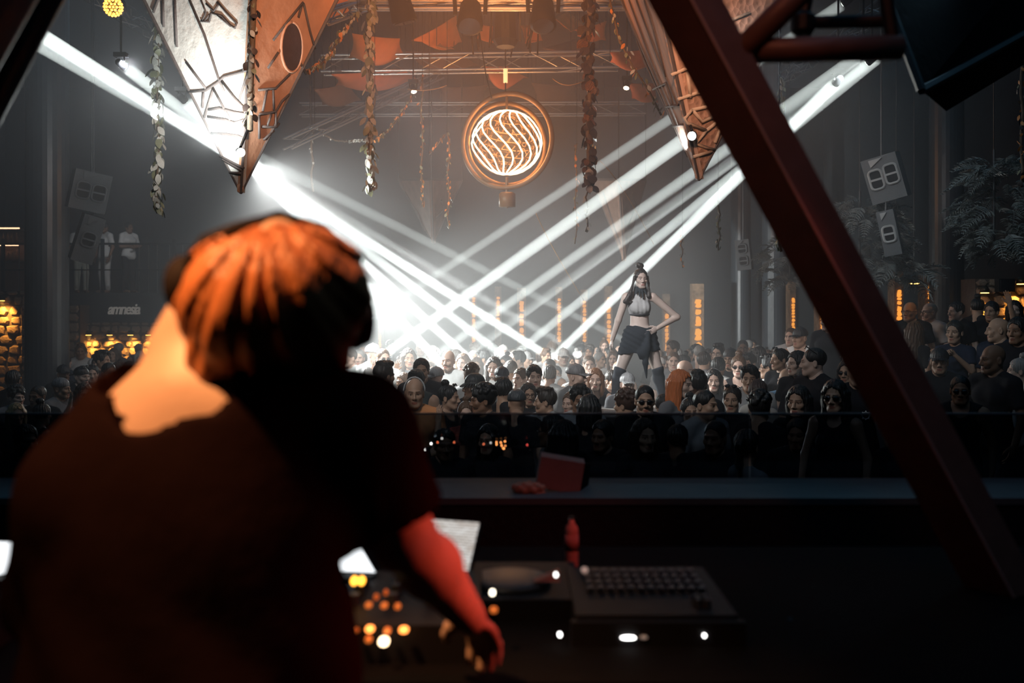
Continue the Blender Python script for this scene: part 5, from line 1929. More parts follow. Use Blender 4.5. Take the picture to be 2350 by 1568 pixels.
# x, y of the crown, head height in pixels, facing (0 camera, 90 right, 180 away), F/M, hair, hair colour, skin, top, top colour, pose, extras, label
CROWD = [
    # left
    (33, 850, 44, 170, 'M', 'short', H_BLACK, TA, 'tee', K_, 'down', (), 'dark-haired person seen from behind by the left stone wall'),
    (36, 888, 46, 30, 'M', 'curly', H_BLACK, PA, 'tee', G_, 'down', (), 'pale-faced person with curly dark hair at the left edge'),
    (38, 926, 50, 10, 'F', 'long', H_BLOND, TA, 'tee', K_, 'down', ('headband',), 'light-haired woman with a headband at the left end of the glass'),
    (88, 885, 46, -40, 'M', 'crop', H_DARK, BR, 'tee', K_, 'down', (), 'shadowy man turned left in front of the left column'),
    (100, 925, 52, 150, 'F', 'bun', H_BLACK, TA, 'tank', K_, 'up', (), 'woman with a bun and one arm raised in front of the left column'),
    (140, 868, 46, 60, 'M', 'beanie', G_, TA, 'tee', G_, 'down', (), 'man in a grey beanie and grey shirt right of the left column'),
    (146, 838, 38, 20, 'M', 'cap', K_, BR, 'tee', K_, 'down', (), 'man in a black cap at the right foot of the left column'),
    (186, 842, 42, 40, 'M', 'capback', K_, PA, 'tee', K_, 'down', ('sunup',), 'pale man in a backwards cap under the stone pier'),
    (193, 880, 48, 15, 'F', 'long', H_BROWN, TA, 'tee', G_, 'down', (), 'woman with long brown hair left of the orange brimmed cap'),
    (234, 806, 40, 60, 'M', 'quiff', H_BLACK, TA, 'tee', K_, 'down', (), 'tall man with a high quiff in front of the amber stones'),
    (250, 832, 44, 25, 'M', 'crop', H_BLACK, BR, 'tee', K_, 'down', ('sun',), 'man in sunglasses and black shirt in front of the amber stones'),
    (262, 880, 56, 75, 'M', 'cap', (0.08, 0.085, 0.09), TA, 'tee', K_, 'down', (), 'man in a dark cap turned right beside the bright bare shoulder'),
    (212, 838, 38, 0, 'M', 'short', H_BLACK, PA, 'tee', K_, 'down', (), 'dark-haired man between the stone pier and the quiff man'),
    (297, 830, 38, 0, 'F', 'bob', H_BLACK, BR, 'tee', K_, 'down', (), 'smiling woman with a black bob before the amber stones'),
    (326, 874, 46, 10, 'F', 'pony', H_BLACK, PA, 'tank', K_, 'down', ('sunup',), 'pale woman with sunglasses on her hair above the bright shoulder'),
    (345, 836, 42, 100, 'M', 'capback', (0.03, 0.03, 0.035), PA, 'tee', K_, 'down', (), 'man in a backwards cap turned right below the niche'),
    (383, 800, 36, 180, 'M', 'short', H_BLACK, TA, 'tee', K_, 'down', (), 'dark-haired man seen from behind at the right of the niche'),
    (386, 824, 42, 150, 'M', 'cap', (0.05, 0.05, 0.055), TA, 'tee', K_, 'down', (), 'man in a dark cap seen from behind near the DJ cheek'),
    (400, 858, 46, -10, 'M', 'crop', H_DARK, PA, 'tee', G_, 'down', ('headband',), 'man with short hair facing the camera just above the bright shoulder'),
    (430, 838, 42, 70, 'M', 'part', H_BROWN, PA, 'tee', LG, 'down', (), 'brown-haired man in profile just left of the DJ hair'),
    # centre left
    (803, 800, 40, -60, 'M', 'crop', H_DARK, PA, 'tee', W_, 'down', ('beard',), 'short-haired bearded man looking left beside the DJ neck'),
    (824, 802, 38, -10, 'M', 'crop', H_GREY, PA, 'tee', LG, 'down', (), 'grey-haired man second right of the DJ neck'),
    (857, 790, 44, 60, 'M', 'cap', LG, PA, 'tee', W_, 'down', (), 'tall man in a pale cap and white shirt right of the DJ neck'),
    (880, 800, 42, 20, 'M', 'crop', H_BROWN, PA, 'tee', W_, 'wave', ('sun',), 'man in sunglasses and white shirt with a hand at his chest, lit white'),
    (884, 832, 58, 130, 'M', 'quiff', H_DARK, TA, 'tee', K_, 'down', (), 'man with a faded haircut and black shirt turned away, right of the DJ shoulder'),
    (858, 885, 50, 160, 'F', 'long', H_BLACK, BR, 'tee', K_, 'down', (), 'woman with long black hair seen from behind at the DJ shoulder'),
    (938, 800, 42, 10, 'F', 'long', H_DARK, TA, 'tee', G_, 'wave', (), 'dark-haired woman with a raised open hand in the white light'),
    (967, 823, 52, 0, 'M', 'short', H_DARK, TA, 'tee', K_, 'down', ('beard',), 'bearded man looking up in the white light, left of the bald man'),
    (955, 848, 54, 0, 'M', 'part', H_BLACK, TA, 'tank', (0.05, 0.06, 0.06), 'down', (), 'man with slicked hair and dark vest right behind the man in orange'),
    (951, 868, 64, 0, 'M', 'bald', H_DARK, TA, 'tee', O_, 'down', ('headband',), 'balding man in an orange T-shirt facing the camera, left of centre'),
    (1000, 843, 50, -50, 'M', 'cap', LG, PA, 'tee', G_, 'down', ('beard',), 'man in a grey striped cap looking left'),
    (1028, 803, 52, -20, 'M', 'bald', H_DARK, PA, 'tee', W_, 'down', ('beard',), 'bald bearded man in a white shirt in the brightest light'),
    (1030, 884, 54, 70, 'F', 'bun', H_BLACK, TA, 'tank', K_, 'down', ('sunup',), 'woman with a bun and sunglasses on her head, in profile to the right'),
    (932, 962, 62, 170, 'M', 'cap', (0.16, 0.17, 0.18), TA, 'tee', K_, 'up', (), 'person in a grey cap seen from behind through the dark glass'),
    (1070, 922, 54, 0, 'F', 'bun', H_BROWN, PA, 'tee', R_, 'down', ('headband',), 'woman with a pink headband just over the glass edge'),
    (1088, 858, 56, -70, 'M', 'bucket', (0.03, 0.03, 0.03), BR, 'tee', K_, 'down', ('glasses',), 'man in a dark bucket hat and glasses looking left'),
    (1110, 886, 60, -80, 'M', 'curly', H_BLACK, BR, 'tee', K_, 'down', ('beard',), 'bearded man with thick black hair in profile to the left'),
    (1085, 838, 46, 180, 'M', 'curly', H_BROWN, TA, 'tee', LG, 'down', (), 'curly-haired man seen from behind in the white light'),
    (1062, 812, 40, -20, 'F', 'long', H_BROWN, PA, 'tee', W_, 'down', (), 'woman with long hair lit white left of the beam crossing'),
    (1133, 820, 44, -10, 'F', 'long', H_DARK, PA, 'tee', W_, 'down', (), 'long-haired woman in white right of the curly-haired man'),
    (1155, 842, 46, 180, 'M', 'capback', (0.05, 0.05, 0.06), TA, 'tee', G_, 'down', (), 'man in a dark cap turned away at the centre of the crowd'),
    (1176, 826, 44, 180, 'M', 'crop', H_GREY, TA, 'tee', LG, 'down', (), 'crop-haired man seen from behind beside the dark cap at the centre'),
    (1160, 868, 56, 160, 'M', 'short', H_BLACK, TA, 'tee', K_, 'down', (), 'man with short black hair and tan neck seen from behind near the centre'),
    # centre right
    (1196, 845, 46, -40, 'M', 'short', H_BROWN, PA, 'tee', W_, 'down', (), 'fair young man half hidden, looking left in the white light'),
    (1226, 838, 50, 10, 'M', 'part', H_DARK, PA, 'tee', W_, 'down', (), 'young man with a dark fringe and white T-shirt facing the camera'),
    (1213, 880, 46, 10, 'F', 'long', H_DARK, TA, 'tee', K_, 'down', ('glasses',), 'woman with glasses between the fringe man and the glass edge'),
    (1190, 894, 58, 190, 'M', 'beanie', (0.05, 0.055, 0.06), TA, 'tee', K_, 'down', (), 'person in a dark beanie seen from behind near the red glass edge'),
    (1252, 892, 54, -95, 'M', 'quiff', H_DARK, TA, 'tee', LG, 'down', ('beard',), 'man with a faded haircut in profile to the left, yellowish face'),
    (1264, 838, 48, 180, 'M', 'short', H_GREY, PA, 'tee', W_, 'down', (), 'person in white seen from behind, washed out by the light'),
    (1322, 836, 52, 70, 'M', 'cap', (0.20, 0.19, 0.19), PA, 'tee', (0.22, 0.22, 0.22), 'down', ('beard',), 'man in a grey cap and grey T-shirt in profile to the right'),
    (1366, 846, 50, 0, 'F', 'long', (0.22, 0.10, 0.05), PA, 'tank', (0.04, 0.04, 0.045), 'down', (), 'woman with long auburn hair left of the dancer'),
    (1331, 888, 56, 10, 'M', 'curly', H_BLACK, BR, 'tee', LG, 'down', (), 'man with curly black hair below the grey cap'),
    (1357, 906, 62, 175, 'F', 'bob', H_BLACK, TA, 'tee', K_, 'down', (), 'person with smooth black hair seen from behind, left of the podium'),
    (1310, 900, 50, -30, 'F', 'pony', H_BROWN, PA, 'tee', W_, 'bent', (), 'woman in a white shirt bending by the glass, half hidden'),
    (1434, 898, 58, -120, 'M', 'curly', (0.06, 0.03, 0.02), TA, 'tee', G_, 'down', (), 'man with tousled brown hair in front of the podium'),
    (1480, 884, 62, 5, 'M', 'crop', H_BLACK, TA, 'tee', K_, 'down', ('sun', 'beard'), 'man in sunglasses and black T-shirt below the dancer'),
    (1440, 856, 48, 10, 'M', 'cap', LG, PA, 'tee', G_, 'down', ('beard',), 'man in a pale cap seen between the dancer legs'),
    (1405, 850, 44, 30, 'M', 'short', H_DARK, TA, 'tee', K_, 'down', (), 'dark-haired man in black left behind the dancer leg'),
    (1293, 800, 36, 10, 'M', 'cap', W_, PA, 'tee', W_, 'down', (), 'man in a white cap washed out behind the grey cap'),
    (1350, 812, 38, 0, 'M', 'bald', H_GREY, PA, 'tee', W_, 'down', (), 'bald man lit white above the auburn woman'),
    (1408, 805, 36, -10, 'F', 'long', H_BROWN, PA, 'tee', LG, 'down', (), 'brown-haired woman behind the dancer, left side'),
    # right
    (1544, 782, 36, -60, 'M', 'short', H_DARK, TA, 'tee', K_, 'bent', (), 'man in profile with a hand at his face right of the dancer'),
    (1546, 808, 40, 0, 'M', 'crop', H_BROWN, PA, 'tee', G_, 'down', (), 'pale man facing the camera beside the dancer thigh'),
    (1572, 826, 46, 60, 'M', 'bald', H_GREY, PA, 'tee', K_, 'down', (), 'bald man lit white just behind the red-haired woman'),
    (1562, 850, 62, 60, 'F', 'long', (0.60, 0.17, 0.05), PA, 'tee', G_, 'down', (), 'woman with long bright red hair'),
    (1608, 792, 38, 180, 'M', 'crop', H_GREY, PA, 'tee', G_, 'down', (), 'grey-haired man seen from behind under the amber pillar'),
    (1606, 852, 60, 190, 'M', 'quiff', H_BLACK, BR, 'tee', K_, 'down', (), 'man with swept black hair seen from behind, right of the red hair'),
    (1619, 808, 42, 150, 'M', 'short', H_DARK, TA, 'tee', G_, 'down', (), 'dark-haired man turned away behind the swept black hair'),
    (1638, 848, 48, 0, 'F', 'long', H_BLACK, PA, 'tee', K_, 'down', ('headband',), 'pale woman with black hair behind the swept black hair man'),
    (1648, 790, 42, -20, 'M', 'quiff', H_BLACK, PA, 'tee', G_, 'down', ('glasses',), 'man with glasses and short dark hair in the back rows at right'),
    (1652, 820, 44, 180, 'M', 'short', H_BLACK, TA, 'tee', W_, 'down', (), 'man with a white collar seen from behind'),
    (1676, 800, 44, -20, 'M', 'capback', (0.03, 0.03, 0.035), TA, 'tee', K_, 'down', ('glasses', 'beard'), 'bearded man with glasses and a backwards cap'),
    (1705, 780, 38, 0, 'M', 'crop', H_BLACK, BR, 'tee', K_, 'down', ('glasses', 'beard'), 'dark-skinned bearded man with glasses in the last row'),
    (1695, 816, 46, -5, 'F', 'bun', H_BROWN, PA, 'tank', K_, 'down', ('sun',), 'pale woman in sunglasses with bare shoulders'),
    (1720, 812, 44, -30, 'M', 'part', H_BLACK, PA, 'tee', K_, 'down', (), 'man with dark hair behind the fringed young man'),
    (1746, 796, 50, 170, 'F', 'long', H_BLACK, TA, 'tee', K_, 'down', (), 'woman with long black wavy hair seen from behind'),
    (1766, 816, 52, -110, 'M', 'quiff', H_BLACK, TA, 'tank', W_, 'down', ('glasses',), 'man in a white tank top turned left with glasses'),
    (1790, 800, 46, -60, 'F', 'pony', H_BLACK, TA, 'tee', K_, 'down', ('sunup',), 'woman with sunglasses pushed up behind the white tank top'),
    (1721, 838, 58, -5, 'M', 'part', H_BLACK, TA, 'tee', LG, 'down', (), 'heavy-browed young man with a black fringe facing the camera'),
    (1808, 844, 52, -40, 'M', 'bald', H_DARK, TA, 'tee', BL, 'phone', ('beard',), 'bald man holding up a glowing phone'),
    (1830, 806, 52, -50, 'F', 'bob', H_BLACK, PA, 'tee', K_, 'down', (), 'woman with dark hair looking up to the left'),
    (1850, 838, 54, -30, 'M', 'cap', (0.03, 0.03, 0.035), TA, 'tee', K_, 'down', (), 'man in a shiny black cap looking down'),
    (1868, 798, 56, -90, 'M', 'crop', H_BLACK, PA, 'tee', K_, 'down', ('sunup',), 'man in profile to the left with sunglasses on his head and black T-shirt'),
    (1832, 886, 60, -20, 'F', 'long', H_BLACK, TA, 'tee', K_, 'down', (), 'woman with black hair and shadowed face low at right'),
    (1916, 872, 60, -15, 'F', 'long', H_BLACK, TA, 'tank', K_, 'down', ('sun',), 'woman in sunglasses with long dark hair beside the logo shirt'),
    (1944, 826, 54, -20, 'F', 'long', H_BLACK, TA, 'tee', K_, 'down', ('sun',), 'woman in sunglasses standing behind the man with the logo shirt'),
    (1968, 820, 64, 0, 'M', 'crop', H_BLACK, TA, 'tee', K_, 'down', (), 'big man in a black T-shirt with a round white emblem'),
    (1680, 886, 58, -10, 'F', 'pony', H_DARK, TA, 'tee', K_, 'wave', ('sunup',), 'woman talking with one open hand raised at her shoulder'),
    (1748, 902, 66, 180, 'M', 'curly', H_BLACK, TA, 'tee', K_, 'down', (), 'person with thick black hair seen from behind at the glass edge'),
    (1744, 872, 54, 170, 'M', 'short', (0.05, 0.025, 0.02), TA, 'tee', (0.3, 0.28, 0.26), 'down', (), 'man with brown hair seen from behind under the white tank top'),
    (1584, 914, 58, 10, 'F', 'bun', H_BLACK, TA, 'tee', K_, 'down', ('headband',), 'woman with a tied top of hair peering over the glass'),
    (1618, 895, 56, 60, 'M', 'crop', H_BLACK, TA, 'tee', LG, 'down', (), 'man turned right in a pale collar right of the red hair, low'),
    (1525, 905, 52, 180, 'M', 'short', H_BLACK, TA, 'tee', K_, 'down', (), 'shadowed person seen from behind at the dancer foot'),
]
# people standing on the stepped platform at the right: last number = height of the step
PLAT = [
    (1837, 752, 44, -40, 'M', 'cap', K_, TA, 'tank', W_, 'down', (), 'broad man in a white tank top and dark cap by the red truss', 0.36),
    (1815, 752, 40, -20, 'M', 'crop', H_BROWN, PA, 'tee', LG, 'down', (), 'man half hidden behind the broad man in the white tank top', 0.36),
    (1886, 762, 42, -20, 'M', 'quiff', H_BLACK, TA, 'tee', K_, 'down', ('sun',), 'grinning man in visor sunglasses by the red truss', 0.36),
    (1922, 750, 48, -90, 'M', 'short', H_BLACK, TA, 'tee', W_, 'down', (), 'man in a white T-shirt in profile to the left by the red truss', 0.36),
    (1904, 712, 44, -50, 'M', 'crop', H_DARK, PA, 'tee', K_, 'down', ('beard',), 'bearded man standing highest beside the red truss', 0.75),
    (2090, 692, 44, -35, 'M', 'bald', H_DARK, TA, 'tee', K_, 'down', ('glasses',), 'bald man with glasses looking down right of the red truss', 0.75),
    (2134, 694, 44, -60, 'M', 'bald', H_GREY, PA, 'tee', LG, 'down', ('beard', 'glasses'), 'man in a light grey shirt in front of the dark column', 0.75),
    (2195, 693, 43, -50, 'M', 'short', H_BLACK, PA, 'tee', K_, 'down', (), 'man smiling up to the left beside the dark column', 0.75),
    (2247, 684, 44, 180, 'M', 'bun', H_BLACK, TA, 'tee', K_, 'down', (), 'man with a small bun seen from behind before the stone wall', 0.75),
    (2275, 692, 42, -20, 'M', 'short', H_BLACK, TA, 'tee', K_, 'upr', (), 'person raising one hand in front of the amber stone wall', 0.75),
    (2103, 738, 46, 170, 'F', 'long', H_BROWN, TA, 'tee', K_, 'down', (), 'woman with brown hair seen from behind below the bald man', 0.36),
    (2190, 735, 50, -20, 'F', 'pony', H_BLACK, TA, 'tee', N_, 'phone', (), 'woman with both hands up at her face', 0.36),
    (2292, 728, 52, -80, 'M', 'bald', H_GREY, TA, 'tee', N_, 'down', ('beard',), 'grey-bearded bald man in profile to the left', 0.36),
    (2338, 728, 56, -30, 'M', 'short', H_BLACK, BR, 'tee', K_, 'down', (), 'dark-haired man cut by the right edge', 0.36),
    (2328, 690, 44, 0, 'F', 'long', H_BLACK, PA, 'tee', K_, 'down', (), 'pale woman at the right edge below the amber lamp', 0.75),
    (2156, 800, 56, 0, 'M', 'cap', K_, TA, 'tee', K_, 'down', (), 'man in a dark cap standing in shadow beside the red truss foot', 0.36),
    (2280, 790, 66, -60, 'M', 'bald', H_BLACK, BR, 'tee', K_, 'down', ('beard',), 'big bald bearded man in shadow at far right', 0.36),
    (2204, 862, 64, 0, 'M', 'crop', H_BLACK, BR, 'tank', K_, 'down', ('sun',), 'man in sunglasses in deep shadow at lower right', 0.36),
    (2340, 822, 56, -90, 'F', 'bun', H_GREY, PA, 'tee', W_, 'down', (), 'person in a white top cut by the right edge', 0.36),
    (2040, 775, 46, -20, 'F', 'long', H_DARK, PA, 'tee', (0.25, 0.36, 0.42), 'down', (), 'woman in a pale blue top seen between the two beams of the red truss', 0.36),
]
# dim people behind the dark glass
GLASS = [
    (1265, 952, 72, -120, 'M', 'short', H_BLACK, BR, 'tee', G_, 'down', ('glasses',), 'man with short hair and glasses seen dimly through the glass'),
    (1300, 965, 74, 160, 'F', 'bob', H_BLACK, TA, 'tee', K_, 'down', (), 'dark-haired person leaning to her neighbour behind the glass'),
    (1385, 965, 74, -30, 'M', 'short', H_BLACK, BR, 'tee', K_, 'down', (), 'man with dark hair dimly seen through the glass, right of the couple'),
    (1480, 962, 72, 20, 'F', 'long', H_DARK, TA, 'tee', K_, 'bent', (), 'woman with long hair and a bent arm dimly behind the glass'),
    (1560, 975, 72, 180, 'M', 'short', H_BLACK, BR, 'tee', K_, 'down', (), 'person turned away behind the glass under the tied-up hair'),
    (1640, 965, 70, -20, 'M', 'crop', H_BLACK, BR, 'tee', K_, 'down', (), 'shadowy man behind the glass left of the striped sleeve'),
    (1720, 985, 74, 160, 'F', 'pony', H_BLACK, TA, 'tee', (0.20, 0.22, 0.24), 'down', (), 'person in a grey striped top behind the glass'),
    (1830, 962, 68, -10, 'M', 'short', H_BLACK, BR, 'tee', K_, 'down', (), 'shadowy man behind the glass at right of the striped top'),
    (1935, 955, 68, 20, 'F', 'long', H_BLACK, TA, 'tee', K_, 'down', (), 'shadowy woman behind the glass below the emblem shirt'),
    (2080, 960, 70, -20, 'M', 'crop', H_BLACK, BR, 'tee', K_, 'down', (), 'shadowy man behind the glass at the foot of the red truss'),
    (1020, 985, 70, 10, 'M', 'short', H_BLACK, BR, 'tee', K_, 'down', (), 'shadowy man behind the glass below the orange T-shirt'),
    (1120, 975, 70, -20, 'F', 'long', H_BLACK, TA, 'tee', K_, 'down', (), 'shadowy woman behind the glass left of the couple'),
    (880, 990, 70, 40, 'M', 'curly', H_BLACK, BR, 'tee', K_, 'down', (), 'curly-haired shadow behind the glass at the DJ elbow'),
    (60, 975, 70, 20, 'M', 'short', H_BLACK, BR, 'tee', K_, 'down', (), 'shadowy man behind the glass at the far left'),
    (170, 960, 66, -20, 'F', 'long', H_BLACK, TA, 'tee', K_, 'down', (), 'shadowy woman behind the glass left of the DJ shoulder'),
    (255, 950, 64, 10, 'M', 'cap', K_, BR, 'tee', K_, 'down', (), 'man in a black cap behind the glass at the DJ shoulder'),
]
POS = []
rc = random.Random(11)
q20 = lambda a: int(round(a / 20.0)) * 20


def add_person(e, fz=0.0, free=False, far=False, group=None):
    px, py, hp, yaw, sex, hair, hc, skin, top, tc, pose, ex, label = e[:13]
    fem = sex == 'F'
    top_h = 1.755
    d = FPX * 0.245 / hp
    for _ in range(3):
        zt_ = CZ - (py - HY) / FPX * d
        s = (zt_ - fz) / top_h
        d = FPX * 0.255 * min(max(s, 0.88), 1.12) / hp
    if s < 0.88 or s > 1.12:
        s = min(max(s, 0.88), 1.12)
        if (py - HY) > 45:
            d = (CZ - fz - s * top_h) * FPX / (py - HY)
        else:
            s = (CZ - (py - HY) / FPX * d - fz) / top_h
    # keep neighbours from standing inside each other
    best = None
    for k in range(25):
        ds = (k // 2 + k % 2) * (1 if k % 2 else -1) * 0.008
        s2 = s * (1 + ds)
        d2 = (CZ - fz - s2 * top_h) * FPX / (py - HY) if abs(py - HY) > 45 else d * (1 + ds * 2)
        if d2 < 5.2:
            continue
        x2 = (px - CX) / FPX * d2
        m = min([math.hypot(x2 - a, d2 - b_) for a, b_ in POS] + [9])
        c_ = min(m, 0.46) - abs(ds) * 0.8
        if best is None or c_ > best[0]:
            best = (c_, s2, d2, x2)
    _, s, d, x = best
    if abs(py - HY) <= 45:
        s = (CZ - (py - HY) / FPX * d - fz) / top_h
    POS.append((x, d))
    hy = q20(max(-40, min(40, yaw * 0.4)))
    # faces aim at the camera side, so straighten for the viewing angle
    look = math.degrees(math.atan2(x, d))
    return person((x, d, fz), yaw - hy - look, s, label, fem, pose, hy, 0 if d < 12 else 0, 0 if hp > 40 else 1, skin, hair, hc, top, tc,
                  rc.choice(((0.02, 0.022, 0.03), (0.05, 0.06, 0.09), (0.03, 0.03, 0.03), (0.12, 0.11, 0.10))), ex, group)


people = {}
for e in GLASS + CROWD:
    people[e[12]] = add_person(e, 0.36 if e in CROWD and (e[0] >= 1900 or (e[0] >= 1790 and e[1] < 840)) else 0.0)
for e in PLAT:
    people[e[12]] = add_person(e, e[13])

# emblem on the big man's T-shirt, phone of the bald man
big = people['big man in a black T-shirt with a round white emblem']
b = MB().ring((0.07, -0.128, 1.24), 0.030, 0.0035, n=18, m=5)
for i in range(8):
    a = 2 * PI * i / 8
    b.lathe((0.07 + 0.038 * math.cos(a), -0.128, 1.24 + 0.038 * math.sin(a)), [(0.002, -0.005), (0.006, 0), (0.002, 0.005)], 6)
inst('shirt_emblem', b.mesh('shirt_emblem', mat('white_print', (0.8, 0.8, 0.8), 0.7)), big)
ph = people['bald man holding up a glowing phone']
pm_ = big.matrix_basis
px_, py_ = 1793, 888
q = Vector(ph.location)
R3 = Matrix.Rotation(ph.rotation_euler.z, 3, 'Z')
pc = q + R3 @ Vector((0.0, -0.385, 1.40)) * ph.scale.x
t = thing('phone', pc, 'phone with a glowing orange screen held by the bald man', 'phone')
R3p = R3
MB().box(pc, (0.075, 0.009, 0.15), R3p).build('case', BLACKM, t)
for sg in (-1, 1):
    MB().box(pc + R3p @ Vector((0, sg * 0.006, 0)), (0.068, 0.002, 0.138), R3p).build('screen' if sg > 0 else 'back_glow', mat('phone_screen', (1, 0.4, 0.2), emit=(1.0, 0.30, 0.12), estr=1.2) if sg < 0 else BLACKM, t)

# the rows further back, too small and washed out to tell apart one by one
FAR = {'light': ('person in pale clothes in the white-lit back rows under the beam crossing', 'people lit white in the back rows'),
       'right': ('person in dark clothes in the dim back rows right of the dancer', 'people in the dim back rows at right'),
       'left': ('person in dark clothes in the dim back rows left of the DJ', 'people in the dim back rows at left')}
HNAME = {'short': 'short hair', 'crop': 'cropped hair', 'long': 'long hair', 'bob': 'a bob', 'cap': 'a cap', 'curly': 'curly hair', 'pony': 'a ponytail', 'quiff': 'a quiff',
         'bun': 'a top bun', 'bald': 'a bald head'}
CNAME = {W_: 'white', LG: 'light grey', G_: 'dark grey', K_: 'black', N_: 'navy'}
ZNAME = {'light': 'bright back rows', 'right': 'rows behind the dancer', 'left': 'rows left of the DJ'}
SEEN = {}


def far_label(zone, fem, hair, yaw, col, px, x0, x1, d):
    face = 'facing the camera' if abs(yaw) <= 20 else 'turned away' if abs(yaw) > 100 else ('turned right' if yaw > 0 else 'turned left')
    base = '%s with %s in %s, %s, %s' % ('woman' if fem else 'man', HNAME[hair], CNAME[col], face, ZNAME[zone])
    for v in ('', ' at left', ' at right', ' far back'):
        ok = v == '' or (v == ' at left' and px < (x0 + x1) / 2) or (v == ' at right' and px >= (x0 + x1) / 2) or (v == ' far back' and d > 18)
        if ok and base + v not in SEEN:
            SEEN[base + v] = 1
            return base + v
    return base
for zone, x0, x1, n in (('light', 800, 1420, 62), ('right', 1500, 1810, 34), ('left', 60, 440, 26)):
    k = tries = 0
    while k < n and tries < 3000:
        tries += 1
        px = rc.uniform(x0, x1)
        d = rc.uniform(13.5, 21.5) if zone == 'light' else rc.uniform(15.5, 22.5)
        x = (px - CX) / FPX * d
        if min([math.hypot(x - a, d - b_) for a, b_ in POS] + [9]) < 0.50 or x < -9.6:
            continue
        if abs(x - P(1466, 0, PD).x) < 0.8 and d < 13.2:
            continue
        k += 1
        POS.append((x, d))
        fem = rc.random() < 0.4
        hair = rc.choice(['long', 'bob', 'pony', 'bun'] if fem else ['short', 'crop', 'cap', 'curly', 'quiff', 'bald'])
        yaw = rc.choice((0, 0, 20, -20, 40, -40, 160, -140, 90, -90))
        hy = q20(max(-20, min(20, yaw * 0.3)))
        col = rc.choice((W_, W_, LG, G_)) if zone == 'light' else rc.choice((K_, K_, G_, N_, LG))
        lab = far_label(zone, fem, hair, yaw, col, px, x0, x1, d)
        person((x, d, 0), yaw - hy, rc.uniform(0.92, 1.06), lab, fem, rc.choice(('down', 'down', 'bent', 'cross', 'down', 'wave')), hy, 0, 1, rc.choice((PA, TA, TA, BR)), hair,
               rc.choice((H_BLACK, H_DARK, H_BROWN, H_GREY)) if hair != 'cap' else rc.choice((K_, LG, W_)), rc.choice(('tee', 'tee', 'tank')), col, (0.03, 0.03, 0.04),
               (), FAR[zone][1])
# people on the balcony
for px, tc, pc_, yaw, pose, lb in ((187, (0.5, 0.5, 0.48), (0.35, 0.35, 0.3), 40, 'bent', 'person in pale clothes on the balcony behind the hanging loudspeaker'),
                                  (240, (0.72, 0.70, 0.68), (0.6, 0.58, 0.56), -30, 'down', 'person in a long white shirt standing on the balcony'),
                                  (296, (0.70, 0.68, 0.66), (0.02, 0.02, 0.025), 60, 'cross', 'person in a white T-shirt and black trousers leaning on the balcony rail')):
    q = P(px, 668, 24.7)
    person((q.x, 24.7, zf), yaw, 1.0, lb, False, pose, 0, 0, 1, BR, 'short', H_BLACK, 'tee', tc, pc_, ())

# ------------------------------------------------------------------ booth: ledge and dark glass screen
zl = P(0, 1112, 4.0).z
LEDGE = mat('ledge_grey', (0.10, 0.125, 0.14), rough=0.5, bump=0.1, bscale=10, var=0.2)
struct(MB().box((0, 3.80, 0.5 + zl / 2), (9.6, 0.40, zl - 1.0)).build('wall_booth_front', STAGE))
lt = MB().box((0, 3.80, zl + 0.012), (9.6, 0.42, 0.024)).build('trim_ledge_top', LEDGE)
struct(lt)
zg = P(0, 951, 4.02).z
gm = bpy.data.materials.new('tinted_glass')
gm.use_nodes = True
gn = gm.node_tree
gn.nodes.clear()
go = gn.nodes.new('ShaderNodeOutputMaterial')
gt = gn.nodes.new('ShaderNodeBsdfTransparent')
gt.inputs[0].default_value = (0.36, 0.40, 0.44, 1)
gg = gn.nodes.new('ShaderNodeBsdfGlossy')
gg.inputs['Color'].default_value = (0.7, 0.8, 0.9, 1)
gg.inputs['Roughness'].default_value = 0.06
gx = gn.nodes.new('ShaderNodeMixShader')
gx.inputs[0].default_value = 0.035
gn.links.new(gt.outputs[0], gx.inputs[1])
gn.links.new(gg.outputs[0], gx.inputs[2])
gn.links.new(gx.outputs[0], go.inputs['Surface'])
gs = thing('glass_screen', (0, 4.02, zl + 0.024), 'dark tinted glass screen along the front of the booth', 'glass screen')
GEDGE = mat('glass_edge', (0.16, 0.18, 0.20), rough=0.6, spec=0.2)
for i in range(5):
    x0 = -4.8 + i * 1.92
    MB().box((x0 + 0.96, 4.02, (zl + 0.024 + zg) / 2), (1.915, 0.012, zg - zl - 0.024)).build('pane', gm, gs)
    MB().box((x0 + 0.96, 4.02, zg + 0.003), (1.915, 0.014, 0.006)).build('pane_edge', GEDGE, gs)

# ------------------------------------------------------------------ desk
DESK = mat('desk_black', (0.006, 0.006, 0.007), rough=0.85, spec=0.04, bump=0.15, bscale=25, var=0.2)
zd = 1.86
t = thing('dj_desk', (0.15, 2.5, 1.0), 'long black DJ desk across the bottom of the picture', 'desk')
MB().box((0.15, 2.5, zd - 0.03), (4.2, 1.1, 0.06)).build('table_top', DESK, t)
MB().box((0.15, 2.0, (zd + 0.94) / 2), (4.1, 0.04, zd - 1.06)).build('front_panel', DESK, t)
for sx in (-1, 1):
    for yy in (2.1, 2.95):
        MB().box((0.15 + sx * 1.95, yy, (zd - 0.06 + 1.0) / 2), (0.08, 0.08, zd - 1.06)).build('leg', DESK, t)
CASE = mat('device_black', (0.010, 0.010, 0.012), rough=0.6, spec=0.2)
KEY = mat('device_key', (0.045, 0.055, 0.065), rough=0.45)


def led(name, p, r, col, s, parent):
    m = mat('led_%d_%d_%d_%d' % (int(col[0] * 99), int(col[1] * 99), int(col[2] * 99), int(s)), col, emit=col, estr=s)
    return MB().lathe(p, [(r * 0.4, r * 0.7), (r * 0.85, r * 0.45), (r, 0)], 10, Matrix.Rotation(math.radians(70), 3, 'X')).build(name, m, parent, True)


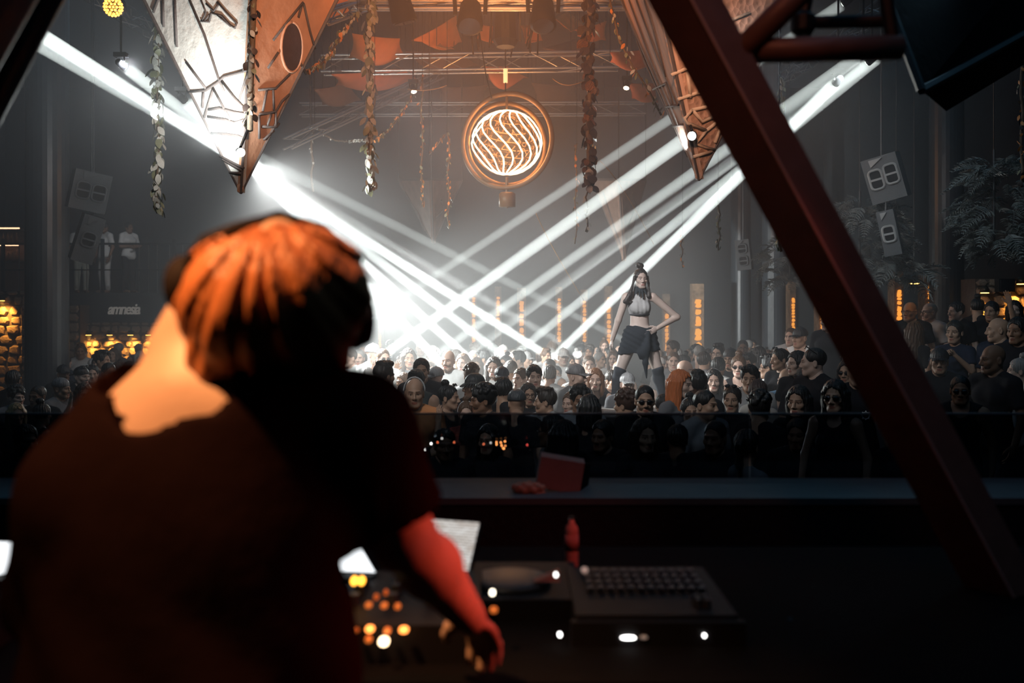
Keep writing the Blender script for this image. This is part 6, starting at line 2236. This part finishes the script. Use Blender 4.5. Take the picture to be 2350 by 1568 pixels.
# mixer in front of the DJ with amber buttons
def on_desk(px, d, lift=0.0):
    q = P(px, 0, d)
    return Vector((q.x, d, zd + lift))


def xpx(px, d):
    return (px - CX) / FPX * d


q = Vector((xpx(880, 2.2), 2.2, zd))
t = thing('mixer', q, 'black mixer with glowing amber buttons at the DJ right elbow', 'mixer')
MB().box(q + Vector((-0.02, 0.06, 0.04)), (0.46, 0.42, 0.08)).build('case', CASE, t)
for i in range(4):
    for j in range(3):
        MB().lathe(q + Vector((-0.15 + 0.085 * i, 0.0 + 0.075 * j, 0.08)), [(0.014, 0), (0.012, 0.022)], 10).build('knob', KEY, t)
AMB = (1.0, 0.30, 0.06)


def face_led(px, py, d, r, col, s, parent, wide=1.0, name='button_light'):
    p_ = P(px, py, d)
    m = mat('led_%02d%02d%02d_%d' % (int(col[0] * 99), int(col[1] * 99), int(col[2] * 99), int(s * 10)), col, emit=col, estr=s)
    return MB().slab([p_ + Vector((r * wide * math.cos(q_), 0, r * math.sin(q_))) for q_ in (2 * PI * i / 14 for i in range(14))], (0, 0.012, 0)).build(name, m, parent)


for px, py, w_, s in ((848, 1446, 1.5, 4.0), (926, 1448, 1.6, 4.0), (888, 1450, 1.2, 0.4), (815, 1450, 1.2, 0.35), (845, 1391, 1.3, 0.4), (881, 1392, 1.3, 0.4),
                      (912, 1394, 1.2, 0.3), (863, 1372, 1.0, 0.12), (885, 1362, 0.8, 0.12), (1133, 1402, 1.4, 0.4), (845, 1470, 1.2, 0.3)):
    face_led(px, py, 2.02 if py > 1430 else 2.10, 0.0055, AMB, s, t, w_)
face_led(880, 1475, 2.0, 0.008, (1.0, 0.75, 0.45), 6.0, t, 1.2)
for px in (812, 829):
    face_led(px, 1335, 2.2, 0.009, (1.0, 0.42, 0.04), 4.0, t, 0.8)

# laptop right of the DJ arm, screen facing the DJ
def screen_mat():
    if 'laptop_screen' in MATS:
        return MATS['laptop_screen']
    m = bpy.data.materials.new('laptop_screen')
    m.use_nodes = True
    nt = m.node_tree
    b = nt.nodes['Principled BSDF']
    tc2 = nt.nodes.new('ShaderNodeTexCoord')
    sp = nt.nodes.new('ShaderNodeSeparateXYZ')
    nt.links.new(tc2.outputs['Generated'], sp.inputs[0])
    br = nt.nodes.new('ShaderNodeTexBrick')
    br.inputs['Scale'].default_value = 5.0
    br.inputs['Color1'].default_value = (0.62, 0.56, 0.50, 1)
    br.inputs['Color2'].default_value = (0.95, 0.95, 0.92, 1)
    br.inputs['Mortar'].default_value = (0.30, 0.24, 0.22, 1)
    br.inputs['Mortar Size'].default_value = 0.03
    cb = nt.nodes.new('ShaderNodeCombineXYZ')
    nt.links.new(sp.outputs['X'], cb.inputs['X'])
    nt.links.new(sp.outputs['Z'], cb.inputs['Y'])
    nt.links.new(cb.outputs[0], br.inputs['Vector'])
    nt.links.new(br.outputs['Color'], b.inputs['Emission Color'])
    b.inputs['Emission Strength'].default_value = 0.85
    m.cycles.emission_sampling = 'NONE'
    b.inputs['Base Color'].default_value = (0.02, 0.02, 0.02, 1)
    MATS['laptop_screen'] = m
    return m


def laptop(tl, tr, br_, bl_, label, smat, dep=0.24):
    tl, tr, br_, bl_ = (Vector(a) for a in (tl, tr, br_, bl_))
    base = (bl_ + br_) / 2
    t = thing('laptop', Vector((base.x, base.y, zd)), label, 'laptop')
    n = (tr - tl).cross(bl_ - tl).normalized()
    if n.y > 0:
        n = -n
    MB().slab([tl, tr, br_, bl_], -n * 0.012).build('lid', CASE, t)
    c = (tl + tr + br_ + bl_) / 4
    MB().slab([c + (p_ - c) * 0.95 + n * 0.002 for p_ in (tl, tr, br_, bl_)], n * 0.003).build('screen', smat, t)
    u = (br_ - bl_).normalized()
    f = Vector((n.x, n.y, 0)).normalized()
    MB().slab([bl_, br_, br_ + f * dep, bl_ + f * dep], (0, 0, -0.016)).build('keyboard_base', CASE, t)
    MB().box(Vector((base.x, base.y, (zd + base.z - 0.016) / 2)) + f * dep / 2, (0.2, 0.16, max(0.01, base.z - 0.016 - zd))).build('stand', CASE, t)
    return t


laptop(P(930, 1186, 2.62), P(1106, 1198, 2.55), P(1078, 1322, 2.48), P(905, 1316, 2.55), 'open laptop with a bright screen beyond the DJ forearm', screen_mat())
WS = mat('white_screen', (0.9, 0.9, 0.9), emit=(0.93, 0.97, 1.0), estr=1.6)
laptop(P(-140, 1238, 2.3), P(42, 1246, 2.3), P(22, 1318, 2.24), P(-150, 1345, 2.22), 'laptop with a glaring white screen at the left edge', WS, 0.18)
laptop(P(720, 1232, 2.55), P(818, 1236, 2.5), P(866, 1318, 2.42), P(720, 1312, 2.42), 'small player with a bright white display behind the DJ arm', WS, 0.05)

# bottle with red light on it
q = Vector((xpx(1312, 2.8), 2.8, zd))
zb_ = P(0, 1300, 2.8).z
zt_ = P(0, 1186, 2.8).z
t = thing('bottle', q, 'tall narrow bottle with reddish light on the desk', 'bottle')
H_ = zt_ - zd
MB().lathe(q, [(0.018, 0), (0.019, 0.01), (0.019, H_ * 0.72), (0.0175, H_ * 0.80), (0.008, H_ * 0.88), (0.007, H_ * 0.97)], 16).build('glass', mat('pink_bottle', (0.75, 0.30, 0.25), rough=0.25), t, True)
MB().lathe(q + Vector((0, 0, H_ * 0.965)), [(0.009, 0), (0.009, H_ * 0.035)], 12).build('cap', CASE, t)
MB().lathe(q + Vector((0, 0, H_ * 0.35)), [(0.0196, 0), (0.0196, H_ * 0.3)], 16).build('paper_label', mat('bottle_label', (0.55, 0.2, 0.17), rough=0.8), t, True)

# button controller on a case, right of the bottle
q = Vector((xpx(1490, 2.3), 2.35, zd))
zc_ = P(0, 1395, 2.3).z
t = thing('drum_controller', q, 'dark button controller with rows of keys right of the bottle', 'controller')
wid = xpx(1640, 2.35) - xpx(1345, 2.35)
zk = P(0, 1375, 2.3).z
MB().box((q.x, 2.38, (zd + zk) / 2 + 0.0), (wid + 0.05, 0.40, zk - zd)).build('case', CASE, t)
for i in range(12):
    for j in range(4):
        MB().box((q.x - wid / 2 + 0.02 + (wid - 0.04) * i / 11, 2.36 + 0.05 * j, zk + 0.006), (0.016, 0.026, 0.012)).build('key', KEY, t)
for i in range(4):
    MB().lathe((q.x + wid / 2 - 0.03 - 0.02 * (i % 2), 2.24 + 0.03 * (i // 2), zk), [(0.010, 0), (0.008, 0.018)], 10).build('knob', KEY, t)
WH = (1.0, 0.98, 0.95)
for px, py, w_, s in ((1285, 1459, 1.0, 9.0), (1617, 1460, 1.0, 9.0), (1442, 1465, 5.5, 9.0), (1478, 1464, 2.6, 0.10)):
    face_led(px, py, 2.15, 0.0028, WH, s, t, w_, 'indicator_light')
MB().box((q.x, 2.165, P(0, 1465, 2.165).z), (xpx(1640, 2.16) - xpx(1240, 2.16), 0.02, 0.075)).build('front_rail', CASE, t)
for px in (1348, 1342):
    face_led(px, 1330 + (px - 1342) * 12 - 20, 2.36, 0.006, (0.9, 0.6, 0.5), 0.35, t, 1.3)

# small player with a lamp between laptop and bottle
q = Vector((xpx(1190, 2.5), 2.5, zd))
t = thing('media_player', q, 'dark media player with a round lit button between laptop and bottle', 'player')
zp = P(0, 1330, 2.5).z
MB().box((q.x, 2.5, (zd + zp) / 2), (0.30, 0.34, zp - zd)).build('case', CASE, t)
MB().lathe((q.x - 0.02, 2.47, zp), [(0.10, 0), (0.10, 0.012), (0.085, 0.016)], 28).build('jog_wheel', KEY, t, True)
face_led(1130, 1362, 2.32, 0.006, (1.0, 0.9, 0.7), 5.0, t, 1.0)
face_led(1276, 1321, 2.33, 0.004, (1.0, 0.95, 0.9), 5.0, t, 1.0)
MB().slab([P(1226, 1336, 2.4), P(1284, 1312, 2.42), P(1284, 1336, 2.4)], (0, 0.03, 0)).build('red_flap', mat('red_card', (0.6, 0.14, 0.07), 0.6), t)

# things on the ledge
zle = zl + 0.024
q = Vector((xpx(1288, 3.75), 3.75, zle))
t = thing('card_stand', q, 'brown card box standing on the booth ledge', 'box')
CARD = mat('brown_card', (0.34, 0.17, 0.14), rough=0.8, bump=0.2, bscale=15, var=0.15)
MB().slab([P(1242, 1048, 3.75), P(1342, 1064, 3.75), P(1330, 1136, 3.72), P(1230, 1118, 3.72)], (0, 0.05, 0.01)).build('front_panel', CARD, t)
MB().slab([P(1342, 1064, 3.75), P(1356, 1068, 3.85), P(1346, 1150, 3.85), P(1330, 1136, 3.72)], (0, 0.02, 0)).build('side_panel', DESK, t)
MB().box((q.x, 3.78, (zle + P(0, 1135, 3.75).z) / 2), (0.10, 0.06, abs(P(0, 1130, 3.75).z - zle) + 0.01)).build('foot', DESK, t)
q = Vector((xpx(1195, 3.7), 3.7, zle))
t = thing('paper_bag', q, 'crumpled orange lit paper on the booth ledge', 'paper')
rr = random.Random(5)
for k, (x0, y0, sx, sy) in enumerate(((1172, 1142, 22, 10), (1212, 1122, 40, 16), (1235, 1138, 26, 12))):
    v = Vox((-0.1, -0.06, -0.05), (0.1, 0.06, 0.06), 0.006)
    v.ell((0, 0, 0), (sx / FPX * 3.7, 0.03, sy / FPX * 3.7), 0.0)
    X, Y, Z = v.coords()
    v.D = v.D + (0.006 * np.sin(X * 160 + k) * np.sin(Y * 140 + Z * 120)).astype(np.float32)
    o = obj_from('paper_fold', np_mesh('paper_fold', *v.nets(), mat('tan_paper', (0.55, 0.30, 0.20), 0.8)), t)
    o.location = P(x0, y0, 3.7) - q
# small orange and white glow points by the glass, strung on added wires
t = thing('orange_light_cluster', P(1150, 1022, 3.95), 'tiny cluster of orange lights against the dark glass', 'lights')
for i in range(9):
    p_ = P(1150 + rr.uniform(-11, 11), 1021 + rr.uniform(-10, 10), 3.96)
    MB().lathe(p_, [(0.001, -0.003), (0.003, 0), (0.001, 0.003)], 6).build('bulb', mat('tiny_amber', (1, 0.5, 0.2), emit=(1.0, 0.35, 0.10), estr=4.0), t)
MB().tube([P(1140, 1010, 3.965), P(1150, 1022, 3.965), P(1160, 1035, 3.965)], 0.001, 4).build('wire', CASE, t)
t = thing('indicator_strip', P(965, 1025, 3.9), 'row of tiny white and red lights at the DJ elbow in front of the glass', 'lights')
MB().tube([P(930, 1038, 3.905), P(1010, 1016, 3.905), P(1110, 1025, 3.905), P(1215, 1026, 3.905)], 0.002, 4).build('wire', CASE, t)
for px, py, c_, s in ((937, 1033, WH, 5), (976, 1033, WH, 3), (989, 1019, WH, 8), (1014, 1007, WH, 2), (1004, 1016, (1, 0.2, 0.08), 2), (1042, 1016, (1, 0.2, 0.08), 2), (1110, 1020, (1, 0.2, 0.08), 2),
                      (1126, 1017, WH, 1.5), (1210, 1022, (1, 0.1, 0.08), 2)):
    face_led(px, py, 3.9, 0.0022, c_, s, t, 1.0, 'bulb')

# flight case at the right of the desk
q = P(1860, 1500, 2.3)
t = thing('flight_case', (q.x, 2.3, 1.0), 'dark flight case panel at the lower right', 'case')
MB().slab([P(1810, 1420, 2.35), P(1975, 1425, 2.35), P(1990, 1620, 2.2), P(1890, 1620, 2.2)], (0, 0.03, -0.02)).build('lid', mat('case_blue', (0.03, 0.05, 0.06), 0.5), t)
MB().box((q.x + 0.12, 2.45, 1.0 + (zd - 0.08 - 1.0) / 2), (0.5, 0.35, zd - 1.08)).build('body', DESK, t)
MB().tube([P(1810, 1420, 2.345), P(1890, 1620, 2.195)], 0.008, 6).build('edge_strip', KEY, t)

# ------------------------------------------------------------------ the DJ
DD = 1.5


def J(x, y, d=DD):
    return np.array(P(x, y, d))


lo = np.minimum(J(-60, 1300), J(1250, 400))
blo = (P(-40, 0, 1.4).x - 0.05, 1.12, 1.0)
bhi = (P(1200, 0, 1.9).x, 2.12, 2.98)
v = Vox(blo, bhi, 0.011)
head = J(625, 680)
nb = J(590, 940, 1.5)
chest, belly, pelv = J(475, 1130, 1.52), J(440, 1420, 1.50), J(430, 1690, 1.48)
shL, shR = J(185, 1140, 1.50), J(822, 985, 1.52)
elL, wrL = J(120, 1420, 1.62), J(150, 1530, 1.88)
elR, wrR = J(925, 1235, 1.56), J(1078, 1418, 1.86)
v.ell(chest, (0.20, 0.125, 0.22), 0)
v.ell(belly, (0.17, 0.115, 0.2), 0.08)
v.ell(pelv, (0.18, 0.125, 0.15), 0.08)
v.cap(nb + np.array((0.0, 0.02, -0.02)), head + np.array((-0.01, 0.03, -0.06)), 0.060, 0.055, 0.05)
v.cap(nb + np.array((-0.03, 0.0, 0.0)), shL + np.array((0.03, 0, 0.02)), 0.062, 0.060, 0.06)
v.cap(nb, shR, 0.055, 0.060, 0.06)
v.cap(shL, elL, 0.062, 0.047, 0.05)
v.cap(elL, wrL, 0.047, 0.031, 0.03)
v.cap(shR, elR, 0.058, 0.047, 0.05)
v.cap(elR, J(985, 1300, 1.66), 0.048, 0.050, 0.03)
v.cap(J(985, 1300, 1.66), wrR, 0.050, 0.032, 0.03)
for sx in (-1, 1):
    hip = pelv + np.array((sx * 0.09, 0, -0.02))
    knee = np.array((pelv[0] + sx * 0.10, pelv[1] + 0.02, 1.50))
    ank = np.array((pelv[0] + sx * 0.12, pelv[1] + 0.0, 1.09))
    v.cap(hip, knee, 0.09, 0.06, 0.05)
    v.cap(knee, ank, 0.06, 0.04, 0.03)
    v.cap(ank + np.array((0, -0.02, -0.045)), ank + np.array((sx * 0.02, 0.15, -0.055)), 0.042, 0.034, 0.03)
# cheek and face turned away to the front left
v.ell(head + np.array((0, 0.02, 0.01)), (0.080, 0.10, 0.115), 0.04)
v.ell(J(470, 755, 1.55), (0.058, 0.06, 0.075), 0.05)
v.cap(J(445, 760, 1.55), J(402, 795, 1.55), 0.035, 0.020, 0.04)
v.cap(J(420, 810, 1.54), J(440, 900, 1.50), 0.040, 0.055, 0.05)
V, Q = v.nets()
Vs, Qs, n = [V], [Q], len(V)
for e_, w_, sx, kind in ((elL, wrL, -1, 'relaxed'), (elR, wrR, 1, 'relaxed')):
    pv, pq = hand_geo(kind, 0.0045)
    M = hand_matrix(e_, w_, sx, (0, 0.3, -1))
    Vs.append(place(pv, M))
    Qs.append((pq if M.determinant() > 0 else pq[:, ::-1]) + n)
    n += len(pv)
ori = np.array((pelv[0], pelv[1], 1.0))
dj = obj_from('person', np_mesh('dj_body', np.concatenate(Vs) - ori, np.concatenate(Qs), SKIN, np.ones((n, 3))), None, ori, (0.60, 0.40, 0.30))
tag(dj, 'DJ seen from behind with an orange lit bob of hair and dark T-shirt', 'person')


def dj_part(name, vx, m, color=None):
    VV, QQ = vx.nets()
    return obj_from(name, np_mesh(name, VV - ori, QQ, m), dj, color=color)


# T-shirt, wide neck sliding off the left shoulder
s = Vox(blo, bhi, 0.010)
s.ell(chest, (0.232, 0.152, 0.25), 0)
s.ell(belly + np.array((0, 0, 0.0)), (0.232, 0.16, 0.26), 0.1)
s.ell(J(440, 1640, 1.48), (0.24, 0.165, 0.16), 0.1)
s.cap(nb + np.array((-0.03, 0.0, -0.005)), shL + np.array((0.02, 0, 0.01)), 0.066, 0.078, 0.07)
s.cap(nb + np.array((0.03, 0.0, 0.0)), shR, 0.062, 0.074, 0.07)
eL = shL + (elL - shL) * 0.85
eR = shR + (elR - shR) * 0.80
s.cap(shL, eL, 0.082, 0.086, 0.06)
s.cap(shR, eR, 0.076, 0.082, 0.06)
for a_, e_ in ((shL, eL), (shR, eR)):
    dv = (e_ - a_) / np.linalg.norm(e_ - a_)
    X, Y, Z = s.coords()
    cut = (X - e_[0]) * dv[0] + (Y - e_[1]) * dv[1] + (Z - e_[2]) * dv[2]
    near = np.sqrt((X - e_[0]) ** 2 + (Y - e_[1]) ** 2 + (Z - e_[2]) ** 2) - 0.13
    s.D = np.maximum(s.D, np.where(near < 0, cut, -1).astype(np.float32))
s.plane((0, 0, 1.86), (0, 0, -1))
# folds
X, Y, Z = s.coords()
s.D = s.D + (0.006 * np.sin((X * 0.9 + Z * 0.45) * 42 + 2 * np.sin(Z * 9)) * np.clip((2.35 - Z) * 3, 0, 1)).astype(np.float32)
s.cap(J(335, 935, 1.42), J(470, 885, 1.43), 0.045, 0.050, 0.0, sub=True)
s.cap(J(350, 880, 1.50), J(500, 820, 1.50), 0.078, 0.085, 0.0, sub=True)
s.ell(J(430, 800, 1.5), (0.11, 0.2, 0.062), 0.0, sub=True)
s.cap(J(545, 850, 1.53), J(690, 840, 1.53), 0.055, 0.050, 0.0, sub=True)
dj_part('t_shirt', s, mat('dark_jersey', (0.014, 0.007, 0.007), rough=0.95, spec=0.0, bump=0.35, bscale=9, var=0.15))
# trousers
s = Vox((pelv[0] - 0.34, 1.2, 1.03), (pelv[0] + 0.34, 1.85, 1.98), 0.014)
s.ell(pelv, (0.195, 0.14, 0.16), 0)
for sx in (-1, 1):
    s.cap(pelv + np.array((sx * 0.09, 0, -0.02)), np.array((pelv[0] + sx * 0.10, pelv[1] + 0.02, 1.50)), 0.105, 0.08, 0.05)
    s.cap(np.array((pelv[0] + sx * 0.10, pelv[1] + 0.02, 1.50)), np.array((pelv[0] + sx * 0.12, pelv[1], 1.09)), 0.08, 0.065, 0.03)
dj_part('trousers', s, CLOTH, (0.02, 0.02, 0.025))
# hair: chin length bob with combed locks
hlo, hhi = np.array(P(380, 920, 1.5)) - np.array((0, 0.3, 0.05)), np.array(P(900, 470, 1.5)) + np.array((0, 0.35, 0.05))
s = Vox(hlo, hhi, 0.006)
s.ell(J(640, 658, 1.50), (0.122, 0.135, 0.090), 0)
s.ell(J(575, 725, 1.48), (0.090, 0.11, 0.090), 0.06)
s.ell(J(720, 690, 1.49), (0.075, 0.11, 0.10), 0.05)
for x0, y0, x1, y1, r in ((500, 640, 462, 800, 0.034), (560, 640, 480, 838, 0.038), (600, 660, 540, 838, 0.042), (660, 680, 610, 825, 0.045), (720, 690, 690, 815, 0.045),
                          (770, 670, 765, 815, 0.036), (800, 650, 808, 700, 0.022), (475, 720, 468, 842, 0.024), (540, 800, 510, 852, 0.022)):
    s.cap(J(x0, y0, 1.46), J(x1, y1, 1.46), r * 1.05, r * 0.62, 0.03)
s.ell(J(410, 790, 1.62), (0.035, 0.09, 0.06), 0.02, sub=True)
X, Y, Z = s.coords()
cx_, cz_ = J(650, 560)[0], J(650, 560)[2]
ang = np.arctan2(X - cx_, cz_ + 0.05 - Z + 0 * Y)
s.D = s.D + (0.0045 * np.sin(ang * 21 + 1.5 * np.sin(ang * 5) + Y * 14) + 0.0022 * np.sin(ang * 47 + Z * 9)).astype(np.float32)
DJH = mat('copper_hair', (0.50, 0.17, 0.06), rough=0.4, bump=0.6, bscale=45, var=0.45, stretch=(1, 1, 0.16))
dj_part('hair', s, DJH)
# headphones: band over the head, two cups
t_ = MB()
pts = [J(445, 650, 1.49), J(446, 605, 1.48), J(480, 560, 1.46), J(545, 530, 1.45), J(640, 500, 1.50), J(740, 530, 1.51), J(800, 590, 1.52), J(828, 660, 1.53), J(826, 700, 1.53)]
t_.tube([Vector(p_) - Vector(ori) for p_ in pts], [0.014, 0.018, 0.017, 0.014, 0.012, 0.012, 0.012, 0.014, 0.014], 8)
HPM = mat('headphone_black', (0.012, 0.008, 0.008), rough=0.8, spec=0.15)
hp = obj_from('headphones', t_.mesh('headphone_band', HPM, True), dj)
for (x, y, d), r, sg in (((445, 655, 1.51), 0.046, -1), ((812, 735, 1.56), 0.045, 1)):
    cc = Vector(P(x, y, d)) - Vector(ori)
    R = Matrix.Rotation(math.radians(90), 3, 'Y') @ Matrix.Identity(3)
    b = MB().lathe(cc, [(r * 0.6, -0.028), (r, -0.018), (r * 1.05, 0.005), (r * 0.85, 0.024)], 18, Matrix.Rotation(math.radians(25 * sg), 3, 'Z') @ R)
    inst('ear_cup', b.mesh('ear_cup', HPM, True), hp)

# ------------------------------------------------------------------ booth truss close to the camera
def bar(a, b_, wx, wy, m, name, parent, roll=0.0):
    a, b_ = Vector(a), Vector(b_)
    d = (b_ - a).normalized()
    R = d.to_track_quat('Z', 'Y').to_matrix() @ Matrix.Rotation(roll, 3, 'Z')
    return MB().box((a + b_) / 2, (wx, wy, (b_ - a).length), R).build(name, m, parent)


td = 2.6
t = thing('booth_truss', P(1900, 700, td), 'heavy red brown steel beam slanting down across the right side', 'truss')
bar(P(985, -1090, td), P(2707, 2106, td), 0.125, 0.11, REDM, 'main_beam', t, math.radians(-34))
a_, b_ = P(985, -1090, td), P(2707, 2106, td)
Rb = (b_ - a_).normalized().to_track_quat('Z', 'Y').to_matrix() @ Matrix.Rotation(math.radians(-34), 3, 'Z')
cn = min((Rb @ Vector((sx * 0.0625, sy * 0.055, 0)) for sx in (-1, 1) for sy in (-1, 1)), key=lambda q_: q_.y)
MB().tube([a_ + cn, b_ + cn], 0.004, 6).build('lit_edge_strip', mat('lit_edge_strip', (0.55, 0.42, 0.38), 0.5), t)  # light caught on the beam's edge, put in as a thin pale strip
MB().tube([P(1690, 118, td + 0.02), P(2066, 108, td + 0.05)], 0.033, 14).build('cross_tube', REDM, t, True)
MB().tube([P(1690, 128, td), P(1965, -145, td + 0.03)], 0.034, 14).build('diagonal_tube', REDM, t, True)
MB().tube([P(1850, 52, td + 0.25), P(2050, 48, td + 0.12)], 0.019, 10).build('lamp_bar', BLACKM, t)
MB().lathe(P(1842, 55, td + 0.22), [(0.02, -0.035), (0.035, -0.02), (0.035, 0.02), (0.02, 0.035)], 12).build('clamp', BLACKM, t)
MB().tube([P(1842, 50, td + 0.22), P(1960, -600, td + 0.2)], 0.018, 8).build('clamp_arm', BLACKM, t)
MB().tube([P(2050, 105, td + 0.05), P(1940, -640, td + 0.05)], 0.02, 8).build('upright_tube', BLACKM, t)
t = thing('booth_truss', P(60, 120, 2.4), 'dark steel tube across the top left corner', 'truss')
MB().tube([P(645, -1023, 2.4), P(-560, 1290, 2.4)], 0.031, 14).build('dark_tube', mat('navy_tube', (0.012, 0.018, 0.024), 0.4), t, True)
MB().tube([P(557, -950, 2.2), P(-560, 1049, 2.2)], 0.045, 14).build('red_tube', REDM, t, True)
